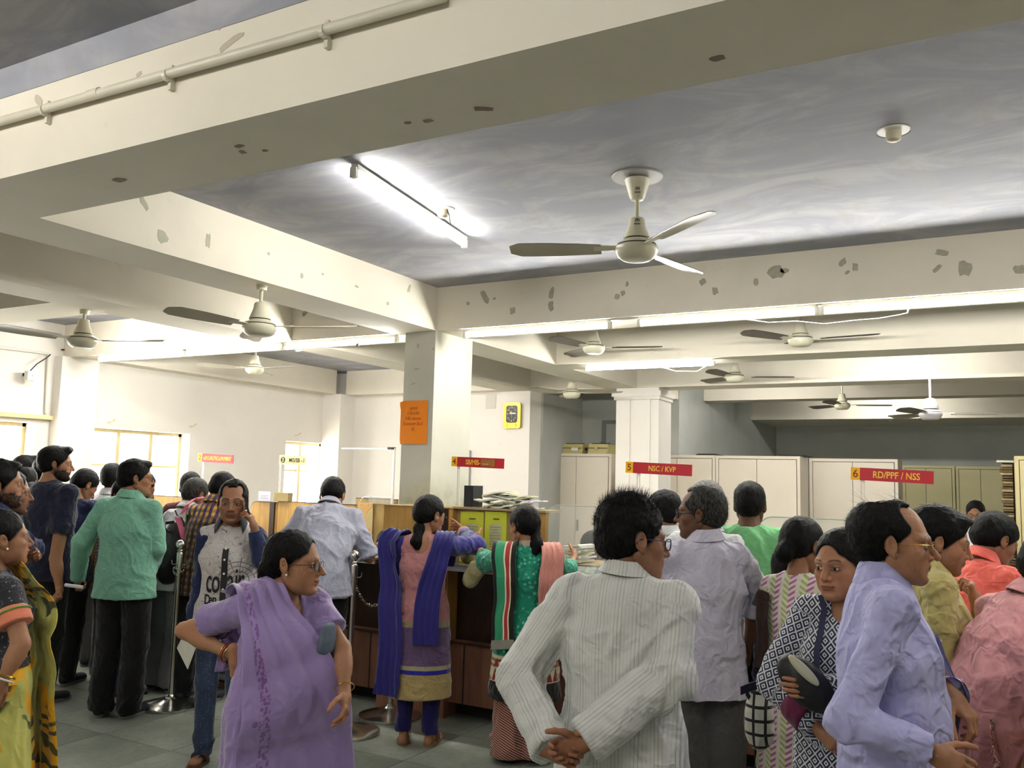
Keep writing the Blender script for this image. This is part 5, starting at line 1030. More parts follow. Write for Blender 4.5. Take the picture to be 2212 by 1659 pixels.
# ------------------------------------------------------------------ queue posts with a chain
CHR = NT('polished_steel', .16, 1.0); CHR.color(CHR.mix(CHR.noise(CHR.co(), 4, 3), srgb('a9a8a2'), srgb('cfcec8'))); n = CHR.noise(CHR.map(CHR.co(), (30, 30, 2)), 4, 3); CHR.put(CHR.b.inputs['Roughness'], CHR.math('MULTIPLY_ADD', n, .22, .08)); CHR = CHR.m
def chain(g, pts, L=.036, r=.0028, sag=0):
    pts = [v3(p) for p in pts]; d = [0]; [d.append(d[-1]+np.linalg.norm(pts[i+1]-pts[i])) for i in range(len(pts)-1)]; n = max(2, int(d[-1]/(L*.72)))
    for k in range(n):
        s_ = (k+.5)/n*d[-1]; i = max(j for j in range(len(d)-1) if d[j] <= s_); f = (s_-d[i])/(d[i+1]-d[i]+1e-9); c = pts[i]*(1-f)+pts[i+1]*f; t = nrm(pts[i+1]-pts[i]); s2 = nrm(np.cross(t, (0, 0, 1) if abs(t[2]) < .9 else (1, 0, 0))); u2 = np.cross(t, s2)
        q = s2 if k % 2 else u2; g.tube([c+t*math.cos(a)*L*.5+q*math.sin(a)*L*.27 for a in np.linspace(0, 2*math.pi, 10, endpoint=False)], r, 5, True)
def post(px, py, bx, by, label, ring=True, wrap=False):
    b = on(px, py, 2, 0); d = (b-CO)@CF; t = at(bx, by, d); h = t[2]; e = empty('queue_post', (b[0], b[1], 0), label, 'post', 'steel queue posts')
    Geo().lathe([(.205, 0), (.207, .016), (.198, .020), (.13, .036), (.06, .055), (.030, .072), (.024, .085)], n=48).build('base', CHR, e, smooth=True)
    Geo().lathe([(.019, .08), (.019, .37), (.0195, h-.13)], n=20).build('tube', CHR, e, smooth=True); Geo().lathe([(.0245, h-.165), (.0255, h-.155), (.0255, h-.062), (.0235, h-.055), (.019, h-.050), (.019, h-.045), (.023, h-.040), (.016, h-.030)], n=24).build('collar', CHR, e, smooth=True); Geo().ball((0, 0, h), .0345, 28, 20).build('ball', CHR, e, smooth=True)
    for k in range(4): a = k*math.pi/2+.5; ca, sa = math.cos(a), math.sin(a); R = lambda r_, z_: (r_*ca, r_*sa, z_); Geo().tube([R(.024, h-.135), R(.045, h-.135), R(.052, h-.128), R(.053, h-.105)], .0028, 6).build('hook', CHR, e, smooth=True)
    if wrap: g = Geo(); chain(g, [v3(math.cos(a)*.036, math.sin(a)*.036, h-.145-.012*math.sin(a*2.3)-.004*a) for a in np.linspace(0, 12, 40)], .026, .0026); g.build('chain', CHR, e, smooth=True)
    return e, v3(b[0], b[1], h-.13)
post(367, 1526, 396, 1180, 'steel queue post in the open floor left, with chain wound round its collar', wrap=True); pB, tB = post(748, 1583, 763, 1204, 'steel queue post beside the woman in the lilac saree'); pC, tC = post(842, 1548, 857, 1215, 'steel queue post half hidden by the woman with the blue scarf'); post(430, 1484, 447, 1170, 'steel queue post mostly hidden behind the man on the phone')
g = Geo(); P = [tB*(1-t)+tC*t-v3(0, 0, .20*math.sin(t*math.pi)**.8*(1-.25*t)) for t in np.linspace(.06, .96, 20)]; chain(g, P, .036, .0030); o = g.build('chain', CHR, smooth=True); tag(o, 'steel link chain drooping between two queue posts', 'chain', kind=None)
# ------------------------------------------------------------------ cloth patterns (u = limb coordinates in metres)
def p_rib(k, u, base):
    x = k.sep(u)[0]; s_ = k.math('SINE', k.math('MULTIPLY', x, 6.2832/.0105)); s2 = k.math('SINE', k.math('MULTIPLY', x, 6.2832/.055)); m = k.math('MULTIPLY', k.step(s_, .35, .95), k.math('MULTIPLY_ADD', k.step(s2, -.6, .6), .5, .25)); k.rib = s_; return k.mix(m, base, srgb('9d9d98'))
def p_diamond(k, u, base):
    s_ = k.sep(u); n = k.noise(k.co(), 30, 2); w = k.math('MULTIPLY', k.math('SUBTRACT', n, .5), .12); c = 1/.036
    a = k.math('ADD', k.math('MULTIPLY', k.math('ADD', s_[0], k.math('MULTIPLY', s_[2], .85)), c), w); b = k.math('ADD', k.math('MULTIPLY', k.math('SUBTRACT', s_[0], k.math('MULTIPLY', s_[2], .85)), c), w)
    fa = k.math('ABSOLUTE', k.math('SUBTRACT', k.math('FRACT', a), .5)); fb = k.math('ABSOLUTE', k.math('SUBTRACT', k.math('FRACT', b), .5)); m = k.math('MAXIMUM', fa, fb); W_ = srgb('c9cbd0'); N_ = srgb('2b2d3c')
    col = k.mix(k.step(m, .415, .44), N_, W_); col = k.mix(k.step(m, .235, .205), col, W_); return k.mix(k.step(m, .10, .075), col, N_)
def p_motif(c2, sc=34, th=(.30, .40)):
    def f(k, u, base): v = k.map(u, (sc, sc, sc)); d = k.vor(v, 1.0, 'F1', rand=.55); n = k.noise(v, 1.7, 3, .6, .8); return k.mix(k.math('MULTIPLY', k.step(k.math('ADD', d, k.math('MULTIPLY', n, .35)), th[1]+.16, th[0]+.10), .75), base, srgb(c2))
    return f
def p_stripe(c2, w=.012, ax=0, duty=(.0, .3), tilt=0.0):
    def f(k, u, base): s_ = k.sep(u); x = k.math('ADD', s_[ax], k.math('MULTIPLY', s_[2 if ax == 0 else 0], tilt)); return k.mix(k.step(k.math('SINE', k.math('MULTIPLY', x, 6.2832/w)), *duty), base, srgb(c2))
    return f
def p_plaid(k, u, base):
    s_ = k.sep(u); sq = lambda x, w, a, b: k.step(k.math('SINE', k.math('MULTIPLY', x, 6.2832/w)), a, b)
    X, Z = sq(s_[0], .045, -.1, .1), sq(s_[2], .045, -.1, .1); up = k.step(s_[2], 1.22, 1.30); A = k.mix(up, srgb('6d5433'), srgb('d09a3c')); B = k.mix(up, srgb('2a1a1c'), srgb('4b3a63')); c1 = k.mix(X, B, A); c1 = k.mix(k.math('MULTIPLY', Z, .6), c1, k.mix(up, srgb('1c1314'), srgb('3b2f4d'))); return k.mix(k.math('MULTIPLY', k.math('MULTIPLY', X, k.math('SUBTRACT', 1.0, Z)), .5), c1, A)
def p_bands(zs):                                          # list of (z below which, colour)
    def f(k, u, base):
        z = k.sep(k.co())[2]; col = base
        for zz, c in zs: col = k.mix(k.step(z, zz+.002, zz-.002), col, srgb(c))
        return col
    return f
def p_teal(k, u, base):
    s_ = k.sep(k.co()); col = p_motif('5fb79a', 36)(k, u, base); z = s_[2]; x = k.math('ARCTAN2', s_[0], s_[1]); x = k.math('MULTIPLY', x, 1.0)
    col = k.mix(k.step(z, .60, .59), col, srgb('b9b794')); tri = k.math('ABSOLUTE', k.math('SUBTRACT', k.math('FRACT', k.math('MULTIPLY', s_[0], 22)), .5))
    t1 = k.step(k.math('SUBTRACT', k.math('MULTIPLY', k.math('SUBTRACT', .70, z), 4.2), tri), .0, .02); t1 = k.math('MULTIPLY', k.step(z, .575, .58), t1); col = k.mix(k.math('MULTIPLY', k.math('MULTIPLY', k.step(k.math('SUBTRACT', .5, tri), .30, .34), k.band(z, .60, .685, .01)), .9), col, srgb('16332a'))
    col = k.mix(k.band(z, .53, .575, .003), col, srgb('7a2f26')); n = k.math('SINE', k.math('MULTIPLY', s_[0], 160)); col = k.mix(k.math('MULTIPLY', k.band(z, .545, .56, .002), k.step(n, -.2, .3)), col, srgb('c9b48a'))
    tri2 = k.math('ABSOLUTE', k.math('SUBTRACT', k.math('FRACT', k.math('MULTIPLY', s_[0], 26)), .5)); t2 = k.step(k.math('SUBTRACT', k.math('MULTIPLY', k.math('SUBTRACT', .53, z), 6.5), tri2), .0, .03); col = k.mix(k.math('MULTIPLY', k.band(z, .455, .53, .002), t2), col, srgb('7e2420'))
    return k.mix(k.step(z, .452, .448), col, srgb('15110f'))
def p_leafsaree(k, u, base):
    v = k.co(); n = k.noise(k.map(v, (1, 1, .6)), 4.5, 2, .5, .6); col = k.mix(k.step(n, .50, .54), base, srgb('e3a912')); s_ = k.sep(v); q = k.math('ADD', k.math('MULTIPLY', s_[2], 90), k.math('MULTIPLY', k.noise(v, 5, 2), 28)); st_ = k.step(k.math('SINE', q), .15, .45); zone = k.step(k.noise(k.map(v, (1, 1, .5)), 6, 2, .5, .3), .50, .56)
    return k.mix(k.math('MULTIPLY', k.math('MULTIPLY', st_, zone), .92), col, srgb('2a3320'))
def p_print(k, u, base):                                   # pale shirt front covered in scribbles, spider web, black placket
    v = k.co(); s_ = k.sep(v); n = k.noise(k.map(v, (1, 1, 1.9)), 11, 2, .6, 1.2); col = k.mix(k.math('MULTIPLY', k.band(n, .492, .506, .003), .75), base, srgb('3a3838')); r = k.math('SQRT', k.math('ADD', k.math('POWER', k.math('SUBTRACT', s_[0], -.07), 2.0), k.math('POWER', k.math('SUBTRACT', s_[2], 1.0), 2.0)))
    web = k.math('MULTIPLY', k.step(r, .12, .11), k.step(k.math('SINE', k.math('MULTIPLY', r, 260)), .75, .9)); an = k.math('ARCTAN2', k.math('SUBTRACT', s_[2], 1.0), k.math('SUBTRACT', s_[0], -.07)); web = k.math('MAXIMUM', web, k.math('MULTIPLY', k.step(r, .13, .12), k.step(k.math('SINE', k.math('MULTIPLY', an, 12)), .92, .97))); return k.mix(k.math('MULTIPLY', web, .75), col, srgb('4a4747'))
def p_ikat(k, u, base):
    s_ = k.sep(u); x = k.math('ABSOLUTE', k.math('SUBTRACT', k.math('FRACT', k.math('MULTIPLY', s_[0], 14)), .5)); q = k.math('FRACT', k.math('MULTIPLY', k.math('ADD', s_[2], k.math('MULTIPLY', x, .05)), 42)); c2 = k.step(k.math('SINE', k.math('MULTIPLY', s_[0], 88)), -.1, .1); return k.mix(k.math('MULTIPLY', k.step(q, .45, .6), k.step(x, .08, .16)), base, k.mix(c2, srgb('9aab5e'), srgb('a85a9c')))
def p_dupattas(k, u, base):                                # lengthwise bands of a printed scarf
    x = k.sep(u)[2]; col = base
    for a, b, c in ((-.5, -.36, '141311'), (-.36, -.02, '2f8a63'), (-.02, .04, 'd8cfa8'), (.04, .22, 'a5303a'), (.22, .28, 'd8cfa8'), (.28, .5, '17140f')): col = k.mix(k.band(x, a, b, .008), col, srgb(c))
    y = k.sep(u)[1]; return k.mix(k.step(y, .88, .89), col, k.mix(k.step(k.math('SINE', k.math('MULTIPLY', y, 900)), -.2, .2), srgb('17140f'), srgb('b8b4a4')))
def p_vine(k, u, base):
    s_ = k.sep(u); y, v = s_[1], s_[2]; x = k.math('MULTIPLY', v, .42); xx = k.math('SUBTRACT', x, k.math('MULTIPLY_ADD', k.math('SINE', k.math('MULTIPLY', y, 40)), .006, VX)); m = k.step(k.math('ABSOLUTE', xx), .026, .016); d = k.vor(k.comb(k.math('MULTIPLY', x, 72), k.math('MULTIPLY', y, 105), 0), 1.0, 'F1', rand=.8); n = k.noise(k.comb(k.math('MULTIPLY', x, 150), k.math('MULTIPLY', y, 210), 0), 1.0, 3)
    f = k.math('MULTIPLY', m, k.step(k.math('ADD', d, k.math('MULTIPLY', n, .5)), .88, .66)); col = k.mix(k.math('MULTIPLY', f, .9), base, srgb('6b3f7c')); d2 = k.vor(k.comb(k.math('MULTIPLY', x, 7), k.math('MULTIPLY', y, 8), 3), 1.0, 'F1', rand=.6); return k.mix(k.math('MULTIPLY', k.step(d2, .085, .07), .8), col, srgb('6b3f7c'))
VX = .120
def p_vinesleeve(k, u, base):
    z = k.sep(u)[2]; n = k.vor(k.map(u, (60, 60, 60)), 1.0, 'F1'); n2 = k.noise(u, 160, 3); return k.mix(k.math('MULTIPLY', k.math('MULTIPLY', k.band(z, -.26, -.19, .01), k.step(k.math('ADD', n, k.math('MULTIPLY', n2, .5)), .72, .5)), .8), base, srgb('6b3f7c'))
def p_redprint(k, u, base):
    n = k.noise(k.co(), 11, 3, .6, 2.5); v = k.vor(k.co(), 22, 'DISTANCE_TO_EDGE'); col = k.mix(k.band(n, .50, .54, .005), base, srgb('d9c9b4')); col = k.mix(k.step(n, .60, .63), col, srgb('d78a35')); return k.mix(k.math('MULTIPLY', k.step(v, .04, .02), .5), col, srgb('3a1512'))

# ------------------------------------------------------------------ cloth materials
NAVY = cloth('cotton_navy', '16182c', .85); NAVYL = cloth('cotton_navy_blue', '1f2747', .85, c2=None); BLACKC = cloth('cloth_black', '0f0f10', .85, wr=.3); CHAR = cloth('trousers_grey', '4a4948', .8, wr=.35); GREYT = cloth('trousers_light_grey', '6f7074', .8, wr=.35); DENIM = cloth('denim', '2f3c55', .85, p_motif('46597a', 60), wr=.3); BEIT = cloth('trousers_dark_brown', '2a2320', .85)
MINT = cloth('linen_mint', '6fa38d', .8, wr=.4); WHT = cloth('cotton_white', 'c9c9cc', .8); MAROON = cloth('cotton_maroon', '5a2b30', .85); LBLUE = cloth('cotton_light_blue', '9a9cab', .8, p_motif('b2b4c2', 120), wr=.4); LGREY = cloth('cotton_lavender_grey', 'b5b2c2', .8, wr=.6); LAV = cloth('cotton_lavender', 'a9a8d4', .75, wr=.75); LAVD = cloth('placket_shadow', '7c7eaf', .75, wr=.3); YEL_ = cloth('cotton_yellow', 'b3a76a', .75, wr=.8); GRN = cloth('tshirt_green', '79c184', .85, wr=.5); CORAL = cloth('cotton_coral', 'e0675a', .8, wr=.6); PINK = cloth('cotton_pink', 'dd9d9f', .75, wr=.7)
RIB = cloth('ribbed_white', 'c6c7c2', .75, p_rib, wr=.5); PLAID = cloth('plaid', '6d5433', .85, p_plaid); DIAM = cloth('diamond_print', '2b2d3c', .8, p_diamond, wr=.4); PRINTS = cloth('printed_shirt', 'b9b4b2', .8, p_print, wr=.5); IKAT = cloth('ikat_print', 'c9c4b5', .8, p_ikat)
WINE = cloth('cuff_wine', '5c1338', .7, wr=.2); LILAC = cloth('lilac', '8672a2', .6, p_vinesleeve, wr=.35, sheen=.4); LILACS = cloth('lilac_saree', '8873a3', .55, wr=.35, sheen=.5); LILACP = cloth('lilac_pallu', '8c77a8', .55, p_vine, wr=.3, sheen=.5)
TEAL = cloth('teal_kurta', '12795f', .7, p_teal, wr=.6); TEALS = cloth('teal_motif', '12795f', .7, p_motif('5fb79a', 36), wr=.5); REDST = cloth('striped_red_white', 'cfa594', .75, p_stripe('a53a3c', .013, 0, (-.1, .25), .12), wr=.25); PANTST = cloth('striped_brown', 'b48a78', .8, p_stripe('54211d', .0135, 2, (-.15, .2), .55), wr=.4); STOLE = cloth('banded_stole', '2f8a63', .7, p_dupattas, wr=.2)
ROYAL = cloth('royal_blue', '1a1668', .65, wr=.35, sheen=.4); ROYALD = cloth('royal_blue_gauze', '1c176c', .6, p_stripe('15114f', .010, 0, (.2, .8)), wr=.15, sheen=.4); LEGG = cloth('leggings_navy', '15124a', .8, wr=.25)
PINKK = cloth('kurta_pink', 'a56f70', .55, p_bands([(.735, '8f8468'), (.70, '5b4667'), (.48, '98906f'), (.455, '1f1c8a'), (.43, '9b8858')]), wr=.45)
SARY = cloth('saree_leaf_print', 'bdbb62', .7, p_leafsaree, wr=.3); BLOU = cloth('blouse_dark_print', '2a2a2e', .85, p_motif('8d8d92', 70, (.2, .3))); CORB = cloth('coral_border', 'd07a5c', .7, wr=.2); GPIP = plain('green_piping', '5f9a3d', .6); SARR = cloth('red_print_shawl', '8a2a28', .75, p_redprint, wr=.5); SARG = cloth('saree_mustard', 'b98a1e', .7, p_motif('d0a53a', 50), wr=.4); BRST = cloth('brown_gauze', '2b1a14', .7, wr=.2)
LEA = plain('leather_black', '141314', .45, var=.1); SHOE = plain('shoe_dark', '1a1c24', .7, var=.1); SHW = plain('sole_grey', '6d6c68', .8); LEB = plain('leather_brown', '4a3526', .6, var=.1); TANS = plain('sandal_tan', '7a6044', .7, var=.08)

BK = dict(t=.008, quiff=.006)
def std(label, px, py, D, phi, head, top, lower, lv=2, skin='tan', hair=None, sleeve='long', arms=None, collar=True, shoes='shoe', kw=None, tkw=None, lkw=None, shm=None, face=None, glasses=False, col=None):
    p = Person(label, px, py, D, phi, head=head, lv=lv, skin=skin, hair=hair or dict(BK), face=face or {}, **(kw or {})); p.arms(**(arms or {})); p.body(); p.mkhair()
    t = dict(sleeve=sleeve, amp=.010 if lv < 2 else .012); t.update(tkw or {}); p.top(top, **t)
    if collar: p.collar(col or top)
    p.legs(lower, **(lkw or {})); p.shoes(shm or SHOE, shoes, SHW if shoes == 'shoe' else None)
    if glasses: p.glasses(lens=False)
    return p

# ---- the queue at the left -------------------------------------------------------------------
std('man with quiff and pale shirt at the back of the left queue', 60, 982, 7.4, 70, (90, 0, 0), WHT, CHAR, skin='mid', hair=dict(t=.010, quiff=.02))
std('man with thinning crown in the left queue, only his head showing', 60, 1008, 6.5, 20, (20, 15, 0), NAVYL, BLACKC, hair=dict(t=.006, crown=1.0), kw=dict(hair_up=.008))
std('dark haired man behind the tall bearded man, white shirt shoulder showing', 97, 984, 7.1, 20, (10, 0, 0), WHT, BLACKC)
std('dark haired person in white deep in the left queue, before the wide window', 245, 1000, 7.3, 15, (20, 0, 0), WHT, CHAR, hair=dict(t=.014))
p = Person('woman with a pink hair band deep in the left queue', 268, 1033, 6.8, 15, head=(10, 5, 0), lv=2, fem=1, hair=dict(style='bun', t=.007, bun=(0, -.125, -.02), bunr=(.035, .03, .035))); p.arms(); p.body(); p.mkhair(); p.top(IKAT, amp=.01); p.legs(CHAR); p.shoes(TANS, 'sandal'); g = Geo(); q = p.J['Hd']+v3(0, -.105, .0); g.tube([q+v3(math.cos(a)*.03, 0, math.sin(a)*.03) for a in np.linspace(0, 6.28, 14, endpoint=False)], .008, 6, True); g.build('hair_band', plain('band_pink', 'd23a5a', .6), p.root)
std('stubbly man in jeans and striped sandals hidden behind the mint shirt', 322, 1018, 6.45, 80, (75, 25, 0), NAVYL, DENIM, hair=dict(t=.008), shoes='sandal', shm=LEA, face=dict(beard=.9, beardgeo=.004), kw=dict(headoff=(.04, 0)))
std('man in black T-shirt with bowed head, left queue', 205, 1019, 6.8, 30, (62, 38, 0), NAVYL, BLACKC, lv=1, skin='mid', sleeve='short', collar=False, hair=dict(t=.006), kw=dict(lean=6))
p = std('tall bearded man in a navy T-shirt, arm hanging, left queue', 126, 962, 6.15, 48, (90, 3, 0), NAVY, BLACKC, lv=1, skin='mid', sleeve='short', collar=False, hair=dict(t=.010, quiff=.022, back=.004), face=dict(beard=.95, stache=.9, beardgeo=.005), arms=dict(R=dict(e=(120, 1206, -.24), w=(128, 1268, -.30), palm=('v', -1, 0, 0), curl=.9, thumb=.8)), kw=dict(w=1.1))
p = std('stubbly young man facing right behind the bearded head at far left', 26, 1012, 4.75, 75, (88, 2, 0), NAVYL, BLACKC, lv=1, skin='tan', arms=dict(R=dict(e=(72, 1185, .0), w=(22, 1215, -.22)), L=dict(w=(.17, .08, 1.12), curl=.8)), face=dict(beard=.35, stache=.5), hair=dict(t=.008))
p = std('bearded man at the far left edge, head above the saree woman', 5, 989, 4.35, 85, (90, 0, 0), NAVYL, BLACKC, lv=1, skin='mid', face=dict(beard=.9, stache=.8, beardgeo=.004), hair=dict(t=.010, quiff=.006))
p = Person('man in a mint green shirt with glasses, back turned, left queue', 298, 990, 5.85, 28, head=(84, 2, 0), lv=0, hd=.0034, skin='mid', w=1.02, hair=dict(t=.011, quiff=.012, strands=2500), belly=.1)
p.arms(R=dict(e=(338, 1185, -.05), w=(312, 1258, .10), palm=('v', -1, 0, 0)), L=dict(e=(176, 1170, -.05), w=(168, 1252, .08), palm=('v', 1, 0, 0), curl=.8)).body().mkhair().top(MINT, sleeve='long', hem=.78, amp=.009, off=.024, slv=.022, cloth_lv=.0085).collar(MINT, open_=.5).legs(BLACKC, off=.02, wide=.015).shoes(SHOE, 'shoe', SHW).glasses(lens=False)
a = at(157, 1266, 5.78); tag(Geo().tube([a-v3(.05, .02, -.005), a+v3(.06, .03, -.005)], .012, 10).build('rolled_paper', PAP[4]), 'small rolled white paper in the hand of the man in mint green', 'paper')
# saree woman at the left edge
p = Person('woman in a yellow leaf-print saree at the left edge, seen from the side', 4, 1095, 3.45, 66, head=(78, -4, 0), lv=0, hd=.0034, fem=1, skin='mid', w=1.12, hs=.95, hair=dict(style='bun', t=.005, label='black hair tied back'), face=dict(brow=.5, full=.8))
p.arms(R=dict(e=(46, 1392, -.20), w=(6, 1468, -.26), palm=(-1, 0, 0), curl=.5)).body().mkhair().top(BLOU, 'blouse', sleeve='short', hem=1.02, off=.010, amp=.004, neck=1.25, slv=.004).skirt(SARY, hem=.02, off=.03, flare=.08)
e_ = p.J['SR']+(p.J['ER']-p.J['SR'])*.62; d_ = nrm(p.J['ER']-p.J['SR']); S = Shape(); S.u(sleeve(e_-d_*.030, e_+d_*.006, .060, .061), .002); P, Q = S.mesh(.006); meshobj('sleeve_border', P, Q, CORB, p.root, attrs={'cuv': P}); q1 = nrm(np.cross(d_, (0, 0, 1) if abs(d_[2]) < .9 else (1, 0, 0))); q2 = np.cross(d_, q1); Geo().tube([e_-d_*.04+q1*math.cos(a)*.0625+q2*math.sin(a)*.0625 for a in np.linspace(0, 6.28, 24, endpoint=False)], .0035, 6, True).build('piping', GPIP, p.root)
p.ribbon('saree_drape', [(.02, -.16, 1.20), (-.06, .02, 1.36), (.02, .17, 1.16), (.05, .22, .95), (.03, .27, .70), (0, .30, .35), (0, .30, .08)], [.10, .10, .16, .24, .30, .34, .36], SARY, off=.022, nv=18, pleat=.012, npl=5, seed=3)
b_ = p.J['WR']; d_ = nrm(p.J['WR']-p.J['ER']); q1 = nrm(np.cross(d_, (0, 1, 0))); q2 = np.cross(d_, q1)
for z_, m_ in ((.0, plain('bangle_white', 'd8d4cc', .3)), (-.014, GOLD)): Geo().tube([b_+d_*z_+q1*math.cos(a)*.036+q2*math.sin(a)*.036 for a in np.linspace(0, 6.28, 24, endpoint=False)], .004, 6, True).build('bangle', m_, p.root)
Geo().ball(p.J['Hd']+v3(.079, .005, -.033)@p.HM, .004, 10, 8).build('earring', plain('pearl', 'e8e2da', .2), p.root)
# ---- middle left -------------------------------------------------------------------------------
std('man in a maroon shirt, back turned, behind the backpack wearer', 414, 1017, 6.95, 15, (5, 5, 0), MAROON, BLACKC, hair=dict(t=.006), collar=False)
p = std('grey haired man in white shirt carrying the black backpack', 435, 1034, 6.75, 45, (50, 22, 0), WHT, GREYT, lv=1, hair=dict(t=.009, c='grey'), kw=dict(lean=16), face=dict(), lkw=dict(wide=.03), glasses=True)
bp = p
std('man in a purple and yellow plaid shirt bending forward', 494, 1021, 6.45, 30, (45, 25, 0), PLAID, BLACKC, lv=1, hair=dict(t=.006), kw=dict(lean=15, w=.98), tkw=dict(hem=.78, off=.020))
# backpack, worn on the back of the grey haired man
r_, a_ = p.vr, p.va; c0 = at(375, 1190, 6.38); M3 = np.array([nrm(r_), nrm(a_), (0, 0, 1)]); M3 = np.array([rodr(M3[0], M3[1], .12), M3[1], rodr(M3[2], M3[1], .12)])
S = Shape(); S.u(ell(c0, (.105, .12, .235), M3), .02).u(ell(c0+M3[2]*-.06, (.11, .13, .17), M3), .04); P, Q = S.mesh(.009); N = vnormals(P, Q); P = P+N*(folds(P, 4, (9, 9, 6))*.006)[:, None]; e = empty('backpack', tuple(c0), 'black backpack with pink shoulder strap worn by the grey haired man', 'backpack'); meshobj('bag_body', P-c0, Q, LEA, e)
SP = plain('strap_pink', 'd9688a', .7, var=.06)
def strap(name, pts, w, mat, par, org, wd, t=.004):
    A = np.array([np.asarray(q)-org for q in pts]); wd = nrm(wd)*w/2; Tn = np.gradient(A, axis=0); Nn = np.cross(Tn, wd); Nn /= np.linalg.norm(Nn, axis=1)[:, None]+1e-9; g = Geo(); g.grid(np.stack([A-wd-Nn*t, A+wd-Nn*t, A+wd+Nn*t, A-wd+Nn*t], 1), closed_v=True); return g.build(name, mat, par, smooth=True)
strap('pink_strap', [at(x, y, d) for x, y, d in ((436, 1076, 6.64), (420, 1078, 6.37), (405, 1090, 6.32), (393, 1110, 6.30))], .035, SP, e, c0, M3[0]*.8+v3(0, 0, .5)); strap('pink_strap', [at(x, y, d) for x, y, d in ((384, 1118, 6.28), (392, 1140, 6.25), (398, 1165, 6.24))], .045, SP, e, c0, M3[0]); strap('black_strap', [at(x, y, d) for x, y, d in ((378, 1102, 6.26), (383, 1114, 6.26), (392, 1118, 6.26), (397, 1130, 6.26), (398, 1150, 6.26))], .010, LEA, e, c0, M3[0]); strap('grab_handle', [at(x, y, d) for x, y, d in ((376, 1128, 6.26), (358, 1130, 6.28), (356, 1142, 6.28), (366, 1150, 6.28))], .02, LEA, e, c0, v3(0, 0, 1))
# man on the phone
p = Person('man talking on a mobile phone, pale printed shirt with navy sleeves', 506, 1035, 4.95, 192, head=(186, 3, 0), lv=0, hd=.0026, skin='tan', w=.98, shz=.012, hair=dict(t=.007, up=.006, rec=.014, hl=.006, side=-.028, strands=1500), face=dict(beard=.28, stache=.45, brow=1.1), gaze=(0, 0))
p.arms(L=dict(e=(566, 1210, -.10), w=(550, 1142, -.10), hd=('v', -.35, .1, 1), palm=('v', -.8, .3, 0), curl=.42, thumb=.5), R=dict(e=(438, 1250, .05), w=(415, 1345, -.10), palm=('v', .6, -.3, 0), curl=.6)).body().mkhair().top(PRINTS, sleeve='none', hem=.86, amp=.008, off=.014)
for n, t in (('L', .94), ('R', .94)):
    S = Shape(); a, e_, w_ = p.J['S'+n], p.J['E'+n], p.J['W'+n]; S.u(cone(a+(e_-a)*.05, e_, .056, .052), .02); S.u(sleeve(e_, e_+(w_-e_)*t, .052, .040), .02); P, Q = S.mesh(.0075); N = vnormals(P, Q); P = P+N*((folds(P, 6, (10, 10, 8))-.3)*.009)[:, None]; o = meshobj('sleeve', P, Q, NAVYL, p.root, attrs={'cuv': P}); o['label'] = 'navy sleeve'
p.collar(cloth('collar_dark', '3a3a40', .8), open_=.75, tip=.05).legs(DENIM, off=.010).shoes(LEB, 'sandal')
f_ = lambda x, z: p.TS.project(np.array([[x, .16, z]]), .004, 8)[0]
g = Geo(); A = np.array([f_(.0, z) for z in np.linspace(p.J['N'][2]-.10, p.k*.87, 22)]); g.grid(np.stack([A+v3(-.016, .003, 0), A+v3(.016, .003, 0)], 1)).grid(np.stack([A+v3(.016, -.002, 0), A+v3(-.016, -.002, 0)], 1)); o = g.build('placket', plain('placket_black', '131214', .7), p.root, smooth=True)
for i in range(0, 22, 4): Geo().ball(A[i]+v3(0, .008, 0), (.006, .003, .006), 10, 6).build('button', PAP[2], o)
def put_text(par, s_, size, xs, z, mat, sx=1.0, flip=True):
    n = len(s_)
    for i, ch in enumerate(s_):
        if ch == ' ': continue
        x = xs[0]+(xs[1]-xs[0])*i/max(1, n-1); q = f_(x, z); e2 = f_(x+.01, z); d = e2-q; yaw = math.atan2(d[1], d[0])+math.pi; q2 = f_(x, z+.01)-q; text('printed_letter', ch, size, mat, tuple(q+v3(0, .004, 0)), (math.pi/2, 0, yaw), par, sx=sx, bold=.0012)
BP = plain('print_black', '17161a', .8, var=0); tp = p.topobj; put_text(p.root, 'co', .19, (.112, .052), 1.115*p.k, BP, .50); put_text(p.root, 'air', .19, (-.045, -.125), 1.12*p.k, BP, .50); put_text(p.root, 'Den', .075, (.110, .050), 1.015*p.k, BP, .7); put_text(p.root, 'zi', .075, (-.045, -.075), 1.015*p.k, BP, .7)
# phone and paper held by him
c0 = at(536, 1103, 4.88); e = tag(Geo().quadbox([tuple(v3(x, y, z)) for x, y, z in ((-.006, -.022, -.065), (.006, -.022, -.065), (.006, .022, -.065), (-.006, .022, -.065), (-.006, -.022, .065), (.006, -.022, .065), (.006, .022, .065), (-.006, .022, .065))]).build('mobile_phone', plain('phone_black', '17181c', .3), None, loc=tuple(c0)), 'black mobile phone held to the ear', 'phone'); e.rotation_euler = (.10, .30, p.rz+.2)
g = Geo(); P4 = [at(x, y, d) for x, y, d in ((395, 1372, 4.78), (424, 1395, 4.70), (405, 1446, 4.72), (382, 1400, 4.80))]; g.poly(P4); g.poly([q+v3(.001, .002, 0) for q in P4[::-1]]); tag(g.build('folded_paper', PAP[2]), 'white folded paper hanging from the hand of the man on the phone', 'paper')
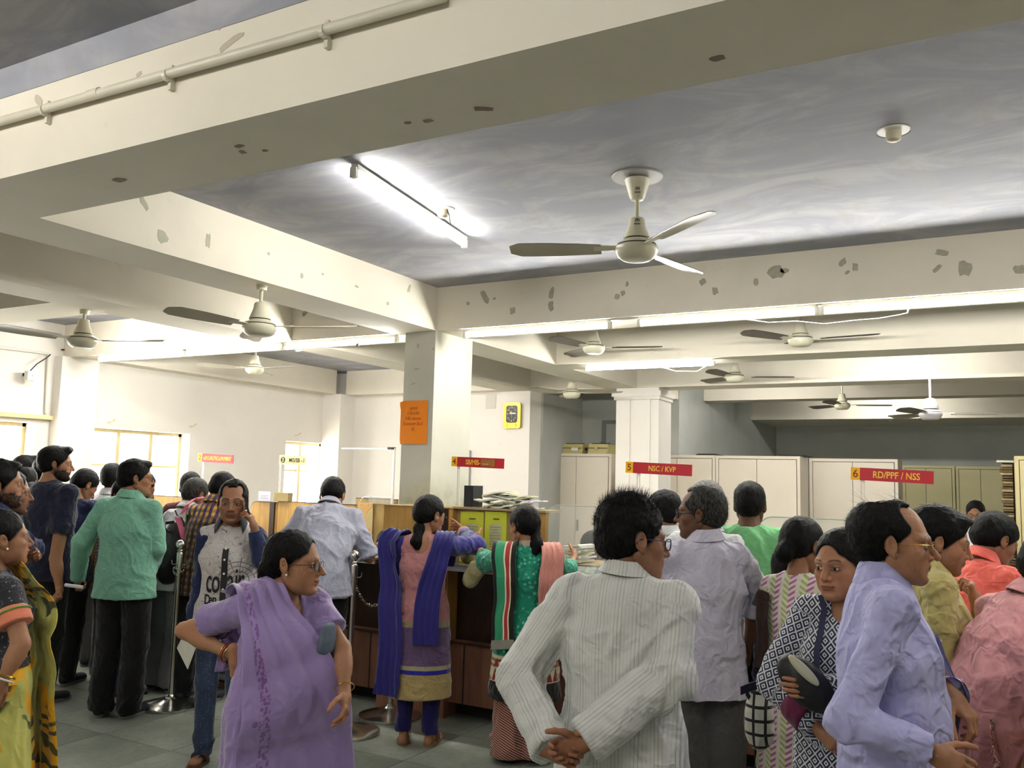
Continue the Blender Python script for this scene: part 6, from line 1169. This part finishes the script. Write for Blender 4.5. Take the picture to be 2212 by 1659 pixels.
# bending man at counter 3
p = Person('man in a light blue shirt bending over the counter, back turned', 724, 1040, 6.05, 8, head=(10, 45, 0), lv=1, skin='mid', w=1.05, lean=34, hair=dict(t=.008))
p.arms(R=dict(w=(.20, .46, 1.06)), L=dict(w=(-.26, .42, 1.06))).body().mkhair().top(LBLUE, sleeve='half', hem=.84, off=.026, amp=.012, hemfwd=-.03, slv=.02, cloth_lv=.0085).collar(LBLUE).legs(BLACKC).shoes(SHOE, 'shoe', SHW)
# lilac saree
p = Person('elderly woman in a lilac embroidered saree and glasses, hand on hip', 640, 1139, 3.15, 158, head=(108, 2, 0), lv=0, fem=1, skin='mid', w=1.08, hs=.96, belly=.35, shz=.035, headoff=(0, .02), hair=dict(style='bun', t=.004, bun=(0, -.105, -.03), bunr=(.038, .028, .036), rec=.004, strands=2500, label='black hair drawn back'), face=dict(brow=.45, full=.5, old=1.6, nose=1.1))
p.arms(R=dict(e=(398, 1362, .05), w=(508, 1418, -.10), hd=('v', .25, -.05, -1), palm=('v', .3, .9, 0), curl=.25, thumb=.6), L=dict(e=(740, 1402, -.06), w=(745, 1498, -.18), palm=('v', -.9, .3, 0), curl=.35)).body().mkhair()
p.top(LILAC, 'blouse', sleeve='short', hem=.95, off=.012, amp=.006, slv=.012, neck=1.25, scoop=[((0, .085, -.045), (.055, .09, .085))]).skirt(LILACS, off=.03, flare=.10, pleat=.012, amp=.010)
VXS = 1; f2 = p.loc
p.ribbon('pallu', [(.09, -.20, 1.12*p.k), (.105, -.13, 1.38*p.k), (.105, -.01, 1.53*p.k), (.090, .12, 1.38*p.k), (.050, .20, 1.20*p.k), (.015, .22, 1.03*p.k), (.0, .24, .86*p.k), (-.01, .25, .66*p.k), (-.01, .26, .45*p.k), (0, .26, .22*p.k), (0, .26, .06)], [.20, .16, .15, .21, .31, .38, .41, .42, .43, .44, .44], LILACP, off=.018, nu=120, nv=44, pleat=.011, npl=4, seed=2, skew=4.5, wdir=[(1, 0, 0), (1, 0, 0), (1, .1, -.25), (1, .1, -.30), (1, 0, -.30), (1, 0, -.18), (1, 0, -.08), (1, 0, 0), (1, 0, 0), (1, 0, 0), (1, 0, 0)], label='saree end with vine embroidery')
p.glasses(r=.022, rz=.016, th=.0013, z0=-.004)
for n in ('R', 'L'):
    b_ = p.J['W'+n]; d_ = nrm(b_-p.J['E'+n]); q1 = nrm(np.cross(d_, (0, 1, 0))); q2 = np.cross(d_, q1)
    for z_, m_, r_ in ((-.022, GOLD, .0022), (-.032, plain('bangle_red', '7d2430', .3), .003), (-.042, GOLD, .0022))[:3 if n == 'R' else 1]: Geo().tube([b_+d_*z_+q1*math.cos(a)*.033+q2*math.sin(a)*.033 for a in np.linspace(0, 6.28, 28, endpoint=False)], r_, 6, True).build('bangle', m_, p.root)
Geo().ball(p.J['Hd']+v3(.080, .004, -.034)@p.HM*1.0, .0045, 10, 8).build('earring', plain('pearl_white', 'e8e2da', .2), p.root)
g = Geo(); g.tube([p.J['N']+v3(math.sin(a)*.058, .01+.06*math.cos(a)+(.02 if abs(a) < 1 else 0), -.005-.05*math.cos(a)*(abs(a) < 1.6)) for a in np.linspace(-2.4, 2.4, 30)], .0012, 5); g.build('necklace', GOLD, p.root)
c0 = at(708, 1380, 3.06); S = Shape(); S.u(ecap(c0+v3(0, 0, .04), c0-v3(.0, 0, .035), (.014, .035), (.018, .045)), .01); P, Q = S.mesh(.005); N = vnormals(P, Q); P = P+N*(folds(P, 9, (14, 14, 9))*.004)[:, None]; tag(meshobj('clutch_purse', P, Q, plain('purse_slate', '4f5a68', .6, var=.1), None), 'slate grey soft purse tucked under the arm of the lilac saree woman', 'purse')
# ---- women at counter 4 -------------------------------------------------------------------------
p = Person('woman in pink kurta with royal blue dupatta leaning on the counter, back turned', 936, 1068, 5.45, 12, head=(48, 12, 0), lv=0, hd=.0042, fem=1, skin='mid', w=1.0, hair=dict(style='tight', t=.007, strands=1500, label='black hair in a low ponytail', tails=[([(925, 1120, .03), (906, 1140, -.10), (900, 1170, -.14), (910, 1204, -.13)], [.028, .030, .033, .016], .02)]))
p.arms(R=dict(e=(1030, 1178, .06), w=(1000, 1148, .30), curl=.4), L=dict(e=(858, 1236, .0), w=(880, 1215, .30))).body().mkhair().top(PINKK, 'kurta', sleeve='long', hem=.335, off=.016, flare=.025, amp=.008, neck=1.2, scoop=[((0, -.08, -.03), (.05, .06, .07))])
for n in ('L', 'R'):
    S = Shape(); a, e_, w_ = p.J['S'+n], p.J['E'+n], p.J['W'+n]; S.u(cone(a, e_, .060, .058), .02); S.u(sleeve(e_, e_+(w_-e_)*.9, .058, .040), .02); P, Q = S.mesh(.0075); N = vnormals(P, Q); P = P+N*((folds(P, 6, (9, 9, 7))-.3)*.006)[:, None]; meshobj('sleeve', P, Q, ROYAL, p.root, attrs={'cuv': P})['label'] = 'royal blue sleeve'
p.legs(LEGG, off=.010, hem=.07).shoes(LEB, 'sandal', TANS)
k_ = p.k; p.ribbon('dupatta', [(.12, .16, 1.22*k_), (.13, .06, 1.46*k_), (.14, -.06, 1.47*k_), (.11, -.15, 1.22*k_), (.075, -.17, 1.02*k_), (.07, -.18, .84*k_), (.07, -.19, .72*k_)], [.10, .12, .12, .14, .15, .155, .16], ROYALD, off=.020, nv=16, pleat=.010, npl=4, seed=5, wdir=[(1, 0, 0)]*7, label='royal blue dupatta end on the back')
p.ribbon('dupatta_side', [(-.13, .10, 1.25*k_), (-.15, 0, 1.47*k_), (-.20, -.07, 1.22*k_), (-.20, -.13, .98*k_), (-.18, -.16, .75*k_), (-.18, -.17, .52*k_), (-.19, -.17, .36*k_)], [.10, .12, .17, .17, .16, .16, .17], ROYALD, off=.022, nv=16, pleat=.012, npl=4, seed=6, wdir=[(1, 0, 0)]*7)
p.glasses(lens=False)
p = Person('woman in a teal kurta with long black ponytail, back turned at the counter', 1128, 1090, 5.22, -4, head=(-32, 14, 0), lv=0, hd=.0042, fem=1, skin='mid', w=1.05, hair=dict(style='tight', t=.008, strands=1500, label='long black ponytail', tails=[([(1140, 1115, .02), (1156, 1140, -.09), (1160, 1175, -.13), (1148, 1215, -.15), (1142, 1258, -.14)], [.026, .026, .034, .030, .010], .02)]))
p.arms(R=dict(e=(1225, 1232, .05), w=(1240, 1205, .32), curl=.4), L=dict(e=(1052, 1215, .10), w=(1030, 1175, .32))).body().mkhair().top(TEAL, 'kurta', sleeve='none', hem=.425, off=.018, flare=.035, amp=.011, cloth_lv=.007)
for n in ('L', 'R'):
    S = Shape(); a, e_, w_ = p.J['S'+n], p.J['E'+n], p.J['W'+n]; S.u(cone(a, e_, .060, .058), .02); S.u(sleeve(e_, e_+(w_-e_)*.35, .058, .052), .02); P, Q = S.mesh(.0075); N = vnormals(P, Q); P = P+N*((folds(P, 6, (9, 9, 7))-.3)*.006)[:, None]; meshobj('sleeve', P, Q, TEALS, p.root, attrs={'cuv': P})
p.collar(cloth('collar_striped', 'd8cdb8', .8, p_stripe('5a2a22', .008, 0, (0, .3))), stand=.024, open_=.9).legs(PANTST, off=.02, hem=.03, wide=.055, amp=.012).shoes(LEA, 'sandal', LEA)
k_ = p.k; p.ribbon('striped_scarf', [(.10, .16, 1.20*k_), (.12, .06, 1.48*k_), (.13, -.05, 1.49*k_), (.15, -.15, 1.28*k_), (.15, -.16, 1.08*k_), (.14, -.15, .97*k_)], [.12, .13, .13, .15, .13, .07], REDST, off=.022, nv=16, pleat=.008, npl=4, seed=5, wdir=[(1, 0, 0)]*6, label='red and white striped scarf part on the right shoulder')
p.ribbon('banded_scarf', [(-.11, .15, 1.22*k_), (-.12, .06, 1.48*k_), (-.13, -.05, 1.49*k_), (-.155, -.15, 1.26*k_), (-.165, -.16, 1.02*k_), (-.16, -.17, .88*k_), (-.155, -.17, .78*k_)], [.14, .14, .15, .14, .13, .13, .14], STOLE, off=.024, nv=18, pleat=.005, npl=3, seed=8, wdir=[(1, 0, 0)]*7, label='green, black and red banded scarf part on the left shoulder')
c0 = at(1022, 1240, 5.36); S = Shape(); S.u(ecap(c0+v3(.03, 0, .03), c0-v3(.03, 0, .045), (.055, .03), (.045, .035)), .02).u(cone(c0+v3(.07, 0, .06), c0+v3(.02, 0, .02), .02, .035), .03); P, Q = S.mesh(.006); N = vnormals(P, Q); P = P+N*(folds(P, 9, (12, 12, 9))*.008)[:, None]; tag(meshobj('cloth_bag', P, Q, plain('bag_khaki', '8d8560', .75, var=.1), None), 'crumpled khaki cloth bag between the two women at the counter', 'bag')
c0 = at(1008, 1200, 5.62); S = Shape(); S.u(ell(c0, (.042, .05, .04)), .01).u(ell(c0+v3(.01, 0, -.01), (.038, .055, .045)), .01); P, Q = S.mesh(.006); tag(meshobj('hand_purse', P, Q, plain('purse_olive', '6d6440', .6, var=.1), None), 'small olive purse on the counter edge under the blue sleeve', 'purse')
# clerks
def chair(p, label):
    b = p.base; x, y = b[0], b[1]; z = p.J['P'][2]+p.base[2]-.12; e = empty('office_chair', (x, y, 0), label, 'chair', None, p.rz); Geo().box(-.22, .22, -.20, .24, z-.06, z).build('seat', LEA, e); Geo().box(-.20, .20, -.26, -.21, z+.02, z+.42).build('backrest', LEA, e); Geo().tube([(0, 0, .06), (0, 0, z-.06)], .025, 10).build('column', DARKM, e); Geo().tube([(0, -.24, z-.03), (0, -.28, z-.02), (0, -.27, z+.1)], .015, 6).build('back_bar', DARKM, e)
    for k in range(5): a = k*1.2566; Geo().tube([(0, 0, .07), (math.cos(a)*.26, math.sin(a)*.26, .035)], .016, 6).build('leg', DARKM, e)
p = Person('seated clerk woman with glasses behind counter 3, reading a paper', 832, 1144, 7.4, 195, head=(200, 12, 0), lv=1, fem=1, skin='mid', hair=dict(style='bun', t=.006), seat=True, H=1.52, face=dict(eyes=1)); p.arms(R=dict(w=(.12, .30, 1.02)), L=dict(w=(-.10, .32, 1.02))).body().mkhair().top(cloth('kurta_wine', '7a2742', .75), 'kurta', sleeve='half', hem=.70).legs(CHAR).shoes(LEA, 'sandal'); p.glasses(lens=False); chair(p, 'black office chair of the clerk hidden by the ochre casing')
g = Geo(); P4 = [at(x, y, d) for x, y, d in ((812, 1188, 7.1), (833, 1164, 7.1), (846, 1172, 7.15), (842, 1192, 7.1))]; g.poly(P4); g.poly([q+v3(0, .003, 0) for q in P4[::-1]]); tag(g.build('held_paper', PAP[2]), 'white paper held up by the clerk behind counter 3', 'paper')
p = Person('seated clerk woman looking down behind counter 5', 1268, 1151, 6.75, 200, head=(222, 32, 0), lv=1, fem=1, skin='dark', hair=dict(style='bun', t=.006), seat=True, H=1.5, face=dict(eyes=1)); p.arms(R=dict(w=(.12, .30, 1.02)), L=dict(w=(-.10, .32, 1.02))).body().mkhair().top(cloth('kurta_grey_purple', '5a5468', .75), 'kurta', sleeve='half', hem=.70).legs(CHAR).shoes(LEA, 'sandal'); chair(p, 'black office chair of the clerk seated near the white papers')
# ---- right hand crowd -----------------------------------------------------------------------------
std('dark haired man in white shirt just left of the man with black glasses', 1430, 1056, 5.0, -30, (-48, 5, 0), WHT, CHAR, lv=1, skin='tan', hair=dict(t=.009))
std('white haired man almost hidden behind the man with black glasses', 1530, 1036, 4.5, 25, (30, 0, 0), WHT, CHAR, lv=1, hair=dict(t=.012, c='white', rec=.02, hl=.0), skin='mid')
p = Person('broad man in a light green T-shirt, back turned', 1620, 1037, 4.65, 8, head=(6, 4, 0), lv=0, hd=.0042, skin='dark', w=1.12, shz=.02, hair=dict(t=.007, strands=1500)); p.arms(R=dict(w=(.22, .3, 1.02))).body().mkhair().top(GRN, 'tshirt', sleeve='short', hem=.84, amp=.010, neck=1.1, slv=.02, cloth_lv=.0095).legs(BEIT).shoes(SHOE, 'shoe', SHW)
p = Person('man with black glasses in a pale lavender-grey shirt, turned left', 1512, 1045, 3.95, -18, head=(-78, 2, 0), lv=0, skin='dark', w=1.0, shz=.01, hair=dict(t=.010, c='grey', rec=.018, hl=.012, strands=2400), face=dict(stache=.4, beard=.15, old=.8))
p.arms(R=dict(e=(1636, 1275, .02), w=(1612, 1420, .05), curl=.6, palm=('v', -1, 0, 0)), L=dict(w=(-.12, .35, 1.08))).body().mkhair().top(LGREY, sleeve=dict(R='roll', L='long'), hem=.735, off=.026, amp=.011, slv=.022).collar(LGREY).legs(CHAR, off=.03, wide=.03).shoes(SHOE, 'shoe', SHW).glasses(th=.0022, r=.022, rz=.017)
p = std('small dark haired person mostly hidden left of the patterned dress', 1704, 1174, 4.15, 10, (0, 0, 0), NAVY, BLACKC, lv=2)
p = Person('woman in a green and purple ikat kurta, hair in a bun, back turned', 1740, 1113, 3.85, 25, head=(40, 8, 0), lv=1, fem=1, skin='tan', w=1.0, hair=dict(style='bun', t=.007, bun=(0, -.115, -.045), bunr=(.045, .035, .05))); p.arms(L=dict(e=(1668, 1290, .0), w=(1660, 1340, .25)), R=dict(w=(.18, .3, 1.0))).body().mkhair().top(IKAT, 'kurta', sleeve='half', hem=.45, off=.016, flare=.02, amp=.008).legs(BLACKC).shoes(TANS, 'sandal')
k_ = p.k; p.ribbon('brown_strap', [(-.04, .14, 1.2*k_), (-.06, .04, 1.37*k_), (-.09, -.08, 1.33*k_), (-.12, -.14, 1.15*k_), (-.15, -.15, .98*k_)], [.05, .05, .06, .06, .06], BRST, off=.020, nv=8, pleat=.006, npl=2, wdir=[(1, 0, 0)]*5)
p = Person('woman in a navy and white diamond print kurta holding a bag, facing left', 1808, 1137, 2.95, 188, head=(212, 6, 3), lv=0, fem=1, skin='mid', w=1.04, hs=.97, shz=.02, hair=dict(style='bun', t=.006, bun=(0, -.12, -.03), strands=1800), face=dict(full=.55, brow=.95), gaze=(.10, -.05))
p.arms(R=dict(e=(1668, 1478, .02), w=(1768, 1572, -.14), curl=.5, palm=('v', 0, 1, 0)), L=dict(w=(.05, .26, .98))).body().mkhair().top(DIAM, 'kurta', sleeve='long', hem=.40, off=.018, flare=.03, amp=.007, slv=.022, neck=1.1, scoop=[((0, .06, -.02), (.045, .06, .06))]).legs(BLACKC).shoes(TANS, 'sandal')
S = Shape(); a, w_ = p.J['ER'], p.J['WR']; c_ = a+(w_-a)*.64; d_ = nrm(w_-a); S.u(sleeve(c_-d_*.02, c_+d_*.035, .054, .056), .002); P, Q = S.mesh(.006); meshobj('cuff', P, Q, WINE, p.root, attrs={'cuv': P})['label'] = 'wine red cuff'
strap('shoulder_strap', [p.TS.project(np.array([p.loc(q)]), .012, 8)[0] for q in ((1762, 1262, -.02), (1756, 1290, -.10), (1752, 1340, -.14), (1752, 1400, -.15), (1748, 1450, -.15))], .018, plain('strap_navy', '23243f', .7), p.root, v3(0, 0, 0), (1, 0, 0))
c0 = at(1742, 1478, 2.70); S = Shape(); rr = p.vr; aa = p.va; M3 = np.array([rr, aa, (0, 0, 1)]); M3 = np.array([rodr(M3[0], M3[1], .75), M3[1], rodr(M3[2], M3[1], .75)]); S.u(ell(c0, (.105, .04, .060), M3), .01); P, Q = S.mesh(.006); N = vnormals(P, Q); P = P+N*(folds(P, 3, (10, 10, 10))*.004)[:, None]; e = empty('handbag', tuple(c0), 'black soft handbag clutched by the woman in the diamond print', 'handbag'); meshobj('bag_body', P-c0, Q, LEA, e)
c1_ = at(1736, 1448, 2.655); S = Shape(); S.u(ell(c1_, (.060, .022, .016), M3), .01); P, Q = S.mesh(.005); o = meshobj('pale_flap', P-c0, Q, plain('flap_pale', 'b9b89a', .6), e)
c0 = at(1640, 1560, 3.25); S = Shape(); S.u(ell(c0, (.055, .05, .10)), .02).u(ell(c0+v3(0, 0, .06), (.035, .04, .08)), .03); P, Q = S.mesh(.007); N = vnormals(P, Q); P = P+N*(folds(P, 3, (12, 12, 8))*.006)[:, None]; CKB = cloth('checked_bag', 'b9b9ad', .8, lambda k, u, b: k.mix(k.math('MAXIMUM', k.step(k.math('SINE', k.math('MULTIPLY', k.sep(u)[0], 150)), .7, .8), k.step(k.math('SINE', k.math('MULTIPLY', k.sep(u)[2], 130)), .7, .8)), b, srgb('22221f'))); e = empty('checked_bag', tuple(c0), 'black and cream checked cloth bag hanging low behind the diamond print woman', 'bag'); meshobj('bag_body', P-c0, Q, CKB, e, attrs={'cuv': P}); strap('bag_handle', [at(x, y, 3.25) for x, y in ((1632, 1530), (1612, 1495), (1640, 1470), (1655, 1500))], .02, LEA, e, c0, v3(.3, 0, 1)); strap('bag_mouth', [at(x, y, 3.22) for x, y in ((1600, 1492), (1620, 1484), (1645, 1476))], .03, NAVY, e, c0, v3(0, 0, 1))
# back turned man with hands behind him, ribbed white shirt
p = Person('man in a ribbed white shirt and glasses with hands clasped behind, back turned', 1374, 1056, 2.72, 12, head=(66, 6, -4), lv=0, skin='tan', w=1.12, sh=1.02, shz=.012, hs=1.03, hair=dict(t=.010, up=.012, strands=3000, len=.010, stick=.15, amp=.004, back=.004, tufts=[(4500, .020, (0, .1, .8), .4, .085), (2000, .014, (0, -.1, .3), .4, .03)]), face=dict(old=.8), hair_up=.035)
p.arms(R=dict(e=(1448, 1458, -.22), w=(1262, 1606, -.31), hd=('v', -1, -.1, -.3), palm=('v', 0, -1, 0), curl=.6), L=dict(e=(1118, 1462, -.06), w=(1192, 1622, -.27), hd=('v', .9, -.2, -.1), palm=('v', 0, -1, .2), curl=.7)).body().mkhair()
def rb(s_, P):
    u = s_.cuv(P, None); return np.sin(u[:, 0]*2*math.pi/.0125)*.0004
p.top(RIB, sleeve='long', hem=.60, off=.026, amp=.011, slv=.032, flare=.02, neck=.9, disp=rb, cloth_lv=.0066, fs=(6, 6, 3.5)).collar(RIB, h=.045, drop=.03, r=.062, open_=.55).legs(CHAR).shoes(SHOE, 'shoe', SHW).glasses(mat=plain('frame_navy', '1b1c4a', .35), th=.0018)
# lavender shirt man at right
p = Person('man in lavender shirt and rimless glasses in profile, nearest at right', 1932, 1074, 2.55, 78, head=(87, 3, 0), lv=0, skin='mid', w=1.04, hs=1.0, belly=.12, shz=.02, hair=dict(t=.010, rec=.046, hl=.006, strands=3000, back=.010, crown=1.2, len=.012, stick=.12, tufts=[(160, .04, (0, -.9, .15), .25, .09)]), face=dict(old=1.2, nose=1.12, full=.4, brow=.6))
p.arms(R=dict(e=(1836, 1550, -.24), w=(2012, 1625, -.30), hd=('v', .9, -.1, -.35), palm=('v', 0, .8, -.3), curl=.5), L=dict(e=(1968, 1470, .22), w=(2052, 1500, -.04), hd=('v', .75, -.35, -.75), palm=('v', -.5, .2, -.8), curl=.5, thumb=.2, size=1.15)).body().mkhair().top(LAV, sleeve='long', hem=.62, off=.022, amp=.010, slv=.020, cloth_lv=.0066, fs=(5, 5, 3.2)).collar(LAV, h=.042, drop=.055, tip=.06, open_=.5, r=.064).legs(CHAR, off=.02).shoes(SHOE, 'shoe', SHW).glasses(mat=GOLD, th=.0007, r=.021)
f_ = lambda x, z: p.TS.project(np.array([[x, .26, z]]), .004, 10)[0]
g = Geo(); A = np.array([f_(.0, z) for z in np.linspace(p.J['N'][2]-.07, p.k*.98, 22)]); g.grid(np.stack([A+v3(-.02, .004, 0), A+v3(.02, .004, 0)], 1)).grid(np.stack([A+v3(.02, -.004, 0), A+v3(-.02, -.004, 0)], 1)); o = g.build('placket', LAV, p.root, smooth=True)
uv = np.array([v.co[:] for v in o.data.vertices]); at_ = o.data.attributes.new('cuv', 'FLOAT_VECTOR', 'POINT'); at_.data.foreach_set('vector', uv.astype(F4).ravel())
for i in range(2, 22, 5): Geo().ball(A[i]+v3(0, .009, 0), (.0055, .0025, .0055), 10, 6).build('button', PAP[4], o)
# yellow shirt man
p = Person('man in a mustard yellow shirt looking down, hand raised to his chest', 2046, 1096, 3.32, 70, head=(84, 14, 0), lv=0, skin='mid', w=1.0, belly=.2, shz=.02, hair=dict(t=.012, quiff=.012, strands=3000, up=.006, len=.018), face=dict(stache=.35, beard=.25, full=.4, old=.6))
p.arms(R=dict(e=(2030, 1440, -.24), w=(2118, 1395, -.12), hd=('v', .7, .2, .5), curl=.6), L=dict(e=(2120, 1420, .18), w=(2108, 1300, .02), hd=('v', -.2, -.1, 1), palm=('v', -.8, 0, -.2), curl=.75, thumb=.6)).body().mkhair().top(YEL_, sleeve='roll', hem=.74, off=.024, amp=.010, slv=.020, fs=(5, 5, 3.2)).collar(YEL_, h=.040, drop=.05, tip=.065, open_=.45).legs(BLACKC).shoes(SHOE, 'shoe', SHW)
std('man in a coral orange shirt bending with his back to us, right', 2172, 1113, 4.1, 35, (52, 30, 0), CORAL, BLACKC, lv=1, hair=dict(t=.010), kw=dict(lean=24, w=1.08), skin='tan')
std('dark head just visible behind the receding man in lavender', 2004, 1104, 3.85, 60, (70, 10, 0), WHT, CHAR, lv=2)
std('staff member far behind the counters in front of the yellow cupboards', 2106, 1081, 8.3, 190, (185, 15, 0), WHT, CHAR, lv=2, hair=dict(t=.007), face=dict(eyes=1))
p = Person('man in a pink shirt bending at the right edge', 2310, 1160, 3.0, 55, head=(60, 30, 0), lv=1, skin='tan', w=1.10, lean=24, hair=dict(t=.009)); p.arms(R=dict(e=(2205, 1420, -.05), w=(.10, .52, 1.0)), L=dict(w=(-.1, .55, 1.05))).body().mkhair().top(PINK, sleeve='long', hem=.74, off=.022, amp=.013).collar(PINK).legs(BLACKC).shoes(SHOE, 'shoe', SHW)
p = Person('woman at the right edge in a mustard saree with red printed shawl', 2345, 1235, 2.62, 70, head=(80, 5, 0), lv=1, fem=1, skin='tan', w=1.1, hair=dict(style='bun', t=.006)); p.arms(L=dict(w=(-.1, .3, 1.0))).body().mkhair().top(cloth('blouse_black', '101010', .8), 'blouse', sleeve='half', hem=.95, off=.012).skirt(SARG, off=.05, flare=.12)
k_ = p.k; p.ribbon('printed_shawl', [(.05, .18, .85*k_), (-.10, .16, 1.0*k_), (-.22, .02, 1.06*k_), (-.16, -.16, 1.0*k_), (.0, -.20, .92*k_)], [.22, .24, .26, .24, .22], SARR, off=.05, nv=20, pleat=.014, npl=4, wdir=[(0, 0, 1)]*5)
